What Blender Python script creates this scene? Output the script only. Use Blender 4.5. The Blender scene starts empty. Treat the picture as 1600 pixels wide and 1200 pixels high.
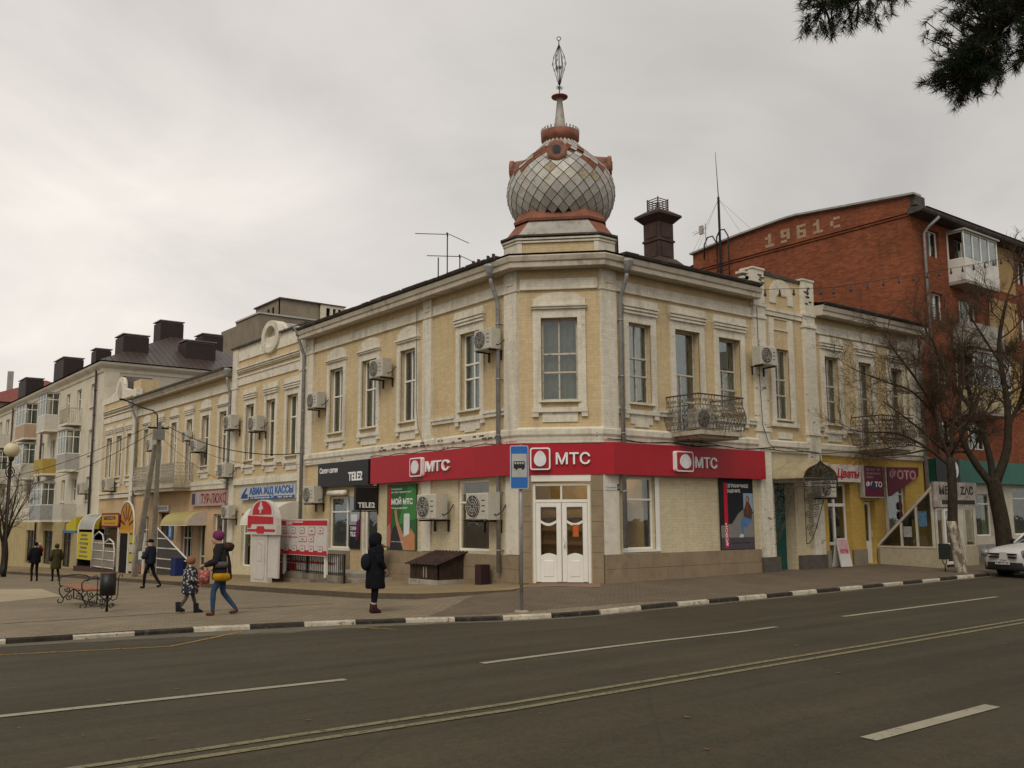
import bpy, bmesh, math, random
from mathutils import Matrix, Vector, noise
random.seed(7)
R = math.radians
scene = bpy.context.scene
COL = scene.collection

# ------------------------------------------------------------------ camera
cam = bpy.data.cameras.new('camera')
cam.sensor_width = 36.0
cam.lens = 1488.0 / 1600.0 * 36.0
cam.clip_start = 0.1
cam.clip_end = 3000.0
CAM = bpy.data.objects.new('camera', cam)
COL.objects.link(CAM)
CAM.matrix_world = Matrix(((0.78841565, -0.08154086, -0.60971457, -15.84708694),
                           (-0.61511887, -0.11326325, -0.78025651, -18.41676521),
                           (-0.00543546, 0.99021337, -0.13945584, 1.7),
                           (0, 0, 0, 1)))
scene.camera = CAM

# ------------------------------------------------------------------ sky
SUN_ELEV, SUN_AZ = 48.0, 215.0       # azimuth of the veiled sun, degrees counter-clockwise from +X
world = bpy.data.worlds.new('World')
scene.world = world
world.use_nodes = True
wn, wl = world.node_tree.nodes, world.node_tree.links
wn.clear()
w_out = wn.new('ShaderNodeOutputWorld')
w_bg = wn.new('ShaderNodeBackground')
w_bg.inputs['Strength'].default_value = 0.1
wl.new(w_bg.outputs[0], w_out.inputs[0])
sky = wn.new('ShaderNodeTexSky')
sky.sky_type = 'NISHITA'
sky.sun_disc = False
sky.sun_elevation = R(SUN_ELEV)
sky.sun_rotation = R(90.0 - SUN_AZ)
sky.dust_density = 4.0
tc = wn.new('ShaderNodeTexCoord')
sep = wn.new('ShaderNodeSeparateXYZ')
wl.new(tc.outputs['Generated'], sep.inputs[0])
def wmath(op, a, b=None, clamp=False):
    n = wn.new('ShaderNodeMath'); n.operation = op; n.use_clamp = clamp
    for i, v in enumerate((a, b)):
        if v is None: continue
        if isinstance(v, (int, float)): n.inputs[i].default_value = v
        else: wl.new(v, n.inputs[i])
    return n.outputs[0]
zz = wmath('ADD', wmath('MAXIMUM', sep.outputs[2], 0.0), 0.22)
cx = wmath('DIVIDE', sep.outputs[0], zz)
cy = wmath('DIVIDE', sep.outputs[1], zz)
comb = wn.new('ShaderNodeCombineXYZ')
wl.new(cx, comb.inputs[0]); wl.new(cy, comb.inputs[1])
def wnoise(scale, detail, rough, dist, off):
    mp = wn.new('ShaderNodeMapping'); mp.inputs['Location'].default_value = off
    wl.new(comb.outputs[0], mp.inputs[0])
    n = wn.new('ShaderNodeTexNoise'); n.inputs['Scale'].default_value = scale
    n.inputs['Detail'].default_value = detail; n.inputs['Roughness'].default_value = rough
    n.inputs['Distortion'].default_value = dist
    wl.new(mp.outputs[0], n.inputs['Vector'])
    return n.outputs[0]
n1 = wnoise(0.55, 4.0, 0.5, 0.5, (3.1, 0.4, 0))
n2 = wnoise(1.5, 6.0, 0.55, 0.6, (1.3, 7.7, 0))
cl = wmath('ADD', wmath('MULTIPLY', n1, 0.68), wmath('MULTIPLY', n2, 0.32))
ramp = wn.new('ShaderNodeValToRGB')
ramp.color_ramp.elements[0].position = 0.38
ramp.color_ramp.elements[0].color = (5.3, 5.08, 4.82, 1)
ramp.color_ramp.elements[1].position = 0.64
ramp.color_ramp.elements[1].color = (8.3, 7.85, 7.3, 1)
wl.new(cl, ramp.inputs[0])
# the cloud is thinner where the sun stands behind it, low to the left
dotn = wn.new('ShaderNodeVectorMath'); dotn.operation = 'DOT_PRODUCT'
wl.new(tc.outputs['Generated'], dotn.inputs[0]); dotn.inputs[1].default_value = (0.2607, 0.9150, 0.3079)
glow = wmath('POWER', wmath('MAXIMUM', dotn.outputs['Value'], 0.0), 22.0)
glow = wmath('MULTIPLY', glow, wmath('ADD', wmath('MULTIPLY', n2, 0.6), 0.3))
lit = wn.new('ShaderNodeMixRGB'); lit.blend_type = 'ADD'; lit.inputs[2].default_value = (3.9, 3.5, 3.1, 1)
wl.new(glow, lit.inputs[0]); wl.new(ramp.outputs[0], lit.inputs[1])
mixs = wn.new('ShaderNodeMixRGB')
mixs.inputs[0].default_value = 0.93
wl.new(sky.outputs[0], mixs.inputs[1])
wl.new(lit.outputs[0], mixs.inputs[2])
wl.new(mixs.outputs[0], w_bg.inputs['Color'])

# ------------------------------------------------------------------ the veiled sun
sun = bpy.data.lights.new('sun', 'SUN')
sun.energy = 1.5
sun.angle = R(35)
sun.color = (1.0, 0.92, 0.79)
SUN = bpy.data.objects.new('sun', sun)
COL.objects.link(SUN)
sd = Vector((math.cos(R(SUN_AZ)) * math.cos(R(SUN_ELEV)), math.sin(R(SUN_AZ)) * math.cos(R(SUN_ELEV)), math.sin(R(SUN_ELEV))))
SUN.rotation_euler = sd.to_track_quat('Z', 'Y').to_euler()

vs = scene.view_settings
vs.view_transform = 'Standard'
vs.look = 'None'
vs.exposure = 0.0
vs.gamma = 1.0
vs.use_curve_mapping = False
scene.cycles.max_bounces = 6
scene.cycles.transparent_max_bounces = 12
scene.cycles.use_denoising = True

# ------------------------------------------------------------------ helpers
def tag(o, label=None, cat=None, group=None, kind=None):
    if label: o['label'] = label
    if cat: o['category'] = cat
    if group: o['group'] = group
    if kind: o['kind'] = kind
    return o

def empty(name, loc=(0, 0, 0), rz=0.0, label=None, cat=None, group=None):
    o = bpy.data.objects.new(name, None)
    COL.objects.link(o)
    o.location = loc
    o.rotation_euler = (0, 0, rz)
    o.empty_display_size = 0.2
    return tag(o, label, cat, group)

class MB:
    """collects faces; build() links them as one mesh object"""
    def __init__(s): s.v = []; s.f = []; s.m = []; s.sm = []; s.mi = 0; s.smooth = False
    def add(s, vs, fs):
        b = len(s.v); s.v.extend(tuple(p) for p in vs)
        for f in fs: s.f.append(tuple(b + i for i in f)); s.m.append(s.mi); s.sm.append(s.smooth)
        return s
    def box(s, x0, x1, y0, y1, z0, z1, M=None):
        vs = [Vector(p) for p in ((x0, y0, z0), (x1, y0, z0), (x1, y1, z0), (x0, y1, z0), (x0, y0, z1), (x1, y0, z1), (x1, y1, z1), (x0, y1, z1))]
        if M: vs = [M @ p for p in vs]
        return s.add(vs, ((0, 3, 2, 1), (4, 5, 6, 7), (0, 1, 5, 4), (1, 2, 6, 5), (2, 3, 7, 6), (3, 0, 4, 7)))
    def bbox(s, x0, x1, y0, y1, z0, z1, b=0.02):
        """box with the front (low y) edges chamfered"""
        vs = [(x0, y1, z0), (x1, y1, z0), (x1, y1, z1), (x0, y1, z1), (x0, y0 + b, z0), (x1, y0 + b, z0), (x1, y0 + b, z1), (x0, y0 + b, z1),
              (x0 + b, y0, z0 + b), (x1 - b, y0, z0 + b), (x1 - b, y0, z1 - b), (x0 + b, y0, z1 - b)]
        return s.add(vs, ((0, 3, 2, 1), (0, 1, 5, 4), (1, 2, 6, 5), (2, 3, 7, 6), (3, 0, 4, 7), (4, 5, 9, 8), (5, 6, 10, 9), (6, 7, 11, 10), (7, 4, 8, 11), (8, 9, 10, 11)))
    def poly(s, pts, y0, y1):
        """polygon in the XZ plane (counter-clockwise seen from -Y) given thickness along Y"""
        n = len(pts)
        vs = [(p[0], y0, p[1]) for p in pts] + [(p[0], y1, p[1]) for p in pts]
        fs = [tuple(range(n)), tuple(reversed(range(n, 2 * n)))]
        for i in range(n): j = (i + 1) % n; fs.append((j, i, n + i, n + j))
        return s.add(vs, fs)
    def hpoly(s, pts, z0, z1):
        """polygon in the XY plane (counter-clockwise seen from above) given thickness along Z; z may be functions"""
        n = len(pts)
        g0 = z0 if callable(z0) else (lambda x, y: z0)
        g1 = z1 if callable(z1) else (lambda x, y: z1)
        vs = [(p[0], p[1], g0(*p)) for p in pts] + [(p[0], p[1], g1(*p)) for p in pts]
        fs = [tuple(reversed(range(n))), tuple(range(n, 2 * n))]
        for i in range(n): j = (i + 1) % n; fs.append((i, j, n + j, n + i))
        return s.add(vs, fs)
    def sweep(s, prof, u0, u1, y=0.0, z=0.0):
        """profile of (outward, height) swept along X; outward is -Y"""
        n = len(prof)
        vs = [(u0, y - p[0], z + p[1]) for p in prof] + [(u1, y - p[0], z + p[1]) for p in prof]
        fs = [tuple(reversed(range(n))), tuple(range(n, 2 * n))]
        for i in range(n): j = (i + 1) % n; fs.append((i, j, n + j, n + i))
        return s.add(vs, fs)
    def tube(s, pts, r, n=6, r1=None, cap=True):
        pts = [Vector(p) for p in pts]
        k = len(pts); vs = []; fs = []
        rs = r if isinstance(r, (list, tuple)) else [r + ((r1 if r1 is not None else r) - r) * i / max(1, k - 1) for i in range(k)]
        up = None
        for i, p in enumerate(pts):
            t = (pts[min(i + 1, k - 1)] - pts[max(i - 1, 0)])
            if t.length < 1e-9: t = Vector((0, 0, 1))
            t.normalize()
            if up is None:
                a = Vector((0, 0, 1)) if abs(t.z) < 0.9 else Vector((1, 0, 0))
                up = t.cross(a).normalized()
            else:
                up = (up - t * up.dot(t))
                if up.length < 1e-6: up = t.orthogonal()
                up.normalize()
            w = t.cross(up)
            for j in range(n):
                a = 2 * math.pi * j / n
                vs.append(p + (up * math.cos(a) + w * math.sin(a)) * rs[i])
        for i in range(k - 1):
            for j in range(n):
                a, b = i * n + j, i * n + (j + 1) % n
                fs.append((a, b, b + n, a + n))
        if cap: fs.append(tuple(reversed(range(n)))); fs.append(tuple(range((k - 1) * n, k * n)))
        return s.add(vs, fs)
    def lathe(s, prof, n=24, c=(0, 0), cap=True, a0=0.0):
        k = len(prof); vs = []; fs = []
        for r, z in prof:
            for j in range(n):
                a = a0 + 2 * math.pi * j / n
                vs.append((c[0] + r * math.cos(a), c[1] + r * math.sin(a), z))
        for i in range(k - 1):
            for j in range(n):
                a, b = i * n + j, i * n + (j + 1) % n
                fs.append((a, b, b + n, a + n))
        if cap: fs.append(tuple(reversed(range(n)))); fs.append(tuple(range((k - 1) * n, k * n)))
        return s.add(vs, fs)
    def rings(s, rings, cap=True):
        """loft through rings of equal vertex count"""
        n = len(rings[0]); vs = [p for r in rings for p in r]; fs = []
        for i in range(len(rings) - 1):
            for j in range(n):
                a, b = i * n + j, i * n + (j + 1) % n
                fs.append((a, b, b + n, a + n))
        if cap: fs.append(tuple(reversed(range(n)))); fs.append(tuple(range((len(rings) - 1) * n, len(rings) * n)))
        return s.add(vs, fs)
    def sphere(s, c, rx, ry=None, rz=None, n=12, k=8):
        ry = rx if ry is None else ry; rz = rx if rz is None else rz
        rg = []
        for i in range(k + 1):
            t = math.pi * i / k; t = min(max(t, 0.05), math.pi - 0.05)
            rg.append([(c[0] + rx * math.sin(t) * math.cos(2 * math.pi * j / n), c[1] + ry * math.sin(t) * math.sin(2 * math.pi * j / n), c[2] - rz * math.cos(t)) for j in range(n)])
        return s.rings(rg)
    def xform(s, M): s.v = [tuple(M @ Vector(p)) for p in s.v]; return s
    def mesh(s, name, mats):
        me = bpy.data.meshes.new(name)
        me.from_pydata(s.v, [], s.f)
        for m in (mats if isinstance(mats, (list, tuple)) else [mats]): me.materials.append(m)
        me.polygons.foreach_set('material_index', s.m)
        me.polygons.foreach_set('use_smooth', s.sm)
        me.update()
        return me
    def build(s, name, mats, parent=None, M=None):
        return put(name, s.mesh(name, mats), parent, M)

def put(name, me, parent=None, M=None):
    o = bpy.data.objects.new(name, me)
    COL.objects.link(o)
    if parent is not None: o.parent = parent
    if M is not None: o.matrix_local = M
    return o

def T(x, y=0.0, z=0.0): return Matrix.Translation((x, y, z))
def RZ(a): return Matrix.Rotation(a, 4, 'Z')
def children(o): return [c for c in bpy.data.objects if c.parent == o]
def copy_tree(o, kids, parent=None):
    """kids: {object: [children]} for the tree of o"""
    c = o.copy(); COL.objects.link(c); c.parent = parent
    for k in kids.get(o, ()): copy_tree(k, kids, c)
    return c
def kidmap(o):
    m = {}
    def go(p):
        m[p] = children(p)
        for q in m[p]: go(q)
    go(o)
    return m
def ss(t): t = min(1.0, max(0.0, t)); return t * t * (3 - 2 * t)

def text_mesh(body, size, mat, extrude=0.0, offset=0.0, align='LEFT', width=None, height=None, shear=0.0, M=None, name='lettering', parent=None, space=1.0, line=1.0):
    """lettering standing in the XZ plane, reading along +X, facing -Y; width and height fit it to a box"""
    cu = bpy.data.curves.new(name, 'FONT')
    cu.body = body; cu.size = size; cu.extrude = extrude; cu.offset = offset; cu.align_x = align; cu.shear = shear
    cu.space_character = space; cu.space_line = line
    cu.resolution_u = 3
    o = bpy.data.objects.new(name, cu); COL.objects.link(o)
    dg = bpy.context.evaluated_depsgraph_get()
    me = bpy.data.meshes.new_from_object(o.evaluated_get(dg))
    bpy.data.objects.remove(o); bpy.data.curves.remove(cu)
    me.name = name
    xs = [v.co.x for v in me.vertices] or [0]; ys = [v.co.y for v in me.vertices] or [0]
    sx = width / max(1e-6, max(xs) - min(xs)) if width else 1.0
    sy = height / max(1e-6, max(ys) - min(ys)) if height else (sx if width else 1.0)
    if height and not width: sx = sy
    x0 = min(xs) if (width or height) else 0.0; y0 = min(ys) if (width or height) else 0.0
    if not (width or height): x0 = y0 = 0.0
    for v in me.vertices:
        x, y, z = v.co
        v.co = ((x - x0) * sx, -z, (y - y0) * sy)
    me.materials.clear(); me.materials.append(mat)
    me.update()
    return put(name, me, parent, M)

# ------------------------------------------------------------------ materials
MATS = {}
class NT:
    def __init__(s, name):
        s.mat = bpy.data.materials.new(name); s.mat.use_nodes = True
        s.n = s.mat.node_tree.nodes; s.l = s.mat.node_tree.links
        s.b = s.n['Principled BSDF']
    def node(s, t, **kw):
        n = s.n.new(t)
        for k, v in kw.items():
            if hasattr(n, k): setattr(n, k, v)
        return n
    def link(s, a, b): s.l.new(a, b)
    def coord(s, kind='Object', scale=(1, 1, 1)):
        c = s.node('ShaderNodeTexCoord'); m = s.node('ShaderNodeMapping')
        m.inputs['Scale'].default_value = scale
        s.link(c.outputs[kind], m.inputs[0]); return m.outputs[0]
    def world(s, scale=(1, 1, 1)):
        c = s.node('ShaderNodeNewGeometry'); m = s.node('ShaderNodeMapping')
        m.inputs['Scale'].default_value = scale
        s.link(c.outputs['Position'], m.inputs[0]); return m.outputs[0]
    def noise(s, vec, scale, detail=4, rough=0.55, dist=0.0):
        n = s.node('ShaderNodeTexNoise'); n.inputs['Scale'].default_value = scale; n.inputs['Detail'].default_value = detail
        n.inputs['Roughness'].default_value = rough; n.inputs['Distortion'].default_value = dist
        s.link(vec, n.inputs['Vector']); return n.outputs[0]
    def ramp(s, fac, stops):
        r = s.node('ShaderNodeValToRGB')
        while len(r.color_ramp.elements) < len(stops): r.color_ramp.elements.new(0.5)
        for e, (p, c) in zip(r.color_ramp.elements, stops): e.position = p; e.color = (*c, 1) if len(c) == 3 else c
        s.link(fac, r.inputs[0]); return r.outputs[0]
    def mix(s, fac, a, b, mode='MIX'):
        m = s.node('ShaderNodeMixRGB'); m.blend_type = mode
        for i, v in enumerate((fac, a, b)):
            if isinstance(v, (int, float)): m.inputs[i].default_value = v
            elif isinstance(v, tuple): m.inputs[i].default_value = (*v, 1) if len(v) == 3 else v
            else: s.link(v, m.inputs[i])
        return m.outputs[0]
    def math(s, op, a, b=None):
        m = s.node('ShaderNodeMath'); m.operation = op
        for i, v in enumerate((a, b)):
            if v is None: continue
            if isinstance(v, (int, float)): m.inputs[i].default_value = v
            else: s.link(v, m.inputs[i])
        return m.outputs[0]
    def bump(s, h, strength=0.3, dist=0.01):
        b = s.node('ShaderNodeBump'); b.inputs['Strength'].default_value = strength; b.inputs['Distance'].default_value = dist
        s.link(h, b.inputs['Height']); s.link(b.outputs[0], s.b.inputs['Normal']); return b
    def color(s, c):
        if isinstance(c, tuple): s.b.inputs['Base Color'].default_value = (*c, 1)
        else: s.link(c, s.b.inputs['Base Color'])
    def done(s, rough=0.8, spec=0.3, metal=0.0):
        s.b.inputs['Roughness'].default_value = rough; s.b.inputs['Specular IOR Level'].default_value = spec; s.b.inputs['Metallic'].default_value = metal
        return s.mat

def plain(name, c, rough=0.6, spec=0.3, metal=0.0, var=0.18, scale=3.0, emit=None, dirt=None, bump=0.0):
    """paint, plastic or metal with uneven tone"""
    if name in MATS: return MATS[name]
    t = NT(name)
    v = t.world()
    n = t.noise(v, scale, 5, 0.6)
    lo = tuple(max(0, x * (1 - var)) for x in c); hi = tuple(min(1, x * (1 + var * 0.7)) for x in c)
    col = t.ramp(n, [(0.3, lo), (0.7, hi)])
    if dirt:
        n2 = t.noise(v, scale * 2.3, 6, 0.65)
        f = t.ramp(n2, [(0.52, (0, 0, 0)), (0.66, (1, 1, 1))])
        col = t.mix(t.math('MULTIPLY', f, dirt[1]), col, dirt[0])
    t.color(col)
    if bump: t.bump(t.noise(v, 60.0, 3), bump, 0.004)
    if emit:
        t.b.inputs['Emission Color'].default_value = (*emit[0], 1); t.b.inputs['Emission Strength'].default_value = emit[1]
    MATS[name] = t.done(rough, spec, metal)
    return MATS[name]

def wallcoord(t):
    """(along wall, height) from object coordinates, turning round returns"""
    c = t.node('ShaderNodeTexCoord'); sp = t.node('ShaderNodeSeparateXYZ'); t.link(c.outputs['Object'], sp.inputs[0])
    cb = t.node('ShaderNodeCombineXYZ')
    t.link(t.math('ADD', sp.outputs[0], sp.outputs[1]), cb.inputs[0]); t.link(sp.outputs[2], cb.inputs[1])
    return cb.outputs[0], sp

def brickpaint(name, c, c2, grime=(0.25, 0.22, 0.17), gamt=0.5, chips=None, camt=0.0, bump=0.32, mortar=0.93, bw=0.26, bh=0.078, vary=0.06):
    """painted brickwork: courses as fine relief, streaks and wear"""
    t = NT(name)
    v, sp = wallcoord(t)
    br = t.node('ShaderNodeTexBrick')
    br.inputs['Scale'].default_value = 1.0
    br.inputs['Mortar Size'].default_value = 0.009; br.inputs['Mortar Smooth'].default_value = 0.35
    br.inputs['Brick Width'].default_value = bw; br.inputs['Row Height'].default_value = bh
    br.inputs['Color1'].default_value = (1 - vary, 1 - vary, 1 - vary, 1); br.inputs['Color2'].default_value = (1 + vary, 1 + vary, 1 + vary, 1); br.inputs['Mortar'].default_value = (mortar, mortar, mortar, 1)
    br.inputs['Bias'].default_value = 0.0
    t.link(v, br.inputs['Vector'])
    w = t.world()
    n1 = t.noise(w, 0.7, 6, 0.6)
    base = t.ramp(n1, [(0.3, c), (0.7, c2)])
    n3 = t.noise(w, 9.0, 4, 0.6)
    base = t.mix(1.0, base, t.ramp(n3, [(0.3, (0.9, 0.9, 0.9)), (0.7, (1.06, 1.06, 1.06))]), 'MULTIPLY')
    base = t.mix(1.0, base, br.outputs[0], 'MULTIPLY')
    ws = t.world((3.0, 3.0, 0.35))
    st = t.noise(ws, 1.3, 6, 0.65)
    f = t.ramp(st, [(0.5, (0, 0, 0)), (0.75, (1, 1, 1))])
    base = t.mix(t.math('MULTIPLY', f, gamt), base, grime)
    if chips:
        cn = t.noise(t.world((1, 1, 2.2)), 2.6, 8, 0.72)
        f2 = t.ramp(cn, [(0.615, (0, 0, 0)), (0.65, (1, 1, 1))])
        base = t.mix(t.math('MULTIPLY', f2, camt), base, chips)
    t.color(base)
    t.bump(t.math('ADD', t.math('SUBTRACT', 1.0, br.outputs[1]), t.math('MULTIPLY', n3, 0.6)), bump, 0.008)
    MATS[name] = t.done(0.9, 0.15)
    return MATS[name]

def glass_mat(name, tint, refl=0.05, rough=0.02, fres=0.5):
    """window glass: mostly clear, with the sky in it"""
    t = NT(name)
    g = t.node('ShaderNodeBsdfGlossy'); g.inputs['Roughness'].default_value = rough; g.inputs['Color'].default_value = (0.9, 0.93, 0.95, 1)
    tr = t.node('ShaderNodeBsdfTransparent'); tr.inputs['Color'].default_value = (*tint, 1)
    lw = t.node('ShaderNodeLayerWeight'); lw.inputs['Blend'].default_value = 0.35
    n = t.noise(t.world(), 2.2, 2)
    bp = t.node('ShaderNodeBump'); bp.inputs['Strength'].default_value = 0.1; bp.inputs['Distance'].default_value = 0.02
    t.link(n, bp.inputs['Height']); t.link(bp.outputs[0], g.inputs['Normal'])
    f = t.math('ADD', t.math('MULTIPLY', lw.outputs['Fresnel'], fres), refl)
    mx = t.node('ShaderNodeMixShader'); t.link(f, mx.inputs[0]); t.link(tr.outputs[0], mx.inputs[1]); t.link(g.outputs[0], mx.inputs[2])
    t.link(mx.outputs[0], t.n['Material Output'].inputs['Surface'])
    MATS[name] = t.mat
    return t.mat

M_YEL = brickpaint('yellow_painted_brick', (0.525, 0.405, 0.23), (0.595, 0.475, 0.29), (0.27, 0.21, 0.13), 0.42, (0.40, 0.33, 0.23), 0.35)
M_WHT = brickpaint('white_painted_brick', (0.60, 0.555, 0.45), (0.70, 0.655, 0.55), (0.27, 0.23, 0.175), 0.52, (0.24, 0.18, 0.12), 0.4)
M_WHTW = brickpaint('worn_white_brick', (0.60, 0.555, 0.45), (0.70, 0.66, 0.55), (0.28, 0.24, 0.18), 0.6, (0.12, 0.09, 0.065), 0.95)
M_CRM = brickpaint('cream_painted_brick', (0.53, 0.455, 0.30), (0.60, 0.525, 0.36), (0.34, 0.28, 0.19), 0.35)
M_OCH = brickpaint('ochre_painted_brick', (0.46, 0.30, 0.07), (0.53, 0.355, 0.095), (0.3, 0.2, 0.07), 0.35)
M_RED = brickpaint('red_brick', (0.185, 0.061, 0.031), (0.245, 0.082, 0.041), (0.10, 0.042, 0.026), 0.55, (0.30, 0.125, 0.065), 0.45, 0.5, 1.0, 0.26, 0.078, 0.25)
M_PLAST = plain('pale_plaster', (0.60, 0.55, 0.44), 0.9, 0.15, var=0.1, scale=0.8, dirt=((0.36, 0.31, 0.24), 0.4), bump=0.25)
M_TRIM = plain('white_trim_paint', (0.68, 0.635, 0.53), 0.85, 0.2, var=0.1, scale=2.0, dirt=((0.33, 0.28, 0.21), 0.55), bump=0.2)
M_CORN = plain('grey_cornice_paint', (0.47, 0.42, 0.335), 0.85, 0.2, var=0.16, scale=1.1, dirt=((0.2, 0.17, 0.13), 0.6), bump=0.2)
M_FRAME = plain('white_window_paint', (0.74, 0.72, 0.66), 0.5, 0.35, var=0.06)
M_OLDFR = plain('old_window_paint', (0.50, 0.455, 0.37), 0.7, 0.25, var=0.14, dirt=((0.22, 0.18, 0.14), 0.7))
M_CURT = plain('net_curtain', (0.46, 0.44, 0.39), 0.95, 0.05, var=0.15, scale=5)
M_CURT2 = plain('beige_curtain', (0.40, 0.34, 0.24), 0.95, 0.05, var=0.2, scale=6)
M_CURT3 = plain('lace_curtain', (0.55, 0.53, 0.48), 0.95, 0.05, var=0.35, scale=30)
M_DARK = plain('interior_shade', (0.022, 0.02, 0.018), 0.95, 0.05)  # near-black colour standing for the shade of interiors
M_GALV = plain('galvanised_pipe', (0.29, 0.29, 0.28), 0.5, 0.4, 0.35, var=0.2, scale=4, dirt=((0.16, 0.12, 0.09), 0.6))
M_ROOFD = plain('old_dark_roof_sheet', (0.062, 0.052, 0.046), 0.7, 0.3, 0.1, var=0.35, scale=1.4, dirt=((0.16, 0.12, 0.09), 0.6))
M_IRON = plain('black_wrought_iron', (0.018, 0.017, 0.016), 0.55, 0.4, 0.3)
M_GLASS = glass_mat('window_glass', (0.75, 0.78, 0.76))
M_SHOPGL = glass_mat('shop_glass', (0.9, 0.9, 0.87), 0.02, fres=0.3)
M_REDSIGN = plain('red_sign_panel', (0.36, 0.004, 0.014), 0.42, 0.4, var=0.1, scale=1.2)
M_WSIGN = plain('white_sign_letter', (0.78, 0.78, 0.78), 0.4, 0.4, var=0.03)
M_BSIGN = plain('black_sign_panel', (0.012, 0.012, 0.012), 0.45, 0.4, var=0.1)
M_CONC = plain('concrete', (0.34, 0.31, 0.26), 0.95, 0.15, var=0.2, scale=2, dirt=((0.17, 0.15, 0.12), 0.6), bump=0.4)
M_BROWN = plain('brown_stone_tile', (0.255, 0.195, 0.125), 0.75, 0.25, var=0.14, scale=1.6, dirt=((0.17, 0.13, 0.085), 0.5), bump=0.2)
# ------------------------------------------------------------------ the ground
def gz(x, y):
    """height of the paving: level on the street side, falling along the side street"""
    z = -0.028 * min(max(0.0, y), 70.0) - 0.035 * min(max(0.0, -y), 4.3)
    if x < 0: z -= 0.2 * ss(-x / 4.5)
    elif y < 1: z += 0.006 * min(x, 30.0)
    return z

KERB = [(-60.0, 2.4), (-30.0, 0.9), (-18.0, -0.12), (-12.61, -0.61), (-11.5, -0.72), (-9.55, -0.93), (-8.65, -1.09), (-6.82, -1.45), (-5.13, -2.0), (-4.09, -2.44), (-3.23, -2.95),
        (-1.89, -3.65), (-0.4, -3.93), (3.0, -4.0), (8.0, -4.0), (13.82, -3.97), (40.0, -3.9), (140.0, -3.8)]
def kerb_y(x):
    for (a, b), (c, d) in zip(KERB, KERB[1:]):
        if a <= x <= c: return b + (d - b) * (x - a) / (c - a)
    return KERB[0][1] if x < KERB[0][0] else KERB[-1][1]
KERB_H = 0.085
ROAD_S = -16.4      # near edge of the carriageway
def rz(x, y):
    """height of the carriageway"""
    ky = kerb_y(x)
    e = gz(x, ky) - KERB_H
    c = -0.17
    t = ss((ky - y) / 7.0)
    z = e + (c - e) * t
    if y < -11: z = c - 0.02 * min(5.4, -11 - y)
    return z

def grid_mesh(name, xs, rows, fz, mat, kind='structure'):
    """sheet over columns xs; rows(x) gives the y values of a column"""
    vs, fs = [], []
    n = None
    for x in xs:
        ys = rows(x); n = len(ys)
        for y in ys: vs.append((x, y, fz(x, y)))
    for i in range(len(xs) - 1):
        for j in range(n - 1):
            a = i * n + j; fs.append((a, a + n, a + n + 1, a + 1))
    b = MB(); b.smooth = True; b.add(vs, fs)
    return tag(b.build(name, mat), kind=kind)

def frange(a, b, n): return [a + (b - a) * i / n for i in range(n + 1)]

# terrain to the horizon
t = NT('bare_ground'); t.color(t.ramp(t.noise(t.world(), 0.05, 5), [(0.3, (0.06, 0.055, 0.045)), (0.7, (0.12, 0.11, 0.09))])); M_SOIL = t.done(0.95, 0.1)
tag(MB().add([(-1500, -1500, -3.2), (1500, -1500, -3.2), (1500, 1500, -3.2), (-1500, 1500, -3.2)], [(0, 1, 2, 3)]).build('ground', M_SOIL), kind='structure')

# asphalt
t = NT('asphalt')
w = t.world()
n = t.noise(w, 0.22, 5, 0.6); n2 = t.noise(w, 70.0, 3, 0.7); n3 = t.noise(t.world((0.12, 1.6, 1)), 1.1, 5, 0.6); n4 = t.noise(w, 1.6, 6, 0.6)
col = t.ramp(n, [(0.3, (0.046, 0.037, 0.0215)), (0.72, (0.061, 0.050, 0.030))])
col = t.mix(0.75, col, t.ramp(n3, [(0.33, (0.70, 0.70, 0.70)), (0.68, (1.25, 1.24, 1.22))]), 'MULTIPLY')
col = t.mix(0.55, col, t.ramp(n4, [(0.35, (0.85, 0.85, 0.85)), (0.68, (1.1, 1.1, 1.1))]), 'MULTIPLY')
col = t.mix(0.6, col, t.ramp(n2, [(0.35, (0.45, 0.45, 0.45)), (0.7, (1.6, 1.58, 1.53))]), 'MULTIPLY')
n5 = t.noise(w, 11.0, 5, 0.7)
col = t.mix(0.6, col, t.ramp(n5, [(0.35, (0.72, 0.72, 0.72)), (0.68, (1.28, 1.27, 1.25))]), 'MULTIPLY')
vo = t.node('ShaderNodeTexVoronoi'); vo.feature = 'DISTANCE_TO_EDGE'; vo.inputs['Scale'].default_value = 0.16
vw = t.mix(0.12, w, t.node('ShaderNodeTexNoise').outputs['Color'], 'ADD'); t.link(vw, vo.inputs['Vector'])
crk = t.ramp(vo.outputs[0], [(0.0, (1, 1, 1)), (0.004, (0, 0, 0))])
col = t.mix(t.math('MULTIPLY', crk, 0.35), col, (0.025, 0.022, 0.018))
t.color(col); t.bump(n2, 0.35, 0.006)
M_ASPH = t.done(0.88, 0.25)
xs = sorted(set(frange(-60, -14, 12) + frange(-14, 16, 60) + frange(16, 140, 24)))
grid_mesh('road', xs, lambda x: [ROAD_S + (kerb_y(x) + 0.03 - ROAD_S) * k / 24.0 for k in range(25)], rz, M_ASPH)
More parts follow.
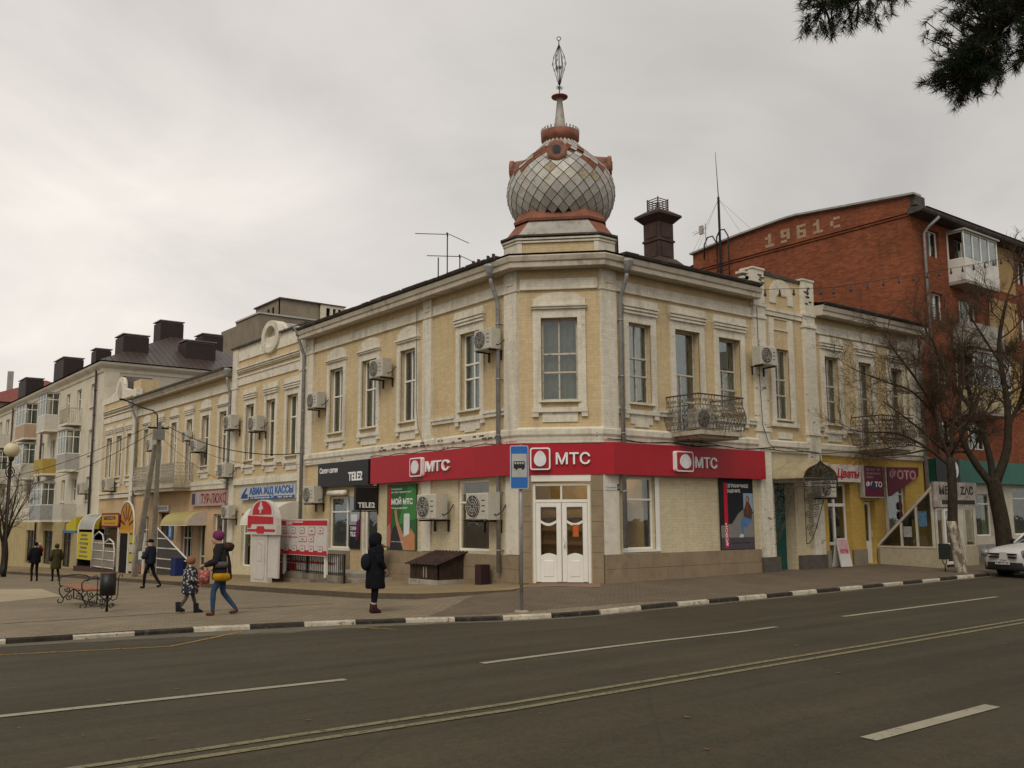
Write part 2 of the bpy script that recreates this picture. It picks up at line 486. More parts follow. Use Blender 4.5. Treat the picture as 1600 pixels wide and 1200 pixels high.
# dusty gutter strip along the far kerb, paler than the carriageway
t = NT('gutter_dust'); w = t.world()
gcol = t.ramp(t.noise(w, 1.3, 6, 0.65), [(0.3, (0.10, 0.088, 0.066)), (0.7, (0.15, 0.132, 0.1))]); t.color(gcol)
cc = t.node('ShaderNodeUVMap'); cc.uv_map = 'across'; sp = t.node('ShaderNodeSeparateXYZ'); t.link(cc.outputs[0], sp.inputs[0])
edge = t.math('ADD', sp.outputs[0], t.math('MULTIPLY', t.noise(w, 0.9, 6, 0.65), 0.9))
t.link(t.ramp(edge, [(0.75, (0, 0, 0)), (1.25, (1, 1, 1))]), t.b.inputs['Alpha'])
M_DUST = t.done(0.95, 0.1)
def gut_w(x): return 0.45 + 1.15 * math.exp(-((x + 8.6) / 3.0) ** 2)
gx = frange(-16, 14, 60)
gvs, gfs = [], []
for x in gx:
    for k in range(5):
        y = kerb_y(x) + 0.02 - gut_w(x) * k / 4.0
        gvs.append((x, y, rz(x, y) + 0.004))
for i in range(len(gx) - 1):
    for k in range(4): a = i * 5 + k; gfs.append((a, a + 1, a + 6, a + 5))
b = MB(); b.smooth = True; b.add(gvs, gfs)
o = b.build('gutter_strip', M_DUST); tag(o, kind='structure')
uv = o.data.uv_layers.new(name='across')
for li, lp in enumerate(o.data.loops): uv.data[li].uv = (1.0 - (lp.vertex_index % 5) / 4.0, 0)

# painted lines, worn
def line_mat(name, c, wear=0.5):
    t = NT(name); w = t.world()
    t.color(t.ramp(t.noise(w, 3.0, 5), [(0.3, tuple(x * 0.85 for x in c)), (0.7, c)]))
    t.link(t.ramp(t.noise(w, 14.0, 8, 0.75), [(wear - 0.14, (0.25, 0.25, 0.25)), (wear - 0.02, (1, 1, 1))]), t.b.inputs['Alpha'])
    return t.done(0.8, 0.2)
M_LINE = line_mat('white_road_paint', (0.30, 0.275, 0.205), 0.46)
M_LINEC = line_mat('centre_line_paint', (0.19, 0.165, 0.095), 0.5)
M_LINEY = line_mat('yellow_road_paint', (0.33, 0.2, 0.045), 0.56)
def stripe(name, pts, wd, mat, label):
    pts = [Vector((p[0], p[1], 0)) for p in pts]
    fine = []
    for a, b_ in zip(pts, pts[1:]):
        k = max(1, int((b_ - a).length / 1.0))
        fine += [a + (b_ - a) * i / k for i in range(k)]
    fine.append(pts[-1])
    vs, fs = [], []
    for i, p in enumerate(fine):
        d = (fine[min(i + 1, len(fine) - 1)] - fine[max(i - 1, 0)]).normalized(); s = Vector((-d.y, d.x, 0)) * wd / 2
        for q in (p + s, p - s): vs.append((q.x, q.y, rz(q.x, q.y) + 0.008))
    for i in range(len(fine) - 1): fs.append((2 * i, 2 * i + 1, 2 * i + 3, 2 * i + 2))
    return tag(MB().add(vs, fs).build(name, mat), label, None, None, 'structure')
stripe('lane_line', [(-13.88 - 4, -7.78), (-13.88, -7.86), (-10.29, -8.1)], 0.13, M_LINE, 'long pale lane dash at the left edge of the road')
stripe('lane_line', [(-8.32, -8.12), (-1.73, -7.8)], 0.13, M_LINE, 'pale lane dash in the middle of the road')
stripe('lane_line', [(0.52, -7.66), (6.94, -7.52)], 0.13, M_LINE, 'pale lane dash towards the white car')
stripe('lane_line', [(-8.12, -13.52), (-5.83, -13.5)], 0.16, M_LINE, 'short pale dash on the near lane')
stripe('lane_line', [(1.2, -13.5), (6.5, -13.45)], 0.16, M_LINE, 'pale near lane dash further along')
stripe('centre_line', [(-17, -10.32), (-9.68, -10.48), (2.37, -10.18), (60, -9.7)], 0.1, M_LINEC, 'far stripe of the double centre line')
stripe('centre_line', [(-17, -10.56), (-9.9, -10.74), (1.81, -10.43), (60, -9.95)], 0.1, M_LINEC, 'near stripe of the double centre line')
stripe('bus_bay_line', [(-13.4, -2.0), (-11.9, -2.45), (-10.6, -2.9), (-9.6, -2.05), (-8.75, -1.35)], 0.09, M_LINEY, 'faded yellow zigzag in the bus bay')
stripe('bus_bay_line', [(-6.95, -1.75), (-6.48, -2.96)], 0.09, M_LINEY, 'faded short yellow stroke by the kerb')

# kerb stones, painted by turns
t = NT('kerb_white_paint'); w = t.world()
c1 = t.ramp(t.noise(w, 6.0, 6, 0.7), [(0.35, (0.34, 0.30, 0.225)), (0.6, (0.50, 0.46, 0.36))])
f = t.ramp(t.noise(w, 9.0, 8, 0.72), [(0.56, (0, 0, 0)), (0.62, (1, 1, 1))])
t.color(t.mix(f, c1, (0.12, 0.1, 0.075))); t.bump(t.noise(w, 40.0, 4), 0.4, 0.006); M_KW = t.done(0.9, 0.2)
t = NT('kerb_black_paint'); w = t.world()
c1 = t.ramp(t.noise(w, 6.0, 6, 0.7), [(0.35, (0.022, 0.019, 0.016)), (0.65, (0.05, 0.043, 0.035))])
f = t.ramp(t.noise(w, 7.0, 8, 0.72), [(0.58, (0, 0, 0)), (0.66, (1, 1, 1))])
t.color(t.mix(f, c1, (0.13, 0.115, 0.09))); t.bump(t.noise(w, 40.0, 4), 0.4, 0.006); M_KB = t.done(0.9, 0.2)
kroot = tag(bpy.data.objects.new('kerb', None), kind='structure'); COL.objects.link(kroot)
def walk(pts, step, x_from, x_to):
    pos, out, acc = Vector((x_from, kerb_y(x_from))), [], 0
    x = x_from; last = Vector((x, kerb_y(x))); out.append(last)
    while x < x_to:
        x += 0.02; p = Vector((x, kerb_y(x)))
        if (p - last).length >= step: out.append(p); last = p
    return out
kp = walk(KERB, 1.0, -23.5, 60.0)
kmesh = {}
for i, (a, b_) in enumerate(zip(kp, kp[1:])):
    white = (i % 2 == 0)
    if b_.x > 24: white = None
    ln = (b_ - a).length - 0.012
    key = (white, random.randrange(3))
    if key not in kmesh:
        m = MB(); m.smooth = False
        jit = [random.uniform(-0.008, 0.008) for _ in range(8)]
        prof = [(0, -0.2), (0.12, -0.2), (0.12, 0), (0.116 + jit[0], 0.064), (0.1, 0.084 + jit[1]), (0.02, 0.088 + jit[2]), (0, 0.082)]
        n = len(prof); vs = []
        for k in range(4):
            for (o_, h) in prof: vs.append((k / 3.0, -o_ + random.uniform(-0.004, 0.004), h + random.uniform(-0.004, 0.004)))
        fs = [tuple(range(n)), tuple(reversed(range(3 * n, 4 * n)))]
        for k in range(3):
            for j in range(n): c_ = (j + 1) % n; fs.append((k * n + c_, k * n + j, (k + 1) * n + j, (k + 1) * n + c_))
        m.add(vs, fs)
        kmesh[key] = m.mesh('kerb_stone', M_KW if white else (M_KB if white is False else M_CONC))
    d = (b_ - a).normalized()
    z0 = gz(a.x, a.y) - KERB_H; z1 = gz(b_.x, b_.y) - KERB_H
    M = Matrix.Translation((a.x, a.y + 0.12, z0 + random.uniform(-0.006, 0.006))) @ RZ(math.atan2(d.y, d.x) + random.uniform(-0.012, 0.012)) @ Matrix.Rotation(-math.atan2(z1 - z0, ln), 4, 'Y') @ Matrix.Diagonal((ln, 1, 1, 1))
    put('kerb_stone', kmesh[key], kroot, M)

# block paving
def paver_mat(name, ca, cb, mortar, bw=0.2, bh=0.1, rot=0.0, patch=((0.09, 0.08, 0.065), 0.3)):
    t = NT(name); w = t.world()
    mp = t.node('ShaderNodeMapping'); mp.inputs['Rotation'].default_value = (0, 0, rot); t.link(w, mp.inputs[0])
    br = t.node('ShaderNodeTexBrick'); br.inputs['Scale'].default_value = 1.0; br.inputs['Brick Width'].default_value = bw; br.inputs['Row Height'].default_value = bh
    br.inputs['Mortar Size'].default_value = 0.007; br.inputs['Mortar Smooth'].default_value = 0.3
    br.inputs['Color1'].default_value = (*ca, 1); br.inputs['Color2'].default_value = (*cb, 1); br.inputs['Mortar'].default_value = (*mortar, 1)
    t.link(mp.outputs[0], br.inputs['Vector'])
    n = t.noise(w, 0.6, 6, 0.62); n2 = t.noise(w, 22.0, 4, 0.6)
    col = t.mix(0.8, br.outputs[0], t.ramp(n, [(0.3, (0.75, 0.75, 0.75)), (0.7, (1.18, 1.16, 1.12))]), 'MULTIPLY')
    col = t.mix(0.5, col, t.ramp(n2, [(0.3, (0.7, 0.7, 0.7)), (0.7, (1.2, 1.2, 1.2))]), 'MULTIPLY')
    f = t.ramp(t.noise(w, 0.35, 7, 0.65), [(0.55, (0, 0, 0)), (0.72, (1, 1, 1))])
    col = t.mix(t.math('MULTIPLY', f, patch[1]), col, patch[0])
    t.color(col); t.bump(t.math('ADD', t.math('SUBTRACT', 1.0, br.outputs[1]), t.math('MULTIPLY', n2, 0.4)), 0.5, 0.008)
    return t.done(0.92, 0.2)
M_PAVL = paver_mat('grey_block_paving', (0.19, 0.155, 0.105), (0.23, 0.19, 0.132), (0.088, 0.07, 0.046), 0.24, 0.12)
M_PAVR = paver_mat('dark_block_paving', (0.13, 0.102, 0.072), (0.158, 0.125, 0.09), (0.08, 0.063, 0.045), 0.2, 0.1, 0.785)
M_SAND = paver_mat('sandy_slabs', (0.225, 0.17, 0.095), (0.255, 0.195, 0.112), (0.17, 0.13, 0.075), 0.4, 0.4, 0.0, ((0.15, 0.115, 0.07), 0.5))
M_PALE = paver_mat('pale_slabs', (0.34, 0.285, 0.19), (0.37, 0.31, 0.21), (0.29, 0.24, 0.16), 0.3, 0.3)
M_PINK = paver_mat('pinkish_tiles', (0.23, 0.145, 0.105), (0.26, 0.165, 0.12), (0.15, 0.1, 0.08), 0.3, 0.3)
xs = sorted(set(frange(-60, -14, 10) + frange(-14, 0.4, 30)))
def rowsL(x):
    y0 = kerb_y(x) + 0.105
    return [y0 + (3.0 - y0) * k / 10 for k in range(10)] + [3 + 27 * k / 12.0 for k in range(12)] + [30, 42, 56, 70, 140]
grid_mesh('paved_square', xs, rowsL, gz, M_PAVL)
xs = sorted(set(frange(0.4, 20, 20) + frange(20, 140, 12)))
grid_mesh('pavement', xs, lambda x: [kerb_y(x) + 0.105 + (0.7 - kerb_y(x) - 0.13) * k / 8.0 for k in range(9)], gz, M_PAVR)
# darker paving continues round the corner towards the bus stop
def sheet(name, pts, mat, dz, kind='structure', fz=gz, n=8):
    """thin sheet over a quadrilateral pts, draped on the ground"""
    a, b_, c, d = [Vector(p) for p in pts]; vs, fs = [], []
    for i in range(n + 1):
        for j in range(n + 1):
            p = (a * (1 - i / n) + b_ * (i / n)) * (1 - j / n) + (d * (1 - i / n) + c * (i / n)) * (j / n)
            vs.append((p.x, p.y, fz(p.x, p.y) + dz))
    for i in range(n):
        for j in range(n): k = i * (n + 1) + j; fs.append((k, k + n + 1, k + n + 2, k + 1))
    m = MB(); m.smooth = True; m.add(vs, fs)
    return tag(m.build(name, mat), kind=kind)
sheet('paved_strip', [(-5.0, -1.75), (0.45, -3.78), (0.45, 0.9), (-2.2, 0.5)], M_PAVR, 0.004)
sheet('pale_paving', [(-13.5, 9.2), (-8.5, 13.1), (-7.57, 20.2), (-12.5, 26)], M_PALE, 0.004)
sheet('doorstep_paving', [(-0.55, 0.55), (0.75, -0.72), (1.5, 0.1), (0.1, 1.5)], M_PINK, 0.008, n=6)
# raised sandy pavement along the side street
def plz(x, y): return -0.028 * max(0.0, y) - 0.015 * (-x) + 0.0
pe = [(-0.35, 0.75), (-1.4, 0.1), (-2.3, 0.5), (-3.35, 1.25), (-3.8, 3.0), (-3.85, 6.0), (-3.8, 11.7), (-3.65, 25.0), (-3.65, 42.0), (-3.65, 70.0)]
pw = [(0.35, 1.45)] + [(0.35, max(1.5, p[1])) for p in pe[1:]]
vs, fs = [], []
for a, b_ in zip(pe, pw):
    for k in range(7):
        x = a[0] + (b_[0] - a[0]) * k / 6; y = a[1] + (b_[1] - a[1]) * k / 6
        vs.append((x, y, plz(x, y) + 0.012))
for i in range(len(pe) - 1):
    for k in range(6): q = i * 7 + k; fs.append((q, q + 1, q + 8, q + 7))
m = MB(); m.add(vs, fs)
vs, fs = [], []
for a in pe:
    vs += [(a[0], a[1], plz(*a) + 0.012), (a[0] - 0.01, a[1] - 0.01, gz(*a) - 0.15)]
for i in range(len(pe) - 1): q = 2 * i; fs.append((q, q + 2, q + 3, q + 1))
m.mi = 1; m.add(vs, fs)
tag(m.build('side_pavement', [M_SAND, plain('dark_step_edge', (0.10, 0.08, 0.055), 0.95, 0.1)]), kind='structure')
# paving joints that show as long lines on the square
for pts, lab in (([(-12.05, 2.54), (-8.5, 2.45), (-5.12, 2.19)], ''),):
    vs, fs = [], []
    for p in pts: vs += [(p[0], p[1] + 0.03, gz(*p) + 0.004), (p[0], p[1] - 0.03, gz(*p) + 0.004)]
    for i in range(len(pts) - 1): fs.append((2 * i, 2 * i + 1, 2 * i + 3, 2 * i + 2))
    tag(MB().add(vs, fs).build('drain_channel', plain('dark_joint', (0.06, 0.05, 0.04), 0.95, 0.1)), kind='structure')
# near pavement on which the photographer stands
M_NEAR = M_PAVR
tag(MB().add([(-60, -16.4, -0.2), (140, -16.4, -0.2), (140, -40, -0.2), (-60, -40, -0.2), (-60, -16.4, -0.5), (140, -16.4, -0.5)], [(0, 3, 2, 1), (0, 1, 5, 4)]).build('near_pavement', M_NEAR), kind='structure')
# ------------------------------------------------------------------ facade kit
FR = Matrix.Identity(4)                       # right front: along +X, outward -Y
FL = RZ(R(-90))                               # side street front: local x = -world y
Q = 2 ** -0.5
FC = T(0.78, 0.78) @ RZ(R(-45))               # the cut-off corner

def wall(name, mat, parent, F, u0, u1, z0, z1, ops=(), depth=0.2, top=None):
    """front sheet with real openings and their reveals; ops are (u0, u1, z0, z1)"""
    us = sorted(set([u0, u1] + [v for o in ops for v in o[:2]])); zs = sorted(set([z0, z1] + [v for o in ops for v in o[2:4]]))
    us = [u for u in us if u0 <= u <= u1]; zs = [z for z in zs if z0 <= z <= z1]
    m = MB(); idx = {}
    def vid(u, z):
        if (u, z) not in idx: idx[(u, z)] = len(m.v); m.v.append((u, 0.0, z))
        return idx[(u, z)]
    for a, b_ in zip(us, us[1:]):
        for c, d in zip(zs, zs[1:]):
            cu, cz = (a + b_) / 2, (c + d) / 2
            if any(o[0] < cu < o[1] and o[2] < cz < o[3] for o in ops): continue
            m.f.append((vid(a, c), vid(b_, c), vid(b_, d), vid(a, d))); m.m.append(0); m.sm.append(False)
    for o in ops:
        a, b_, c, d = o[:4]; c = max(c, z0); d = min(d, z1)
        k = [(a, 0, c), (b_, 0, c), (b_, 0, d), (a, 0, d), (a, depth, c), (b_, depth, c), (b_, depth, d), (a, depth, d)]
        m.add(k, ((0, 1, 5, 4), (1, 2, 6, 5), (2, 3, 7, 6), (3, 0, 4, 7)))
    # thickness along the top edge and the ends
    m.add([(u0, 0, z1), (u1, 0, z1), (u1, 0.3, z1), (u0, 0.3, z1), (u0, 0, z0), (u0, 0.3, z0), (u1, 0, z0), (u1, 0.3, z0)], ((0, 1, 2, 3), (0, 3, 5, 4), (1, 6, 7, 2)))
    return m.build(name, mat, parent, F)

_pane = {}
def pane(win, x0, x1, z0, z1, y, mat):
    k = (round(x1 - x0, 2), round(z1 - z0, 2), mat.name)
    if k not in _pane:
        _pane[k] = MB().box(0, k[0], 0, 0.006, 0, k[1]).mesh('pane', mat)
    return put('pane', _pane[k], win, T(x0, y, z0))

_wf = {}
def window(parent, F, u0, u1, z0, z1, rows=None, fmat=None, y=0.13, curtain=None, cdepth=0.16, fr=0.055, glass=None, cmat=None, name='window', bar=0.045):
    """rows: list of (height share, [column shares]) from the bottom up"""
    w, h = u1 - u0, z1 - z0
    fmat = fmat or M_FRAME; glass = glass or M_GLASS
    rows = rows or [(0.58, [1, 1]), (0.42, [1, 1])]
    m = MB(); d = 0.06
    m.bbox(0, fr, y, y + d, 0, h, 0.008); m.bbox(w - fr, w, y, y + d, 0, h, 0.008)
    m.bbox(fr, w - fr, y, y + d, 0, fr, 0.008); m.bbox(fr, w - fr, y, y + d, h - fr, h, 0.008)
    iw, ih = w - 2 * fr, h - 2 * fr
    tot = sum(r[0] for r in rows); z = fr; ps = []
    for i, (sh, cols) in enumerate(rows):
        rh = ih * sh / tot; ct = sum(cols); x = fr
        if i: m.bbox(fr, w - fr, y - 0.006, y + d, z - bar * 0.6, z + bar * 0.6, 0.008)
        za = z + (bar * 0.6 if i else 0); zb = z + rh - (bar * 0.6 if i < len(rows) - 1 else 0)
        for j, c in enumerate(cols):
            cw = iw * c / ct if not isinstance(c, tuple) else 0
            if j: m.bbox(x - bar / 2, x + bar / 2, y - 0.004, y + d, za, zb, 0.008)
            ps.append((x + (bar / 2 if j else 0), x + cw - (bar / 2 if j < len(cols) - 1 else 0), za, zb))
            x += cw
        z += rh
    win = m.build(name, fmat, parent, F @ T(u0, 0, z0))
    for p in ps: pane(win, *p, y + 0.03, glass)
    if curtain:
        k = MB(); k.smooth = True
        spans = {'full': [(0.0, 1.0, 0, 1)], 'half': [(0.0, 1.0, 0, 0.55)], 'sides': [(0.0, 0.3, 0, 1), (0.72, 1.0, 0, 1)], 'left': [(0.0, 0.45, 0, 1)], 'right': [(0.55, 1, 0, 1)], 'blind': [(0, 1, 0.45, 1)]}[curtain]
        for a, b_, c, e in spans:
            n = max(6, int((b_ - a) * w / 0.035)); ph = random.uniform(0, 6)
            vs = []
            for i in range(n + 1):
                x = w * (a + (b_ - a) * i / n); yy = y + cdepth + 0.03 * math.sin(i * 1.1 + ph) + 0.015 * math.sin(i * 2.3)
                vs += [(x, yy, h * c), (x, yy, h * e)]
            k.add(vs, [(2 * i, 2 * i + 2, 2 * i + 3, 2 * i + 1) for i in range(n)])
        k.build('curtain', cmat or random.choice((M_CURT, M_CURT, M_CURT2, M_CURT3)), win)
    return win

OLD = [(0.36, [1, 1]), (0.22, [1, 1]), (0.42, [1, 1])]
def old_rows(): return [(0.335, [0.48, 0.52]), (0.235, [0.48, 0.52]), (0.43, [0.48, 0.52])]
PVC = [(0.57, [0.5, 0.5]), (0.43, [0.5, 0.5])]

def casing(win, w, h, style, mat, below=0.36, wd=0.19):
    """painted brick surround of a window: architrave, hood, sill block and apron"""
    m = MB(); p = 0.06
    zb = -0.02
    for a, b_ in ((-wd, 0.0), (w, w + wd)):
        m.box(a, b_, -p, 0.02, zb - 0.18, h + 0.24)
    m.box(0.0, w, -p + 0.012, 0.02, h, h + 0.24)
    # sill
    if style != 'door':
        m.box(-wd - 0.03, w + wd + 0.03, -p - 0.03, 0.02, zb - 0.30, zb - 0.18)
        m.box(-0.06, w + 0.06, -0.11, 0.1, -0.05, -0.005)
        for a in (-wd - 0.03, w + wd - 0.14): m.box(a, a + 0.17, -p - 0.012, 0.02, zb - 0.42, zb - 0.30)
        m.box(0.02, w - 0.02, -0.035, 0.02, zb - 0.56, zb - 0.3)
    if style in ('panel', 'ears'):
        m.box(-wd - 0.03, w + wd + 0.03, -p - 0.05, 0.02, h + 0.24, h + 0.30)
        m.box(-wd - 0.05, w + wd + 0.05, -p - 0.09, 0.02, h + 0.30, h + 0.345)
        x0, x1, zt = -wd + 0.0, w + wd, h + 0.345
        hh = 0.40 if style == 'panel' else 0.36
        pts = [(x0, zt), (x1, zt), (x1, zt + hh * 0.55)]
        cx_, hw = (x0 + x1) / 2, (x1 - x0) / 2
        arc = []
        for i in range(9):
            a = i / 8.0
            xx = x1 - 0.10 - (x1 - x0 - 0.2) * a
            arc.append((xx, zt + hh * 0.62 + hh * 0.38 * math.sin(math.pi * a) ** 0.55))
        pts += [(x1 - 0.06, zt + hh * 0.55)] + arc + [(x0 + 0.06, zt + hh * 0.55), (x0, zt + hh * 0.55)]
        m.poly(pts, -p + 0.01, 0.02)
    elif style in ('bars', 'door'):
        z = h + 0.24
        for k, (dh, pr) in enumerate(((0.05, 0.05), (0.045, 0.02), (0.05, 0.07), (0.04, 0.04), (0.05, 0.09))):
            m.box(-wd - 0.02 - 0.012 * k, w + wd + 0.02 + 0.012 * k, -p - pr, 0.02, z, z + dh); z += dh
        m.box(-wd - 0.05, w + wd + 0.05, -p - 0.03, 0.02, z, z + 0.19)
    return m.build('surround', mat, win)

def pathsweep(prof, pts, z=0.0, close=False):
    """profile of (outward, height) swept along a plan path; outward is to the right of travel"""
    P = [Vector((p[0], p[1])) for p in pts]; n = len(prof); vs = []; fs = []; N = len(P)
    for i, p in enumerate(P):
        if close: d0 = (p - P[i - 1]).normalized(); d1 = (P[(i + 1) % N] - p).normalized()
        else:
            d0 = (p - P[i - 1]).normalized() if i else (P[1] - p).normalized(); d1 = (P[i + 1] - p).normalized() if i < N - 1 else d0
        n0 = Vector((d0.y, -d0.x)); n1 = Vector((d1.y, -d1.x))
        b_ = (n0 + n1).normalized(); k = 1.0 / max(0.2, b_.dot(n0))
        for (o, h) in prof: q = p + b_ * k * o; vs.append((q.x, q.y, z + h))
    for i in range(N if close else N - 1):
        for j in range(n):
            c = (j + 1) % n; a, b2 = i * n, ((i + 1) % N) * n
            fs.append((a + j, a + c, b2 + c, b2 + j))
    if not close: fs.append(tuple(range(n))); fs.append(tuple(reversed(range((N - 1) * n, N * n))))
    return MB().add(vs, [tuple(reversed(f)) for f in fs])

def pilaster(parent, F, u0, u1, z0, z1, mat, p=0.09, cap=7.9, y0=0.03):
    m = MB()
    m.box(u0, u1, -p, y0, z0, z1)
    if cap:
        w_ = u1 - u0
        m.box(u0 - 0.03, u1 + 0.03, -p - 0.03, y0, cap - 0.06, cap)
        a, b_ = u0 + 0.12, u1 - 0.12
        m.box(a, b_, -p - 0.025, y0, cap + 0.14, cap + 0.17); m.box(a, a + 0.03, -p - 0.025, y0, cap + 0.02, cap + 0.14)
    return m.build('pilaster', mat, parent, F)

def downpipe(parent, F, u, zt, zb, y=-0.17, hop=True, mat=None, r=0.06, out=0.42):
    m = MB(); m.smooth = True
    if hop:
        m.lathe([(0.09, zt - 0.30), (0.1, zt - 0.2), (0.19, zt - 0.02), (0.19, zt + 0.06), (0.16, zt + 0.06)], 10, (u, -out))
        m.tube([(u, -out, zt - 0.25), (u, -out + 0.02, zt - 0.42), (u, y - 0.06, zt - 0.85), (u, y, zt - 1.0), (u, y, zb)], r, 10)
    else: m.tube([(u, y, zt), (u, y, zb)], r, 10)
    z = zt - 1.6
    while z > zb + 0.5:
        m.lathe([(r + 0.012, z), (r + 0.012, z + 0.04)], 10, (u, y)); m.box(u - 0.012, u + 0.012, y, 0.02, z, z + 0.03); z -= 1.55
    return m.build('downpipe', mat or M_GALV, parent, F)
# ------------------------------------------------------------------ the corner building
CB = empty('corner_building', (0, 0, 0), 0, 'two-storey yellow and white brick corner building with onion dome over the cut corner', 'building')
PATH = [(0, 14.33), (0, 1.56), (1.56, 0), (8.04, 0)]
ZM = 3.8                                      # between the storeys
upR = [(2.60, 3.50, 4.82, 7.06), (4.48, 5.56, 4.1, 7.09), (6.40, 7.44, 4.82, 7.07)]
upB = [(9.10, 9.88, 4.75, 7.02)]
upW = [(11.80, 12.62, 4.75, 7.03), (13.80, 14.62, 4.1, 7.03), (15.84, 16.64, 4.75, 7.0)]
upC = [(-0.49, 0.50, 4.82, 7.08)]
upL = [(-4.30, -3.30, 4.80, 7.07), (-7.66, -6.74, 4.75, 7.05), (-10.19, -9.15, 4.75, 7.05), (-12.54, -11.50, 4.75, 7.05)]
loR = [(2.27, 3.52, 0.83, 2.80)]
loB = [(8.84, 9.90, -0.2, 2.75)]
loW = [(11.64, 12.95, 0.1, 2.78), (13.76, 14.42, 0.1, 2.22), (15.18, 16.42, 0.88, 3.25)]
loC = [(-0.77, 0.77, -0.05, 2.80)]
loL = [(-4.43, -2.93, 0.79, 2.77), (-10.08, -9.03, -0.05, 2.72), (-12.42, -10.88, 0.69, 2.48)]
wall('upper_wall', M_YEL, CB, FR, 1.56, 8.3, ZM, 8.55, upR)
wall('upper_wall', M_YEL, CB, FR, 8.3, 11.0, ZM, 9.36, upB)
wall('upper_wall', M_YEL, CB, FR, 11.0, 17.75, ZM, 8.45, upW)
wall('upper_wall', M_YEL, CB, FC, -1.103, 1.103, ZM, 8.55, upC)
wall('upper_wall', M_YEL, CB, FL, -14.33, -1.56, ZM, 8.55, upL)
wall('lower_wall', M_CRM, CB, FR, 1.56, 8.04, -0.5, ZM, loR)
wall('lower_wall', M_CRM, CB, FR, 8.04, 11.22, -0.5, ZM, loB, 0.5)
wall('lower_wall', M_OCH, CB, FR, 11.22, 17.75, -0.5, ZM, loW, 0.25)
wall('lower_wall', M_CRM, CB, FC, -1.103, 1.103, -0.5, ZM, loC, 0.25)
wall('lower_wall', M_CRM, CB, FL, -8.9, -1.56, -1.2, ZM, loL[:1])
wall('lower_wall', M_YEL, CB, FL, -14.33, -8.9, -1.2, ZM, loL[1:])

# windows of the upper floor
for (a, b_, c, d), st, cu in zip(upR, ('bars', 'door', 'door'), ('sides', None, 'half')):
    if st == 'bars': w_ = window(CB, FR, a, b_, c, d, old_rows(), M_OLDFR, curtain='full')
    else: w_ = window(CB, FR, a, b_, c, d, [(0.30, [0.42, 0.58]), (0.27, [0.42, 0.58]), (0.43, [1])], M_OLDFR, curtain=cu, y=0.2, name='balcony_door' if c < 4.5 else 'window')
    casing(w_, b_ - a, d - c, 'door' if c < 4.5 else 'bars', M_WHT)
a, b_, c, d = upB[0]
w_ = window(CB, FR, a, b_, c, d, old_rows(), M_OLDFR, curtain='full')
m = MB()
for x0, x1 in ((a - 0.22, a), (b_, b_ + 0.24)): m.box(x0, x1, -0.05, 0.02, c - 0.12, 8.0)
m.box(a - 0.3, b_ + 0.32, -0.09, 0.02, c - 0.24, c - 0.12); m.box(a + 0.05, b_ - 0.02, -0.04, 0.02, c - 0.62, c - 0.42); m.box(a - 0.05, b_ + 0.06, -0.11, 0.1, c - 0.05, c)
for q in ((a + 0.02, b_, 7.62, 7.66), (a + 0.02, b_, 7.98, 8.02), (a + 0.02, a + 0.06, 7.66, 7.98), (b_ - 0.04, b_, 7.66, 7.98)): m.box(q[0], q[1], -0.035, 0.02, q[2], q[3])
m.build('surround', M_WHT, w_, T(-a, 0, -c))
for (a, b_, c, d), st in zip(upW, ('bars', 'door', 'bars')):
    w_ = window(CB, FR, a, b_, c, d, old_rows(), M_OLDFR, curtain='full' if st == 'bars' else 'sides', name='window' if st == 'bars' else 'balcony_door')
    casing(w_, b_ - a, d - c, st, M_WHT)
a, b_, c, d = upC[0]
w_ = window(CB, FC, a, b_, c, d, old_rows(), M_OLDFR, curtain='full'); casing(w_, b_ - a, d - c, 'ears', M_WHT, wd=0.22)
for k, (a, b_, c, d) in enumerate(upL):
    if k == 0: w_ = window(CB, FL, a, b_, c, d, [(0.40, [1, 1]), (0.2, [1, 1]), (0.40, [1, 1])], M_FRAME, curtain='left'); casing(w_, b_ - a, d - c, 'bars', M_WHT)
    else: w_ = window(CB, FL, a, b_, c, d, PVC, M_FRAME, curtain=(None, 'half', 'full')[k - 1]); casing(w_, b_ - a, d - c, 'panel', M_WHT)

# frieze, string courses, corner strips
FZ0, FZ1 = 7.9, 8.17
for F, a, b_ in ((FR, 2.16, 8.02), (FC, -1.06, 1.06), (FL, -5.75, -2.12), (FL, -13.78, -6.28)):
    MB().box(a, b_, -0.05, 0.02, FZ0, FZ1).box(a, b_, -0.075, 0.02, FZ0 - 0.035, FZ0).build('frieze', M_WHT, CB, F)
MB().box(11.3, 17.6, -0.05, 0.02, 7.8, 8.08).box(11.3, 17.6, -0.075, 0.02, 7.765, 7.8).build('frieze', M_WHT, CB, FR)
for F, a, b_ in ((FR, 1.56, 2.12), (FL, -2.1, -1.56), (FL, -6.25, -5.77), (FL, -14.33, -13.8)):
    pilaster(CB, F, a, b_, 3.75, 8.42, M_WHT)
for F, a, b_ in ((FR, 1.56, 2.1), (FL, -2.1, -1.56), (FL, -6.3, -5.8)):
    MB().box(a, b_, -0.06, 0.03, 0.74, 2.84).build('pilaster', plain('white_wall_paint', (0.64, 0.60, 0.50), 0.9, 0.15, var=0.08, dirt=((0.4, 0.35, 0.27), 0.4)), CB, F)
for a, b_ in ((8.04, 8.6), (10.64, 11.24)):
    m = MB(); m.box(a, b_, -0.13, 0.05, 0.48, 9.44)
    for z in (4.3, 7.86, 8.25): m.box(a - 0.04, b_ + 0.04, -0.17, 0.05, z, z + 0.09)
    m.box(a - 0.03, b_ + 0.03, -0.16, 0.35, 9.44, 9.5)
    m.build('pilaster', M_WHTW, CB, FR)
pilaster(CB, FR, 17.1, 17.75, 3.75, 8.4, M_WHT)
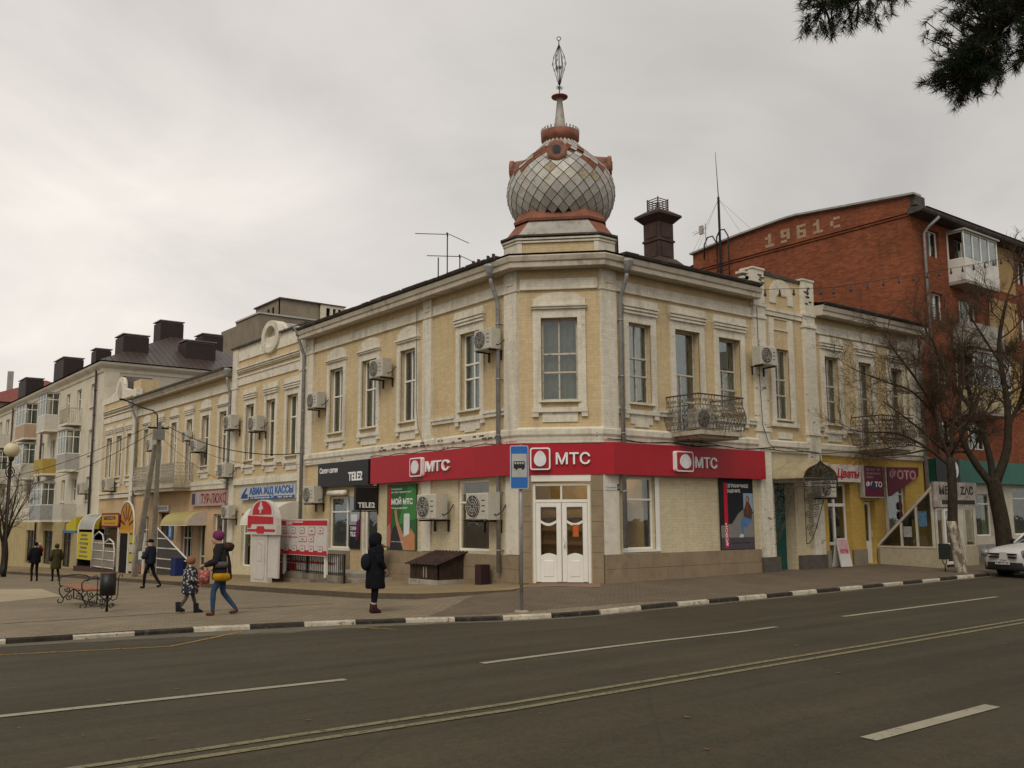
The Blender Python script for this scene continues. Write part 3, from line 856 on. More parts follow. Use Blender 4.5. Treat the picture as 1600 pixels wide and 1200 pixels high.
# worn ledge between the storeys
pathsweep([(0, 3.66), (0.07, 3.68), (0.09, 3.84), (0.13, 3.9), (0.13, 4.04), (0.03, 4.1), (0, 4.1)], [(0, 14.33), (0, 1.56), (1.56, 0), (8.04, 0)]).build('ledge', M_WHTW, CB)
pathsweep([(0, 3.68), (0.07, 3.7), (0.09, 3.84), (0.13, 3.88), (0.13, 4.03), (0.03, 4.08), (0, 4.08)], [(8.6, 0), (10.64, 0)]).build('ledge', M_WHTW, CB)
pathsweep([(0, 3.68), (0.07, 3.7), (0.09, 3.84), (0.13, 3.88), (0.13, 4.03), (0.03, 4.08), (0, 4.08)], [(11.24, 0), (17.75, 0)]).build('ledge', M_WHTW, CB)
for F, a, b_ in ((FR, 2.12, 2.38), (FR, 3.73, 4.26), (FR, 5.8, 6.18), (FR, 7.68, 8.04), (FR, 11.24, 11.58), (FR, 12.86, 13.58), (FL, -3.08, -2.12), (FL, -5.75, -4.52)):
    MB().box(a, b_, -0.07, 0.02, 4.5, 4.6).box(a, b_, -0.1, 0.02, 4.6, 4.69).build('string_course', M_WHT, CB, F)
# little keystones under windows
for F, u in ((FR, 3.06), (FL, -3.8)):
    m = MB(); m.poly([(u - 0.27, 4.16), (u + 0.27, 4.16), (u + 0.27, 4.36), (u + 0.17, 4.4), (u + 0.12, 4.49), (u - 0.12, 4.49), (u - 0.17, 4.4), (u - 0.27, 4.36)], -0.04, 0.02); m.build('apron', M_WHT, CB, F)
# chipped brick where the plaster has come off above the sign
def chips(parent, F, u0, u1, z0, z1, n, y, mat):
    m = MB()
    for _ in range(n):
        u = random.uniform(u0, u1); z = z0 + 0.078 * random.randrange(int((z1 - z0) / 0.078)); w_ = random.choice((0.12, 0.25, 0.25, 0.2)) * random.uniform(0.6, 1)
        m.box(u, u + w_, y - 0.012, y + 0.02, z + 0.012, z + 0.058)
    return tag(m.build('exposed_bricks', mat, parent, F), kind='stuff')
M_BRK = plain('bare_old_brick', (0.11, 0.075, 0.05), 0.95, 0.1, var=0.4, scale=9)
chips(CB, FL, -9.0, -2.3, 3.87, 4.03, 30, -0.122, M_BRK)
chips(CB, FR, 8.1, 8.5, 8.3, 9.4, 7, -0.135, M_BRK); chips(CB, FR, 10.68, 11.1, 8.4, 9.4, 6, -0.135, M_BRK)

# eaves
EAVE = [(0, 8.43), (0.40, 8.40), (0.43, 8.42), (0.43, 8.55), (0.47, 8.58), (0.5, 8.70), (0.47, 8.74), (0, 8.76)]
pathsweep(EAVE, [(0, 14.33), (0, 1.56), (1.56, 0), (8.04, 0)]).build('cornice', M_CORN, CB)
pathsweep([(o, h - 0.1) for o, h in EAVE], [(11.24, 0), (17.75, 0)]).build('cornice', M_CORN, CB)
def gutter(path, z):
    return pathsweep([(0.44, z), (0.55, z + 0.015), (0.585, z + 0.07), (0.56, z + 0.075), (0.53, z + 0.03), (0.44, z + 0.03)], path).build('gutter', M_ROOFD, CB)
gutter([(0, 14.6), (0, 1.9)], 8.745); gutter([(2.0, 0), (7.95, 0)], 8.745); gutter([(11.26, 0), (17.75, 0)], 8.645)
# roof: both wings slope in from the eaves
m = MB()
e, r_, ze, zr = -0.5, 4.6, 8.785, 9.75
m.add([(e, 14.4, ze), (e, 1.35, ze), (1.35, e, ze), (8.04, e, ze), (17.8, e, ze - 0.1), (17.8, r_, zr - 0.1), (8.04, r_, zr), (r_, r_, zr), (r_, 14.4, zr), (9.6, 14.4, 8.7), (9.6, 9.6, 8.7), (17.8, 9.6, 8.6), (8.06, 0.3, 8.9), (11.2, 0.3, 8.85), (11.2, e, ze - 0.08)],
      [(0, 1, 7, 8), (1, 2, 7), (2, 3, 12, 6, 7), (12, 13, 5, 6), (13, 14, 4, 5), (8, 7, 10, 9), (7, 6, 5, 11, 10)])
m.add([(0.5, 14.4, 8.7), (9.6, 14.4, 8.7), (9.6, 14.4, 0), (0.5, 14.4, 0)], [(0, 1, 2, 3)])
m.build('roof', M_ROOFD, CB)
# ragged sheet edges along the roof line
m = MB()
for k in range(24):
    y = 1.9 + k * 0.5 + random.uniform(-0.05, 0.05); z = 8.80 + random.uniform(0, 0.03)
    m.box(-0.53, -0.2, y, y + 0.46, z, z + 0.05)
for y in (2.05, 2.3, 2.75, 3.0): m.box(-0.5, -0.42, y, y + 0.05, 8.8, 8.95)
m.build('roof_sheet_edge', M_ROOFD, CB)
m = MB()
for k in range(11): x = 2.1 + k * 0.53; z = 8.80 + random.uniform(0, 0.025); m.box(x, x + 0.5, -0.53, -0.2, z, z + 0.05)
m.build('roof_sheet_edge', M_ROOFD, CB)
m = MB()
for k in range(12): x = 11.3 + k * 0.53; z = 8.70 + random.uniform(0, 0.025); m.box(x, x + 0.5, -0.53, -0.2, z, z + 0.05)
m.build('roof_sheet_edge', M_ROOFD, CB)
# parapet bay: coping, arched niche, label moulding
m = MB(); m.poly([(8.3, 9.36), (11.0, 9.32), (11.0, 9.42), (9.8, 9.44), (8.3, 9.5)], -0.05, 0.34); m.build('coping', M_ROOFD, CB)
m = MB()
def arch_pts(cx_, z0, hw, hs, n=12, rise=None):
    rise = hw if rise is None else rise
    return [(cx_ - hw, z0), (cx_ + hw, z0)] + [(cx_ + hw * math.cos(math.pi * i / n), hs + rise * math.sin(math.pi * i / n)) for i in range(n + 1)]
m.poly(arch_pts(9.62, 8.5, 0.60, 8.72, 14), -0.03, 0.02); m.build('arched_panel', M_WHT, CB)
m = MB(); m.poly(arch_pts(9.62, 8.3, 0.3, 8.68, 12, 0.16), -0.034, 0.02); m.box(9.36, 9.88, -0.06, 0.02, 8.76, 8.80); m.build('niche', M_YEL, CB)
m = MB()
m.box(8.62, 10.62, -0.07, 0.02, 8.06, 8.2); m.box(8.62, 10.62, -0.1, 0.02, 8.2, 8.3); m.build('label_moulding', M_WHTW, CB)
for a, b_, z in ((8.02, 8.7, 9.3), (8.0, 8.55, 9.38)):
    m = MB()
for k in range(9):
    x = 7.72 + 0.12 * (k % 4) + random.uniform(0, .06); z = 8.95 + 0.085 * (k // 2); m.box(x, 8.62, 0.02, 0.3, z, z + 0.07)
m.build('broken_masonry', M_WHTW, CB)

# brown stone base, tile by tile
tile_me = {}
def tiles(F, u0, u1, z0, z1, y, tw=0.6, th=0.375, mat=None, skip=()):
    mat = mat or M_BROWN
    nu = max(1, round((u1 - u0) / tw)); nz = max(1, round((z1 - z0) / th)); w_, h_ = (u1 - u0) / nu, (z1 - z0) / nz
    k = (round(w_, 3), round(h_, 3), mat.name)
    if k not in tile_me: tile_me[k] = MB().bbox(0.003, w_ - 0.003, -0.02, 0.03, 0.003, h_ - 0.003, 0.004).mesh('tile', mat)
    for i in range(nu):
        for j in range(nz):
            put('tile', tile_me[k], BASE, F @ T(u0 + i * w_, y + random.uniform(-0.003, 0.003), z0 + j * h_))
BASE = MB().box(1.56, 8.02, -0.02, 0.02, -0.3, 0.72).build('stone_base', plain('tile_joint', (0.13, 0.1, 0.07), 0.95, 0.1), CB, FR)
tiles(FR, 1.56, 8.04, -0.03, 0.74, -0.05)
tiles(FC, -1.103, -0.79, 0.0, 2.8, -0.03, 0.6, 0.4); tiles(FC, 0.79, 1.103, 0.0, 2.8, -0.03, 0.6, 0.4)
tiles(FL, -8.9, -1.56, -0.36, 0.72, -0.05, 0.6, 0.36)
M_DSTONE = plain('dark_stone_plinth', (0.10, 0.085, 0.07), 0.8, 0.25, var=0.2, dirt=((0.05, 0.045, 0.04), 0.5))
MB().box(8.0, 8.82, -0.17, 0.05, -0.3, 0.49).build('plinth', M_DSTONE, CB); MB().box(9.92, 11.26, -0.17, 0.05, -0.3, 0.49).build('plinth', M_DSTONE, CB)
M_GTILE = plain('grey_beige_tile', (0.25, 0.215, 0.155), 0.8, 0.2, var=0.12, dirt=((0.16, 0.13, 0.1), 0.5))
for a, b_ in ((11.28, 11.64), (12.95, 13.74), (14.42, 14.5)): MB().box(a, b_, -0.05, 0.03, -0.3, 0.6).build('plinth', M_GTILE, CB)
MB().box(-14.33, -10.85, -0.05, 0.03, -1.2, 0.62).build('plinth', M_GTILE, CB, FL)
MB().box(-9.0, -8.92, -0.05, 0.03, -1.2, 0.7).build('plinth', M_GTILE, CB, FL)

# downpipes
downpipe(CB, FL, -2.27, 8.62, 0.25); downpipe(CB, FR, 2.21, 8.62, 0.9, y=-0.15); downpipe(CB, FL, -14.42, 8.85, 0.0, y=-0.17)
downpipe(CB, FR, 17.6, 8.5, 0.2, y=-0.2)

# near-black core added behind the windows: blocks light, stands for room shade
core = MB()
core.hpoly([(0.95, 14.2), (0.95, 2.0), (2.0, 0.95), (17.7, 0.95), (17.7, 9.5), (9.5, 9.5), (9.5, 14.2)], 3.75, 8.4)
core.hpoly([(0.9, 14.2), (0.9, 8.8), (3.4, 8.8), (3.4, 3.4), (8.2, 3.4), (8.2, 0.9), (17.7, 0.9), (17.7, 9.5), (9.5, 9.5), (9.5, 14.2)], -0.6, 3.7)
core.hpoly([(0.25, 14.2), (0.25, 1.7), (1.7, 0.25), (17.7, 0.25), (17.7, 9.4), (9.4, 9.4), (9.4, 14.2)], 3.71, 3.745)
core.build('shade_core', M_DARK, CB)
# the lit shop on the ground floor
M_SHOPW = plain('shop_wall', (0.42, 0.33, 0.17), 0.9, 0.1)
m = MB(); m.box(3.32, 3.38, 0.3, 8.7, -0.1, 3.65); m.box(3.4, 8.1, 3.32, 3.38, -0.1, 3.65); m.box(0.3, 3.3, 8.7, 8.76, -0.1, 3.65); m.build('shop_partition', M_SHOPW, CB)
m = MB(); m.hpoly([(0.26, 8.7), (0.26, 1.7), (1.7, 0.26), (8.1, 0.26), (8.1, 3.3), (3.3, 3.3), (3.3, 8.7)], -0.02, 0.0); m.build('shop_floor', plain('shop_floor_tile', (0.3, 0.26, 0.2), 0.5), CB)
M_SHELF = plain('shop_shelf', (0.3, 0.16, 0.05), 0.7)
for k, (x0, x1, y0, y1) in enumerate(((3.05, 3.3, 0.9, 1.7), (3.05, 3.3, 2.4, 4.6), (3.5, 5.2, 3.05, 3.3))):
    m = MB()
    for z in (0.1, 0.5, 0.9, 1.3, 1.7, 2.1): m.box(x0, x1, y0, y1, z, z + 0.03)
    m.box(x0, x1, y0, y0 + 0.03, 0, 2.2); m.box(x0, x1, y1 - 0.03, y1, 0, 2.2)
    sh = m.build('shop_shelf', M_SHELF, CB)
m = MB(); m.box(1.7, 3.2, 4.6, 5.2, 0, 1.0); m.build('shop_counter', plain('red_counter', (0.35, 0.01, 0.02), 0.5), CB)
M_LAMP = plain('shop_lamp_glow', (1, 0.85, 0.6), emit=((1.0, 0.78, 0.45), 6.0))
m = MB()
for x, y in ((1.4, 3.2), (1.4, 5.2), (2.9, 0.8), (2.2, 2.0), (2.95, 1.6), (1.9, 1.3)): m.lathe([(0.07, 3.05), (0.09, 3.1)], 10, (x, y))
m.build('ceiling_lamp', M_LAMP, CB)
for x, y, z, p in ((1.5, 3.0, 2.95, 42), (2.6, 1.5, 2.95, 34)):
    l = bpy.data.lights.new('shop_lamp', 'POINT'); l.energy = p; l.color = (1, 0.72, 0.38); l.shadow_soft_size = 0.12
    lo = bpy.data.objects.new('shop_lamp', l); COL.objects.link(lo); lo.location = (x, y, z); lo.parent = CB
# shop windows and doors of the ground floor
a, b_, c, d = loR[0]; window(CB, FR, a, b_, c, d, [(0.70, [1]), (0.30, [1])], M_FRAME, y=0.1, glass=M_SHOPGL, fr=0.07, name='shop_window')
MB().box(a - 0.03, b_ + 0.16, -0.04, 0.02, c - 0.05, c).box(b_, b_ + 0.16, -0.015, 0.02, c, d).build('window_sill', M_FRAME, CB, FR)
a, b_, c, d = loL[0]; window(CB, FL, a, b_, c, d, [(0.70, [1]), (0.30, [1])], M_FRAME, y=0.05, glass=M_SHOPGL, fr=0.07, name='shop_window')
a, b_, c, d = loL[2]; window(CB, FL, a, b_, c, d, [(0.72, [0.8, 0.2]), (0.28, [0.8, 0.2])], M_FRAME, y=0.08, curtain='right', glass=M_GLASS, fr=0.07, name='shop_window')
MB().box(a - 0.04, b_ + 0.04, -0.05, 0.02, c - 0.06, c).build('window_sill', M_FRAME, CB, FL)
m = MB(); m.smooth = True; m.sweep([(0.02, 0.0), (0.18, 0.02), (0.2, 0.1), (0.16, 0.19), (0.02, 0.2)], -12.3, -11.0, 0, 2.5); m.build('roller_box', M_TRIM, CB, FL)
# TELE2 door
def leaf_door(F, u0, u1, z0, z1, solid=0.33, fmat=None, top=None, y=0.1, name='door'):
    w_, h_ = u1 - u0, z1 - z0; fmat = fmat or M_FRAME; m = MB(); f_ = 0.1
    m.bbox(0, f_, y, y + 0.06, 0, h_, 0.01); m.bbox(w_ - f_, w_, y, y + 0.06, 0, h_, 0.01); m.bbox(f_, w_ - f_, y, y + 0.06, h_ - f_, h_, 0.01)
    m.bbox(f_, w_ - f_, y, y + 0.06, 0, h_ * solid, 0.012)
    if top: m.bbox(f_, w_ - f_, y, y + 0.06, top - 0.04, top + 0.04, 0.01)
    o = m.build(name, fmat, CB, F @ T(u0, 0, z0))
    if top: pane(o, f_, w_ - f_, h_ * solid, top - 0.04, y + 0.03, M_SHOPGL); pane(o, f_, w_ - f_, top + 0.04, h_ - f_, y + 0.03, M_SHOPGL)
    else: pane(o, f_, w_ - f_, h_ * solid, h_ - f_, y + 0.03, M_SHOPGL)
    MB().tube([(w_ - 0.06, y, h_ * 0.42), (w_ - 0.06, y - 0.06, h_ * 0.43), (w_ - 0.06, y - 0.06, h_ * 0.52), (w_ - 0.06, y, h_ * 0.53)], 0.012, 6).build('handle', M_FRAME, o)
    return o
leaf_door(FL, -9.98, -9.05, 0.02, 2.06, 0.3)
MB().box(-10.08, -9.98, 0.02, 0.1, -0.3, 2.72).box(-9.98, -9.03, 0.03, 0.09, 2.08, 2.72).build('door_surround', M_TRIM, CB, FL)
# corner entrance with roller shutter box
D = MB()
D.bbox(-0.77, -0.69, 0.06, 0.14, 0.0, 2.62, 0.01); D.bbox(0.69, 0.77, 0.06, 0.14, 0.0, 2.62, 0.01); D.bbox(-0.69, 0.69, 0.06, 0.14, 2.54, 2.62, 0.01); D.bbox(-0.69, 0.69, 0.06, 0.14, 2.1, 2.18, 0.01); D.bbox(-0.025, 0.025, 0.06, 0.14, 2.18, 2.54, 0.01)
door = D.build('entrance_door', M_FRAME, CB, FC)
pane(door, -0.69, -0.025, 2.18, 2.54, 0.1, M_SHOPGL); pane(door, 0.025, 0.69, 2.18, 2.54, 0.1, M_SHOPGL)
def curved_leaf(x0, x1):
    m = MB(); y0, y1 = 0.07, 0.13; s_ = 0.13
    m.bbox(x0, x0 + s_, y0, y1, 0.03, 2.1, 0.012); m.bbox(x1 - s_, x1, y0, y1, 0.03, 2.1, 0.012); m.bbox(x0 + s_, x1 - s_, y0, y1, 1.98, 2.1, 0.012)
    n = 8; a, b_ = x0 + s_, x1 - s_
    low = [(a + (b_ - a) * i / n, 0.72 + 0.06 * math.sin(math.pi * i / n)) for i in range(n + 1)]
    m.poly([(a, 0.03), (b_, 0.03)] + list(reversed(low)), y0, y1)
    up1 = [(a + (b_ - a) * i / n, 1.64 - 0.08 * math.sin(math.pi * i / n)) for i in range(n + 1)]
    up0 = [(p[0], p[1] - 0.07) for p in up1]
    m.poly(up0 + list(reversed(up1)), y0 - 0.005, y1)
    m.bbox(x0 + 0.2, x1 - 0.2, y0 - 0.012, y1, 0.16, 0.6, 0.02)
    o = m.build('door_leaf', M_FRAME, door)
    pane(o, a, b_, 0.74, 1.98, 0.1, M_SHOPGL)
    return o
curved_leaf(-0.685, -0.008); lf = curved_leaf(0.008, 0.685)
door_h = MB(); door_h.smooth = True; door_h.tube([(0.07, 0.07, 0.95), (0.07, -0.02, 0.97), (0.12, -0.03, 1.1), (0.07, -0.02, 1.24), (0.07, 0.07, 1.26)], 0.017, 8); door_h.build('handle', M_FRAME, door)
m = MB(); m.box(-0.16 + 0.45, 0.0 + 0.45, 0.05, 0.054, 1.2, 1.52); m.mi = 1
for k in range(5): m.box(0.315, 0.425, 0.046, 0.05, 1.24 + k * 0.052, 1.27 + k * 0.052)
m.build('hours_sticker', [plain('sticker_dark', (0.3, 0.1, 0.02), 0.5), plain('sticker_red', (0.7, 0.12, 0.02), 0.5)], door)
MB().box(-0.8, 0.8, -0.03, 0.1, 2.66, 2.86).build('roller_box', M_FRAME, CB, FC)
MB().box(-0.86, 0.86, -0.06, 0.25, -0.3, 0.005).build('doorstep', plain('doorstep_tile', (0.24, 0.15, 0.11), 0.8), CB, FC)
# right wing: florist and photo shop doors
window(CB, FR, 11.64, 12.95, 0.1, 2.78, [(0.25, [1.0, 1.05]), (0.5, [1, 1.05]), (0.25, [1, 1.05])], M_FRAME, y=0.2, glass=M_SHOPGL, fr=0.07, name='shop_door', bar=0.09)
leaf_door(FR, 13.76, 14.42, 0.1, 2.2, 0.36, y=0.2)
w_ = window(CB, FR, 15.18, 16.42, 0.88, 3.25, [(0.68, [1]), (0.32, [1])], M_FRAME, y=0.1, curtain='full', cdepth=0.1, cmat=plain('shop_blind', (0.5, 0.47, 0.38), 0.9), name='shop_window')
# arched gateway with a green gate
M_GREEN = plain('green_gate_paint', (0.012, 0.075, 0.062), 0.6, 0.3, var=0.25, scale=4, dirt=((0.02, 0.03, 0.025), 0.6))
g = MB(); g.box(8.84, 9.90, 0.42, 0.46, 0.0, 2.7); gate = g.build('gate', M_GREEN, CB)
for k in range(8):
    MB().bbox(8.86 + k * 0.13, 8.98 + k * 0.13, 0.395, 0.42, 0.02, 2.55 , 0.006).build('board', M_GREEN, gate)
for u in (8.66, 9.98):
    MB().box(u, u + 0.09, -0.02, 0.02, 0.48, 2.7).build('gate_post', plain('cream_wall_paint', (0.5, 0.43, 0.3), 0.9), CB)
# address plate
m = MB(); m.box(1.58, 2.02, -0.075, -0.062, 2.42, 2.58); pl = m.build('address_plate', plain('plate_white', (0.6, 0.6, 0.58), 0.5), CB)
MB().box(2.03, 2.11, -0.075, -0.062, 2.42, 2.58).build('number_plate', M_BSIGN, pl)
text_mesh('Пушкинская', 0.05, M_BSIGN, width=0.36, height=0.05, M=T(1.62, -0.0765, 2.46), parent=pl)
text_mesh('21', 0.05, M_WSIGN, width=0.055, height=0.08, M=T(2.042, -0.0765, 2.46), parent=pl)
# ------------------------------------------------------------------ dome over the corner
DM = FC @ T(0, 1.46, 0)
def octo(hw, cut, hd=None):
    hd = hw if hd is None else hd
    return [(-hw + cut, -hd), (hw - cut, -hd), (hw, -hd + cut), (hw, hd - cut), (hw - cut, hd), (-hw + cut, hd), (-hw, hd - cut), (-hw, -hd + cut)]
def frust(m, p0, z0, p1, z1, mis=None):
    n = len(p0); vs = [(*p, z0) for p in p0] + [(*p, z1) for p in p1]
    b = len(m.v); m.v.extend(vs)
    for i in range(n): j = (i + 1) % n; m.f.append((b + i, b + j, b + n + j, b + n + i)); m.m.append(mis[i] if mis else 0); m.sm.append(False)
    m.f.append(tuple(b + n + i for i in range(n))); m.m.append(mis[2] if mis else 0); m.sm.append(False)
M_RUST = plain('rusty_red_sheet', (0.235, 0.09, 0.055), 0.7, 0.3, 0.1, var=0.3, scale=2.5, dirt=((0.10, 0.045, 0.03), 0.7))
M_ZINC = plain('weathered_zinc', (0.34, 0.325, 0.29), 0.6, 0.35, 0.15, var=0.2, scale=2, dirt=((0.18, 0.14, 0.1), 0.6))
M_DORM = plain('dusty_red_dormer', (0.26, 0.125, 0.085), 0.8, 0.2, var=0.3, scale=5, dirt=((0.12, 0.06, 0.045), 0.6))
OC = octo(1.52, 0.42, 1.46)
m = MB(); m.hpoly(OC, 8.7, 9.36); m.build('dome_parapet', M_YEL, CB, DM)
for s_ in (-1, 1):
    m = MB(); pts = [(s_ * 0.99, -1.49), (s_ * 1.115, -1.49), (s_ * 1.55, -1.055), (s_ * 1.55, -0.86), (s_ * 1.3, -0.86), (s_ * 0.99, -1.3)]
    m.hpoly(pts if s_ > 0 else list(reversed(pts)), 8.76, 9.37); m.build('corner_pier', M_WHT, CB, DM)
    MB().box(*sorted((s_ * 1.525, s_ * 1.55)), -0.86, 1.0, 8.76, 9.4).build('metal_flank', M_ZINC, CB, DM)
for z, o in ((9.2, 0.05), (9.28, 0.08), (9.37, 0.12)):
    m = MB(); m.hpoly(octo(1.52 + o, 0.42 + o * 0.4, 1.46 + o), z, z + 0.05); m.build('moulding', M_WHT if z < 9.35 else M_ROOFD, CB, DM)
m = MB(); frust(m, octo(1.52, 0.42, 1.46), 9.43, octo(1.2, 0.40, 1.16), 9.95, [0, 1, 1, 1, 1, 1, 1, 1]); m.build('roof_skirt', [M_ZINC, M_RUST], CB, DM)
m = MB(); frust(m, octo(1.28, 0.42, 1.24), 9.92, octo(1.3, 0.44, 1.26), 9.99); frust(m, octo(1.3, 0.44, 1.26), 9.99, octo(1.06, 0.40, 1.02), 10.4); m.build('roof_collar', M_RUST, CB, DM)
DPROF = [(1.14, 10.1), (1.34, 10.31), (1.44, 10.5), (1.53, 10.75), (1.57, 11.0), (1.56, 11.2), (1.49, 11.5), (1.34, 11.73), (1.10, 11.98), (0.86, 12.2), (0.62, 12.42), (0.46, 12.58), (0.42, 12.7)]
def dome_at(s):
    """point of the profile at arc share s, with its outward normal"""
    L_ = [0.0]
    for a, b_ in zip(DPROF, DPROF[1:]): L_.append(L_[-1] + math.hypot(b_[0] - a[0], b_[1] - a[1]))
    d = s * L_[-1]
    for i in range(len(DPROF) - 1):
        if d <= L_[i + 1] + 1e-9:
            f = (d - L_[i]) / (L_[i + 1] - L_[i]); a, b_ = DPROF[i], DPROF[i + 1]
            return a[0] + (b_[0] - a[0]) * f, a[1] + (b_[1] - a[1]) * f
m = MB(); m.smooth = True; m.lathe([(r - 0.03, z) for r, z in DPROF], 36); dome = m.build('dome', plain('dome_boarding', (0.11, 0.06, 0.04), 0.9, 0.15, var=0.4), CB, DM)
M_SC = [plain('dome_scale_%d' % k, c, 0.55, 0.4, 0.2, var=0.16, scale=4, dirt=((0.2, 0.14, 0.09), 0.45)) for k, c in enumerate(((0.40, 0.39, 0.36), (0.46, 0.445, 0.41), (0.33, 0.32, 0.29), (0.42, 0.395, 0.345)))]
M_SCR = plain('rusted_scale', (0.17, 0.055, 0.03), 0.75, 0.25, var=0.35, scale=5); M_SCP = plain('patched_scale', (0.33, 0.28, 0.19), 0.7, 0.25, var=0.3, scale=9, dirt=((0.12, 0.06, 0.03), 0.9))
NC, NR = 26, 15
back = MB(); random.seed(21)
for i in range(NR):
    for j in range(NC):
        s0, s1, s2 = i / (NR + 1.0), (i + 1) / (NR + 1.0), min(1.0, (i + 2) / (NR + 1.0))
        th = 2 * math.pi * (j + 0.5 * (i % 2)) / NC; h = math.pi / NC * 0.985
        def P(s, t, o): r, z = dome_at(s); return Vector(((r + o) * math.cos(t), (r + o) * math.sin(t), z))
        e = 0.012
        c_ = (P(s1, th, 0.02)); q = [P(s0, th, 0.034), P(s1, th + h, 0.016), P(s2, th, 0.006), P(s1, th - h, 0.016)]
        q = [c_ + (p - c_) * 0.95 for p in q]; inn = [p - Vector((c_.x, c_.y, 0)).normalized() * 0.014 for p in q]
        vs = q + inn; fs = [(0, 1, 2, 3), (7, 6, 5, 4), (1, 0, 4, 5), (2, 1, 5, 6), (3, 2, 6, 7), (0, 3, 7, 4)]
        a = (math.degrees(th) + 90) % 360; a = a - 360 if a > 180 else a       # 0 faces the street
        rnd = random.random()
        if abs(a) > 118: back.add(vs, fs); continue
        if 7 <= i <= 12 and rnd < 0.08 + 0.05 * (i - 7) + (0.42 if 8 <= i <= 11 and -85 < a < 5 else 0.08): mt = M_SCR
        elif 5 <= i <= 12 and rnd > 0.955: mt = M_SCP
        else: mt = random.choice(M_SC)
        if i >= 9 and random.random() < 0.05: continue
        MB().add(vs, fs).build('scale', mt, dome)
tag(back.build('scales_behind', M_SC[0], dome), kind='stuff')
for k in range(4):
    a = -90 + 90 * k; m = MB(); m.smooth = True
    ring = [(0.25 * math.cos(2 * math.pi * i / 20), 0.25 * math.sin(2 * math.pi * i / 20)) for i in range(20)]
    m.rings([[(x, -0.5, z + 0.12) for x, z in ring], [(x, -1.42, z) for x, z in ring]])
    m.poly([(-0.25, -0.42), (0.25, -0.42), (0.25, 0.0), (-0.25, 0.0)], -1.42, -0.9)
    m.smooth = False; m.rings([[(x * 1.16, -1.38, z * 1.16) for x, z in ring], [(x * 1.16, -1.48, z * 1.16) for x, z in ring], [(x * 0.95, -1.5, z * 0.95) for x, z in ring]])
    dm = m.build('dormer', M_DORM, CB, DM @ RZ(R(a + 90)) @ T(0, 0, 11.86))
    mm = MB(); mm.poly([(0.125 * math.cos(2 * math.pi * i / 14), 0.135 * math.sin(2 * math.pi * i / 14)) for i in range(14)], -1.51, -1.49); mm.mi = 1
    for x in (-0.07, -0.035, 0, 0.035, 0.07): mm.box(x - 0.005, x + 0.005, -1.52, -1.508, -0.11, 0.11)
    mm.build('dormer_vent', [plain('vent_grey', (0.05, 0.05, 0.055), 0.6), M_IRON], dm)
m = MB(); m.smooth = True; m.lathe([(0.40, 12.52), (0.48, 12.62), (0.56, 12.70), (0.57, 12.93), (0.5, 12.94), (0.16, 12.97)], 28); cr = m.build('dome_crown', M_RUST, CB, DM)
m = MB()
for k in range(30):
    t_ = 2 * math.pi * k / 30; m.box(-0.018, 0.018, -0.57, -0.535, 12.91, 13.02, RZ(t_))
tag(m.build('crown_teeth', M_ZINC, cr), kind='stuff')
m = MB(); m.smooth = True; m.lathe([(0.22, 12.95), (0.165, 13.15), (0.125, 13.55), (0.08, 13.96), (0.1, 13.98)], 14); m.build('spire_cone', M_ZINC, CB, DM)
m = MB(); m.smooth = True; m.lathe([(0.05, 13.95), (0.12, 14.0), (0.13, 14.05), (0.24, 14.05), (0.25, 14.08), (0.13, 14.09), (0.1, 14.15), (0.03, 14.19)], 16); m.build('finial_ball', M_RUST, CB, DM)
M_SPI = plain('rusty_iron', (0.06, 0.035, 0.028), 0.7, 0.3, 0.2)
def spiral(c, r, a0, turns, ax, ay, n=16, r1=0.15):
    out = []
    for i in range(n + 1):
        f = i / n; rr = r * (1 - f * (1 - r1)); a = a0 + turns * 2 * math.pi * f
        out.append(Vector(c) + Vector(ax) * rr * math.cos(a) + Vector(ay) * rr * math.sin(a))
    return out
m = MB(); m.smooth = True
m.tube([(0, 0, 14.15), (0, 0, 15.85)], 0.016, 6)
m.tube(spiral((0, 0, 15.92), 0.06, 0, 1, (1, 0, 0), (0, 0, 1), 10, 1.0), 0.012, 5)
for k in range(6):
    a = math.pi * k / 3; ax = Vector((math.cos(a), math.sin(a), 0))
    m.tube([ax * 0.02 + Vector((0, 0, 14.45)), ax * 0.1 + Vector((0, 0, 14.75)), ax * 0.2 + Vector((0, 0, 15.1)), ax * 0.16 + Vector((0, 0, 15.35)), ax * 0.05 + Vector((0, 0, 15.62)), Vector((0, 0, 15.75))], 0.009, 4)
    for z, r_, o in ((15.12, 0.055, 0.17), (14.92, 0.05, 0.12), (15.32, 0.05, 0.14), (14.36, 0.05, 0.07), (15.0, 0.045, 0.08)):
        m.tube(spiral(ax * o + Vector((0, 0, z)), r_, random.uniform(0, 6), 1.2, ax, (0, 0, 1), 9), 0.007, 4)
m.build('finial', M_SPI, CB, DM)

# brick chimney cased in rusty sheet, behind the right wing's eaves
ch = MB(); ch.box(-0.6, 0.6, -0.6, 0.6, 8.6, 10.3)
M_CHIM = plain('dark_brown_sheet', (0.055, 0.028, 0.02), 0.6, 0.35, 0.15, var=0.35, scale=2, dirt=((0.09, 0.05, 0.035), 0.6))
CHM = T(7.9, 3.67)
chim = ch.build('chimney', M_CHIM, CB, CHM)
m = MB(); frust(m, octo(0.6, 0.001), 10.3, octo(0.42, 0.001), 10.5); m.box(-0.36, 0.36, -0.36, 0.36, 10.4, 11.8); m.box(-0.4, 0.4, -0.4, 0.4, 11.1, 11.17)
for s_ in (-1, 1):
    for z0, z1 in ((10.55, 11.03), (11.24, 11.7)): m.box(-0.24, 0.24, s_ * 0.37 - 0.01, s_ * 0.37 + 0.01, z0, z1); m.box(s_ * 0.37 - 0.01, s_ * 0.37 + 0.01, -0.24, 0.24, z0, z1)
m.build('chimney_shaft', M_CHIM, chim)
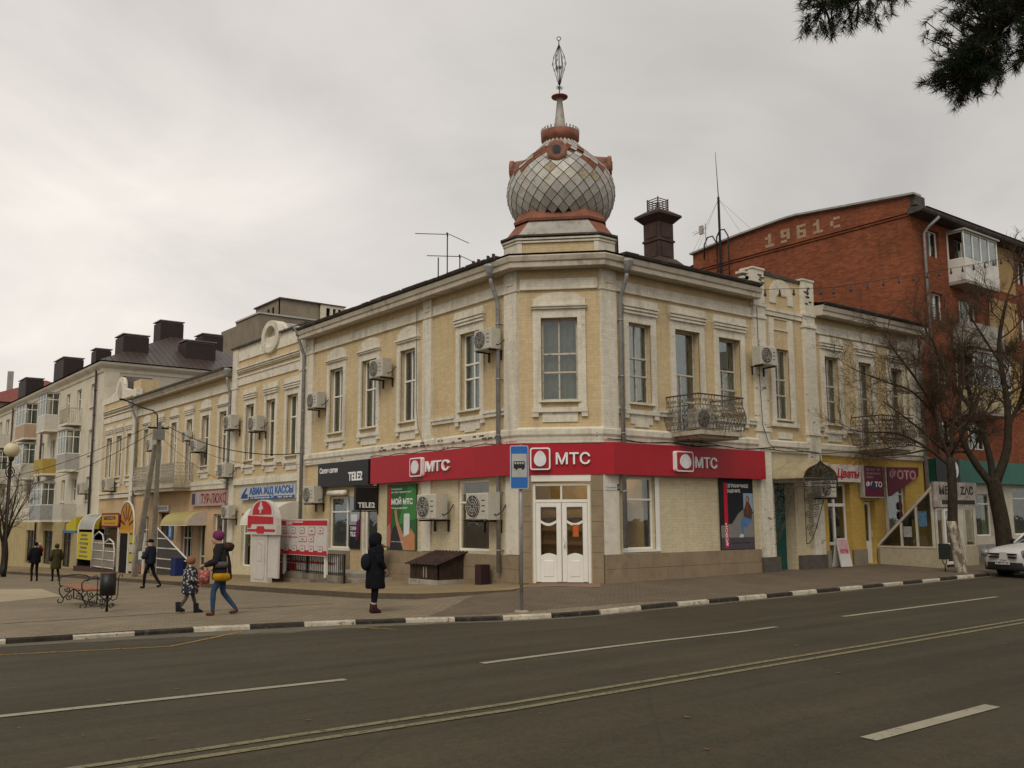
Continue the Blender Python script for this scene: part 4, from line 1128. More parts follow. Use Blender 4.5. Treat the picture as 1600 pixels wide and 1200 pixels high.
m = MB(); frust(m, octo(0.38, 0.001), 11.78, octo(0.56, 0.001), 11.98); m.box(-0.58, 0.58, -0.58, 0.58, 11.98, 12.06); frust(m, octo(0.58, 0.001), 12.06, octo(0.28, 0.001), 12.26); m.build('chimney_cap', M_CHIM, chim)
m = MB()
for z in (12.30, 12.38, 12.46, 12.54, 12.62):
    for s_ in (-1, 1): m.box(-0.27, 0.27, s_ * 0.25 - 0.01, s_ * 0.25 + 0.01, z, z + 0.025); m.box(s_ * 0.25 - 0.01, s_ * 0.25 + 0.01, -0.27, 0.27, z, z + 0.025)
for sx in (-1, 1):
    for sy in (-1, 1): m.box(sx * 0.25 - 0.015, sx * 0.25 + 0.015, sy * 0.25 - 0.015, sy * 0.25 + 0.015, 12.2, 12.68)
m.build('chimney_grate', M_CHIM, chim)

# ------------------------------------------------------------------ balconies of the right front
M_SLAB = plain('weathered_balcony_slab', (0.45, 0.4, 0.31), 0.9, 0.15, var=0.2, dirt=((0.2, 0.12, 0.07), 0.75), bump=0.3)
M_RAIL = plain('flaking_rail_paint', (0.15, 0.13, 0.105), 0.7, 0.3, 0.1, var=0.6, scale=14, dirt=((0.07, 0.045, 0.03), 0.8))
def iron_panel(m, L_, h, y=0.0, bulge=0.12, step=0.13):
    """ornamental railing in the XZ plane bellied towards -Y"""
    n = max(2, int(L_ / step))
    def by(z): return y - bulge * math.sin(math.pi * min(1, max(0, (z - 0.05) / (h * 0.72)))) ** 1.5
    for i in range(n + 1):
        x = L_ * i / n
        m.tube([(x, by(z), z) for z in (0.0, h * 0.15, h * 0.3, h * 0.45, h * 0.6, h * 0.75, h)], 0.011, 4)
    for i in range(n):
        x = L_ * (i + 0.5) / n
        for zc, r_, s_ in ((h * 0.22, 0.06, 1), (h * 0.38, 0.07, -1), (h * 0.56, 0.06, 1), (h * 0.86, 0.05, -1)):
            m.tube(spiral((x, by(zc), zc), r_, s_ * 1.5 + (i % 2) * math.pi, s_ * 1.4, (1, 0, 0), (0, 0, 1), 10), 0.011, 4)
    for z in (0.06, h * 0.72): m.box(0, L_, by(z) - 0.008, by(z) + 0.008, z - 0.012, z + 0.012)
def balcony(x0, x1, d, zb):
    o = MB(); o.hpoly([(x0 + 0.1, 0), (x0, -d), (x1, -d), (x1 - 0.1, 0)], zb + 0.08, zb + 0.2); o.hpoly([(x0 + 0.3, 0), (x0 + 0.15, -d + 0.15), (x1 - 0.15, -d + 0.15), (x1 - 0.3, 0)], zb, zb + 0.08)
    bal = o.build('balcony', M_SLAB, CB, FR)
    m = MB(); iron_panel(m, x1 - x0 - 0.06, 0.98); m.build('railing', M_RAIL, bal, T(x0 + 0.03, -d + 0.06, zb + 0.2))
    m = MB(); iron_panel(m, d - 0.06, 0.98); m.build('railing', M_RAIL, bal, T(x0 + 0.04, 0, zb + 0.2) @ RZ(R(-90)))
    m = MB(); iron_panel(m, d - 0.06, 0.98); m.build('railing', M_RAIL, bal, T(x1 - 0.04, -d + 0.06, zb + 0.2) @ RZ(R(90)))
    m = MB(); z = zb + 0.2 + 0.98
    m.box(x0, x1, -d + 0.035, -d + 0.085, z, z + 0.035); m.box(x0, x0 + 0.05, -d + 0.085, 0, z, z + 0.035); m.box(x1 - 0.05, x1, -d + 0.085, 0, z, z + 0.035); m.build('handrail', plain('rusty_handrail', (0.10, 0.065, 0.045), 0.8, 0.2, var=0.4), bal)
    m = MB()
    for x in (x0 + 0.25, x1 - 0.33): m.poly([(0, 0), (0.0, -0.28), (0.08, -0.28), (d * 0.7, -0.03), (d * 0.7, 0)], -0.035, 0.035); m.xform(T(0, 0, 0))
    return bal
balcony(4.06, 6.0, 1.25, 3.86)
balcony(13.25, 15.2, 1.2, 3.84)

# ------------------------------------------------------------------ wrought iron porch over the gate
PC = empty('entrance_porch', (8.67, 0, 0.0), 0, 'arched iron porch with scroll grilles and pale canopy over the green gate', 'porch')
def ogee(w_, zb, h, n=10):
    """half curves meeting in a point"""
    L_ = []
    for i in range(n + 1):
        f = i / n; x = w_ / 2 * f
        z = zb + h * (0.72 * math.sqrt(max(0, 1 - (1 - f) ** 2)) + 0.28 * f ** 6)
        L_.append((x, z))
    return L_ + [(w_ - x, z) for x, z in reversed(L_[:-1])]
og = ogee(1.74, 2.86, 0.55)
m = MB(); m.smooth = True
rg = []
vs = [(x, -1.22, z) for x, z in og] + [(x, 0.0, z) for x, z in og]; n = len(og)
m.add(vs, [(i, i + 1, n + i + 1, n + i) for i in range(n - 1)])
vs2 = [(x, y, z - 0.02) for x, y, z in vs]; m.add(vs2, [(n + i, n + i + 1, i + 1, i) for i in range(n - 1)])
m.build('canopy_roof', plain('pale_canopy_sheet', (0.34, 0.29, 0.18), 0.6, 0.3, var=0.2, dirt=((0.2, 0.16, 0.1), 0.6)), PC)
m = MB(); m.smooth = True
M_GRIL = plain('greyish_wrought_iron', (0.085, 0.078, 0.068), 0.6, 0.35, 0.2, var=0.4, scale=12)
m.tube([(x, -1.22, z) for x, z in og], 0.016, 5); m.tube([(0, -1.22, 2.86), (1.74, -1.22, 2.86)], 0.016, 5)
m.tube(spiral((0.87, -1.22, 3.0), 0.16, 0, 1, (1, 0, 0), (0, 0, 1), 14, 1), 0.012, 4)
for k in range(9): a = math.pi * k / 8; m.tube([(0.87 + 0.16 * math.cos(a), -1.22, 2.92 + 0.16 * math.sin(a)), (0.87 + 0.62 * math.cos(a) * (1 if abs(math.cos(a)) > 0.3 else 0.8), -1.22, 2.9 + 0.36 * math.sin(a))], 0.011, 4)
for k in range(8):
    a = math.pi * (k + 0.5) / 8; m.tube(spiral((0.87 + 0.42 * math.cos(a), -1.22, 2.93 + 0.27 * math.sin(a)), 0.075, k, 1.5, (1, 0, 0), (0, 0, 1), 10), 0.011, 4)
m.tube([(0.87, -1.22, 3.38), (0.87, -1.22, 3.62)], [0.02, 0.006], 5)
m.build('tympanum_grille', M_GRIL, PC)
def hang_grille(nm, L_, zt, cut, M):
    """grille filling a bay from zt down to a curved edge cut(x)"""
    m = MB(); m.smooth = True
    m.tube([(0, 0, zt), (L_, 0, zt)], 0.014, 5); m.tube([(0, 0, zt - 0.12), (L_, 0, zt - 0.12)], 0.01, 4)
    xs_ = frange(0, L_, 14); m.tube([(x, 0, cut(x)) for x in xs_], 0.014, 5)
    for x in (0.0, L_): m.tube([(x, 0, zt), (x, 0, cut(x))], 0.015, 5)
    z = zt - 0.06
    for i in range(int(L_ / 0.12)): m.tube(spiral((0.06 + i * 0.12, 0, z), 0.05, 0, 1.0, (1, 0, 0), (0, 0, 1), 8, 1), 0.008, 4)
    r_ = 0.115; zc = zt - 0.26; row = 0
    while zc > 0.5:
        x = 0.12 + (row % 2) * 0.1
        while x < L_ - 0.05:
            if zc - r_ > cut(x): m.tube(spiral((x, 0, zc), r_, row + x * 9, 1.6 * (1 if row % 2 else -1), (1, 0, 0), (0, 0, 1), 12), 0.011, 4)
            x += 0.225
        zc -= 0.2; row += 1
    return m.build(nm, M_GRIL, PC, M)
for x in (0.02, 1.72): hang_grille('side_grille', 1.2, 2.84, lambda x: 0.85 + 1.75 * ss(x / 0.95 - 0.05), T(x, 0, 0) @ RZ(R(-90)))
hang_grille('front_fringe', 1.74, 2.84, lambda x: 2.6, T(0, -1.22, 0))

# ------------------------------------------------------------------ signs on the corner building
def rounded(w_, h_, r_, n=5):
    out = []
    for cx_, cz_, a0 in ((w_ - r_, r_, -90), (w_ - r_, h_ - r_, 0), (r_, h_ - r_, 90), (r_, r_, 180)):
        for i in range(n + 1): a = R(a0 + 90 * i / n); out.append((cx_ + r_ * math.cos(a), cz_ + r_ * math.sin(a)))
    return out
RS = empty('shop_sign', (0, 1.6, 2.82), 0, 'long red fascia sign wrapping the corner with three white egg emblems', 'sign')
SI = RS.matrix_basis.inverted() if False else T(0, -1.6, -2.82)
m = MB(); m.hpoly([(-0.01, 9.1), (-0.25, 9.1), (-0.25, 1.745), (1.745, -0.25), (8.13, -0.25), (8.13, -0.01), (1.56, -0.01), (-0.01, 1.56)], 2.83, 3.68)
m.build('fascia_panel', M_REDSIGN, RS, SI)
m = MB()
for y in (3.2, 4.7, 6.2, 7.7): m.box(-0.2502, -0.2496, y, y + 0.005, 2.85, 3.66)
for x in (3.3, 4.9, 6.5): m.box(x, x + 0.005, -0.2502, -0.2496, 2.85, 3.66)
tag(m.build('panel_joint', plain('dark_red_joint', (0.2, 0.004, 0.01), 0.6), RS, SI), kind='stuff')
def egg(w_, h_, n=24):
    return [(w_ / 2 * math.sin(-2 * math.pi * i / n) * (1 - 0.16 * math.cos(2 * math.pi * i / n)) * 1.03, -h_ / 2 * (-math.cos(2 * math.pi * i / n))) for i in range(n)]
def mts(F, ul, uw, tl, tw, zl0, zl1, zt0, zt1):
    M = SI @ F; h_ = zl1 - zl0
    m = MB(); m.poly([(x + ul, z + zl0) for x, z in rounded(uw, h_, 0.07)], -0.12, 0.0); lg = m.build('logo_box', M_WSIGN, RS, M)
    m = MB(); m.poly([(x + ul + 0.035, z + zl0 + 0.035) for x, z in rounded(uw - 0.07, h_ - 0.07, 0.05)], -0.124, -0.12); m.build('logo_field', M_REDSIGN, lg)
    m = MB(); e_ = egg(uw * 0.58, h_ * 0.70); m.poly([(x + ul + uw / 2, z + (zl0 + zl1) / 2) for x, z in reversed(e_)], -0.16, -0.124); m.build('egg', plain('egg_white', (0.68, 0.70, 0.72), 0.5), lg)
    text_mesh('МТС', 0.4, M_WSIGN, extrude=0.03, offset=0.006, width=tw, height=zt1 - zt0, M=M @ T(tl, -0.032, zt0), parent=RS, name='letters')
mts(FC @ T(0, -0.05), -0.80, 0.54, -0.12, 0.91, 2.96, 3.55, 3.10, 3.42)
mts(FR @ T(0, -0.25), 4.02, 0.72, 4.88, 0.95, 2.96, 3.53, 3.08, 3.40)
mts(FL @ T(0, -0.25), -6.50, 0.66, -5.72, 1.25, 2.96, 3.53, 3.08, 3.40)

TS = empty('shop_sign', (-0.2, 11.1, 2.82), 0, 'black fascia sign with white letters left of the red fascia', 'sign')
TI = T(0.2, -11.1, -2.82)
m = MB(); m.box(-12.93, -9.3, -0.22, -0.005, 2.82, 3.66); m.build('fascia_panel', M_BSIGN, TS, TI @ FL)
text_mesh('Салон связи', 0.25, M_WSIGN, extrude=0.004, offset=0.006, width=1.35, height=0.2, M=TI @ FL @ T(-12.78, -0.228, 3.30), parent=TS, name='letters')
text_mesh('TELE2', 0.3, M_WSIGN, extrude=0.012, offset=0.008, width=0.95, height=0.3, shear=0.0, M=TI @ FL @ T(-10.62, -0.235, 2.98) @ Matrix.Shear('XZ', 4, (0, 0)), parent=TS, name='letters')
P2 = empty('projecting_sign', (-0.1, 9.6, 1.95), 0, 'small black box sign on a bracket projecting over the side street door', 'sign')
PI_ = T(0.1, -9.6, -1.95)
m = MB(); m.bbox(-0.86, -0.08, -0.06, 0.06, 1.98, 2.72, 0.01); m.build('sign_box', M_BSIGN, P2, PI_ @ T(0, 9.0))
text_mesh('TELE2', 0.3, M_WSIGN, extrude=0.004, offset=0.008, width=0.62, height=0.17, M=PI_ @ T(-0.78, 9.0 - 0.066, 2.06), parent=P2, name='letters')
m = MB(); m.box(-0.95, 0, -0.02, 0.02, 1.93, 1.97); m.box(-0.95, 0, -0.02, 0.02, 2.73, 2.77); m.box(-0.04, -0.0, -0.02, 0.02, 1.85, 2.85); m.build('bracket', M_IRON, P2, PI_ @ T(0, 9.0))

# posters: flat prints on boards
def flatpoly(parent, name, pts, y, mat, M): return MB().poly(pts, y - 0.002, y).build(name, mat, parent, M)
C = lambda n, c: plain('print_' + n, c, 0.6, 0.25, var=0.12, scale=6)
PG = empty('poster', (0, 7.45, 0.72), 0, 'green poster with a hand holding a white phone', 'poster'); GI = T(0, -7.45, -0.72) @ FL
MB().box(-8.3, -6.57, -0.075, -0.055, 0.72, 2.77).build('board', C('dark_green', (0.03, 0.11, 0.035)), PG, GI)
flatpoly(PG, 'print_patch', [(-7.6, 1.5), (-6.58, 1.7), (-6.58, 2.6), (-7.0, 2.74), (-7.3, 2.2)], -0.0765, C('leaf_green', (0.05, 0.2, 0.05)), GI)
flatpoly(PG, 'red_stripe', [(-8.2, 0.8), (-8.06, 0.8), (-8.06, 2.7), (-8.2, 2.7)], -0.0765, C('red', (0.5, 0.01, 0.03)), GI)
flatpoly(PG, 'sleeve', [(-8.1, 0.74), (-7.2, 0.74), (-7.45, 1.3), (-7.7, 1.55), (-7.95, 1.4)], -0.078, C('dark_cloth', (0.03, 0.028, 0.035)), GI)
flatpoly(PG, 'forearm', [(-7.3, 0.74), (-6.9, 0.74), (-7.25, 1.15), (-7.62, 1.62), (-7.72, 2.0), (-7.84, 1.95), (-7.72, 1.5)], -0.0795, C('skin', (0.42, 0.22, 0.13)), GI)
flatpoly(PG, 'hand', [(-7.05, 0.74), (-6.62, 0.74), (-6.62, 1.2), (-6.86, 1.42), (-6.92, 1.25), (-7.25, 1.15), (-7.3, 1.0)], -0.081, C('skin2', (0.45, 0.21, 0.1)), GI)
flatpoly(PG, 'other_hand', [(-8.28, 0.85), (-8.1, 0.78), (-8.05, 1.3), (-8.12, 1.55), (-8.28, 1.45)], -0.0795, C('pink_skin', (0.42, 0.16, 0.13)), GI)
m = MB(); m.poly([(x - 7.27, z + 1.12) for x, z in rounded(0.34, 0.74, 0.05)], -0.0825, -0.081); m.build('phone', C('phone_white', (0.6, 0.62, 0.62)), PG, GI)
for ln, z, h_, w_ in (('Бесплатный', 2.60, 0.06, 0.62), ('выезд и приложение', 2.49, 0.06, 1.2), ('МОЙ МТС', 2.14, 0.24, 1.26), ('Только #СВОИ', 2.0, 0.06, 0.95)):
    text_mesh(ln, 0.2, M_WSIGN, offset=0.006 if h_ > 0.1 else 0.003, width=w_, height=h_, M=GI @ T(-8.02, -0.0835, z), parent=PG, name='letters')
text_mesh('mts.ru/my', 0.1, M_WSIGN, width=0.7, height=0.05, M=GI @ T(-8.0, -0.0835, 0.96), parent=PG, name='letters')

PB = empty('poster', (6.95, 0, 0.74), 0, 'dark poster with a red stripe and a figure seated on steps', 'poster'); BI = T(-6.95, 0, -0.74)
MB().box(6.18, 7.72, -0.055, -0.03, 0.74, 2.82).build('board', C('night', (0.01, 0.011, 0.014)), PB, BI)
flatpoly(PB, 'steps', [(6.2, 1.1), (7.7, 1.1), (7.7, 1.8), (7.3, 1.95), (7.0, 1.8), (6.7, 1.5), (6.2, 1.45)], -0.0565, C('step_grey', (0.2, 0.19, 0.18)), BI)
flatpoly(PB, 'sky_patch', [(7.25, 1.9), (7.7, 1.85), (7.7, 2.4), (7.25, 2.4)], -0.0565, C('sky_blue', (0.24, 0.33, 0.42)), BI)
flatpoly(PB, 'red_stripe', [(6.36, 0.8), (6.52, 0.8), (6.52, 2.7), (6.36, 2.7)], -0.058, C('red', (0.5, 0.01, 0.03)), BI)
flatpoly(PB, 'floor', [(6.2, 0.76), (7.7, 0.76), (7.7, 1.1), (6.2, 1.1)], -0.0565, C('violet_grey', (0.07, 0.06, 0.075)), BI)
flatpoly(PB, 'jacket', [(7.25, 1.62), (7.6, 1.6), (7.66, 1.9), (7.52, 2.12), (7.36, 2.1), (7.24, 1.85)], -0.058, C('brown_jacket', (0.07, 0.04, 0.025)), BI)
flatpoly(PB, 'hair', [(7.36, 1.8), (7.46, 1.78), (7.52, 2.25), (7.44, 2.34), (7.36, 2.26)], -0.0595, C('auburn', (0.15, 0.04, 0.015)), BI)
flatpoly(PB, 'face', [(7.38, 2.16), (7.46, 2.16), (7.47, 2.28), (7.38, 2.28)], -0.061, C('skin', (0.42, 0.22, 0.13)), BI)
flatpoly(PB, 'jeans', [(7.1, 1.44), (7.4, 1.4), (7.62, 1.62), (7.25, 1.7), (7.12, 1.6)], -0.0595, C('jeans', (0.07, 0.17, 0.36)), BI)
flatpoly(PB, 'shin', [(7.12, 1.15), (7.2, 1.15), (7.24, 1.44), (7.1, 1.44)], -0.0595, C('jeans', (0.07, 0.17, 0.36)), BI)
flatpoly(PB, 'shoe', [(7.0, 1.1), (7.2, 1.1), (7.2, 1.18), (7.08, 1.2)], -0.061, C('phone_white', (0.6, 0.62, 0.62)), BI)
text_mesh('БЕЗГРАНИЧНОЕ', 0.2, M_WSIGN, offset=0.004, width=1.12, height=0.11, M=BI @ T(6.38, -0.0585, 2.56), parent=PB, name='letters')
text_mesh('ОБЩЕНИЕ', 0.2, M_WSIGN, offset=0.004, width=0.74, height=0.11, M=BI @ T(6.38, -0.0585, 2.40), parent=PB, name='letters')
text_mesh('#СВОИ', 0.2, M_WSIGN, offset=0.004, width=0.66, height=0.12, M=BI @ T(6.50, -0.0605, 0.86) @ Matrix.Rotation(R(-90), 4, 'Y'), parent=PB, name='letters')
text_mesh('безлимитные звонки', 0.2, M_WSIGN, width=0.85, height=0.045, M=BI @ T(6.62, -0.0585, 0.92), parent=PB, name='letters')

PT = empty('poster', (0, 10.6, 0.6), 0, 'narrow dark poster between the side street window and door', 'poster'); TI2 = T(0, -10.6, -0.6) @ FL
MB().box(-10.84, -10.12, -0.05, -0.03, 0.72, 2.45).build('board', C('night', (0.01, 0.011, 0.014)), PT, TI2)
flatpoly(PT, 'photo', [(-10.83, 1.5), (-10.13, 1.5), (-10.13, 2.44), (-10.83, 2.44)], -0.0515, C('grey_photo', (0.28, 0.30, 0.34)), TI2)
flatpoly(PT, 'magenta', [(-10.4, 0.9), (-10.13, 1.2), (-10.13, 1.7), (-10.35, 1.6)], -0.053, C('plum', (0.12, 0.01, 0.08)), TI2)
flatpoly(PT, 'card', [(-10.7, 1.62), (-10.3, 1.62), (-10.28, 1.86), (-10.72, 1.86)], -0.0545, C('phone_white', (0.6, 0.62, 0.62)), TI2)
for s_, z in (('ТАРИФ', 1.31), ('TELE2', 1.12)): text_mesh(s_, 0.2, M_WSIGN, offset=0.006, width=0.42, height=0.15, M=TI2 @ T(-10.76, -0.0545, z), parent=PT, name='letters')

# ------------------------------------------------------------------ signs and grille of the right wing
SF = empty('shop_sign', (12.55, -0.2, 2.83), 0, 'white florist sign with red slanted letters Цветы', 'sign'); FI = T(-12.55, 0.2, -2.83)
MB().box(11.85, 13.28, -0.22, -0.02, 2.83, 3.4).build('sign_box', plain('pinkish_white_panel', (0.6, 0.53, 0.5), 0.5), SF, FI)
text_mesh('Цветы', 0.3, C('flower_red', (0.42, 0.01, 0.02)), extrude=0.004, offset=0.01, width=1.3, height=0.36, shear=0.2, M=FI @ T(11.92, -0.226, 2.9), parent=SF, name='letters')
S1 = empty('shop_sign', (14.1, -0.15, 2.36), 0, 'maroon box sign with the word ФОТО over the narrow white door', 'sign'); I1 = T(-14.1, 0.15, -2.36)
MB().box(13.52, 14.7, -0.2, -0.02, 2.36, 3.4).build('sign_box', C('maroon', (0.11, 0.008, 0.025)), S1, I1)
MB().box(13.47, 13.515, -0.21, -0.02, 2.33, 3.42).box(13.515, 14.74, -0.21, -0.02, 2.32, 2.355).build('sign_frame', plain('dull_sign_frame', (0.4, 0.36, 0.33), 0.5), S1, I1)
text_mesh('ФОТО', 0.3, M_WSIGN, offset=0.006, width=0.98, height=0.2, M=I1 @ T(13.62, -0.205, 2.68), parent=S1, name='letters')
text_mesh('срочное фото\nна документы\nпечать', 0.1, C('faint_pink', (0.5, 0.3, 0.32)), width=0.85, height=0.36, M=I1 @ T(13.68, -0.205, 2.98), parent=S1, name='letters')
m = MB(); m.poly([(14.05 + 0.13 * math.cos(i * math.pi / 8), 2.72 + 0.15 * math.sin(i * math.pi / 8)) for i in range(16)], -0.209, -0.207); m.build('emblem', C('dark_blue', (0.02, 0.03, 0.12)), S1, I1)
S2 = empty('shop_sign', (16.2, -0.1, 2.4), 0, 'wedge shaped maroon ФОТО panel across the photo shop window', 'sign'); I2 = T(-16.2, 0.1, -2.4)
MB().poly([(15.15, 2.38), (15.28, 2.38), (17.2, 3.12), (17.25, 3.45), (15.15, 3.4)], -0.1, -0.07).build('panel', C('maroon', (0.11, 0.008, 0.025)), S2, I2)
text_mesh('ФОТО', 0.3, C('faded_pink', (0.38, 0.2, 0.2)), offset=0.012, width=1.75, height=0.36, M=I2 @ T(15.28, -0.104, 2.98), parent=S2, name='letters')
m = MB(); m.box(15.0, 15.06, -0.12, -0.02, 0.9, 3.4); tag(m.build('sign_batten', M_OLDFR), 'thin upright batten beside the photo shop window', 'batten')
m = MB()
for k, z in enumerate((2.05, 1.72, 1.36, 1.02)):
    m.poly([(16.2 + 0.13 * math.cos(i * math.pi / 6), z + 0.15 * math.sin(i * math.pi / 6)) for i in range(12)], 0.082, 0.086); m.poly([(15.27 + 0.07 * math.cos(i * math.pi / 6), z + 0.15 * math.sin(i * math.pi / 6)) for i in range(12)], 0.082, 0.086)
tag(m.build('window_stickers', C('maroon', (0.2, 0.012, 0.03)), CB), kind='stuff')
AB = empty('advert_board', (12.0, -0.35, 0.08), 0, 'small white standing advert board with a pink picture by the florist door', 'board')
m = MB(); m.box(-0.3, 0.3, -0.02, 0.02, 0, 0.92, Matrix.Rotation(R(-10), 4, 'X')); m.build('panel', plain('board_white', (0.58, 0.56, 0.54), 0.5), AB)
m = MB(); m.box(-0.27, 0.27, -0.024, -0.02, 0.42, 0.88, Matrix.Rotation(R(-10), 4, 'X')); m.build('picture', C('rose', (0.5, 0.3, 0.32)), AB)
text_mesh('РОЗЫ', 0.2, C('flower_red', (0.42, 0.01, 0.02)), offset=0.01, width=0.42, height=0.13, M=Matrix.Rotation(R(-10), 4, 'X') @ T(-0.21, -0.026, 0.44), parent=AB, name='letters')
m = MB(); m.box(-0.3, 0.3, -0.02, 0.02, 0, 0.92, T(0, 0.32) @ Matrix.Rotation(R(10), 4, 'X')); m.build('back_panel', plain('board_white', (0.58, 0.56, 0.54), 0.5), AB)
# ------------------------------------------------------------------ yellow houses further down the side street
random.seed(50)
M_YEL2 = brickpaint('faded_yellow_brick', (0.525, 0.405, 0.23), (0.595, 0.475, 0.29), (0.28, 0.22, 0.14), 0.35)
M_PCH = plain('peach_plaster', (0.52, 0.37, 0.22), 0.9, 0.15, var=0.1, scale=0.9, dirt=((0.36, 0.26, 0.16), 0.4))
def house(name, loc_y, label):
    return empty(name, (0, loc_y, -0.5), 0, label, 'house')
def HI(y): return T(0, -y, 0.5) @ FL

# house with the oval window in its parapet
H2 = house('yellow_house', 18.0, 'yellow house with an oval window in its parapet beside the corner building'); I = HI(18.0)
upo = [(-16.10, -15.10, 4.16, 6.50), (-18.05, -17.15, 4.16, 6.50), (-20.15, -19.27, 4.16, 6.50)]
loo = [(-20.3, -19.3, -0.2, 1.95), (-17.6, -16.3, -0.3, 2.1)]
wall('upper_wall', M_YEL2, H2, I, -21.65, -14.36, 3.15, 9.0, upo)
wall('lower_wall', M_CRM, H2, I, -21.65, -14.36, -1.6, 3.15, loo)
for k, (a, b_, c, d) in enumerate(upo):
    w_ = window(H2, I, a, b_, c, d, [(0.64, [1, 1]), (0.36, [1, 1])], M_FRAME, curtain=('full', 'sides', None)[k]); casing(w_, b_ - a, d - c, 'bars', M_WHT)
w_ = window(H2, I, *loo[0], [(0.62, [1]), (0.38, [1])], M_FRAME); window(H2, I, *loo[1], [(0.75, [1, 1]), (0.25, [1, 1])], M_FRAME, name='shop_door')
for a, b_ in ((-21.65, -21.1), (-14.92, -14.38)): MB().box(a, b_, -0.09, 0.03, -1.4, 9.08).box(a - 0.03, b_ + 0.03, -0.12, 0.03, 7.3, 7.4).build('pilaster', M_WHT, H2, I)
MB().box(-21.1, -14.92, -0.05, 0.02, 8.5, 9.08).build('parapet_band', M_TRIM, H2, I)
for z, o, h_ in ((7.42, 0.05, 0.34), (7.76, 0.09, 0.06), (7.96, 0.08, 0.06), (8.02, 0.13, 0.06), (8.1, 0.17, 0.07)): MB().box(-21.1, -14.92, -o, 0.02, z, z + h_).build('moulding', M_WHT, H2, I)
MB().box(-21.1, -14.92, -0.1, 0.02, 3.15, 3.36).box(-21.1, -14.92, -0.06, 0.02, 3.36, 3.44).build('ledge', M_WHTW, H2, I)
for a, b_ in ((-21.08, -20.4), (-19.05, -18.3), (-16.9, -16.32)): MB().box(a, b_, -0.08, 0.02, 3.92, 4.06).build('string_course', M_WHT, H2, I)
m = MB(); m.box(-21.75, -18.5, -0.16, 0.3, 9.08, 9.15); m.build('coping', M_ROOFD, H2, I); m = MB(); m.box(-16.8, -14.4, -0.16, 0.3, 9.08, 9.15); m.build('coping', M_ROOFD, H2, I)
ov = MB(); n = 28; oc = (-17.7, 9.08)
ring = lambda rx, rzz, y: [(oc[0] + rx * math.cos(2 * math.pi * i / n), y, oc[1] + rzz * math.sin(2 * math.pi * i / n)) for i in range(n)]
ov.rings([ring(0.85, 0.66, 0.3), ring(0.85, 0.66, -0.14), ring(0.52, 0.44, -0.14), ring(0.5, 0.42, 0.12)], cap=False); ovo = ov.build('oval_window', M_WHTW, H2, I)
m = MB(); m.poly([(oc[0] + 0.52 * math.cos(2 * math.pi * i / n), oc[1] + 0.44 * math.sin(2 * math.pi * i / n)) for i in range(n)], 0.1, 0.12); m.build('oval_panel', M_CORN, ovo)
m = MB(); m.smooth = True
vs = []
for y in (0.2, 2.2):
    for i in range(13): a = math.pi * i / 12; vs.append((oc[0] + 0.85 * math.cos(a), y, oc[1] + 0.62 * math.sin(a)))
m.add(vs, [(i, i + 1, 14 + i, 13 + i) for i in range(12)]); m.build('barrel_roof', M_ZINC, H2, I)
m = MB(); m.poly([(-21.65, -1.5), (-14.37, -1.5), (-14.37, 8.9), (-21.65, 8.9)], 0.6, 9.0); m.build('shade_core', M_DARK, H2, I)  # dark block added inside the house to stop light and stand for room shade
m = MB(); m.add([(-21.65, 0.28, 9.0), (-14.37, 0.28, 9.0), (-14.37, 9.4, 9.1), (-21.65, 9.4, 9.1)], [(0, 1, 2, 3)]); m.build('roof', M_ROOFD, H2, I)
downpipe(H2, I, -21.75, 8.2, -0.2, y=-0.12, hop=True, out=0.3)

# long house with the balcony
H3 = house('yellow_house', 28.5, 'long yellow house with a pale balcony behind the leaning concrete pole'); I = HI(28.5)
upo = [(-23.12, -22.26, 4.16, 6.48), (-25.3, -24.38, 4.16, 6.48), (-27.36, -26.54, 3.5, 6.48), (-29.56, -28.72, 4.16, 6.5), (-31.62, -30.82, 3.5, 6.47), (-33.95, -33.1, 4.16, 6.5)]
loo = [(-23.5, -21.9, 0.35, 1.95), (-25.3, -24.45, -0.75, 1.5), (-27.6, -26.05, -0.15, 1.55), (-30.9, -29.3, -0.85, 2.05), (-34.0, -32.6, 0.3, 1.9)]
wall('upper_wall', M_YEL2, H3, I, -35.6, -21.68, 3.05, 8.2, upo)
wall('lower_wall', M_PCH, H3, I, -35.6, -21.68, -1.8, 3.05, loo)
for k, (a, b_, c, d) in enumerate(upo):
    w_ = window(H3, I, a, b_, c, d, PVC if c > 4 else [(0.68, [1, 1]), (0.32, [1, 1])], M_FRAME, curtain=('full', None, 'half', 'sides', None, 'full')[k], name='window' if c > 4 else 'balcony_door'); casing(w_, b_ - a, d - c, 'panel' if c > 4 else 'door', M_WHT)
window(H3, I, *loo[0], [(0.5, [1, 1]), (0.5, [1, 1])], M_FRAME); window(H3, I, *loo[1], [(0.35, [1]), (0.65, [1])], M_FRAME, name='door'); window(H3, I, *loo[2], [(0.6, [1, 1, 1]), (0.4, [1, 1, 1])], M_FRAME)
window(H3, I, *loo[3], [(0.75, [1, 1]), (0.25, [1, 1])], plain('dark_brown_frame', (0.05, 0.03, 0.025), 0.6), name='door'); window(H3, I, *loo[4], PVC, M_FRAME)
MB().box(-35.6, -21.7, -0.05, 0.02, 7.36, 7.7).box(-35.6, -21.7, -0.08, 0.02, 7.32, 7.36).build('frieze', M_WHT, H3, I)
pathsweep([(0, 7.98), (0.40, 7.95), (0.43, 8.05), (0.47, 8.1), (0.5, 8.25), (0, 8.28)], [(0, 35.6), (0, 21.75)]).build('cornice', M_CORN, H3, T(0, -28.5, 0.5))
for a, b_ in ((-35.6, -35.1),): MB().box(a, b_, -0.09, 0.03, 3.0, 7.98).build('pilaster', M_WHT, H3, I)
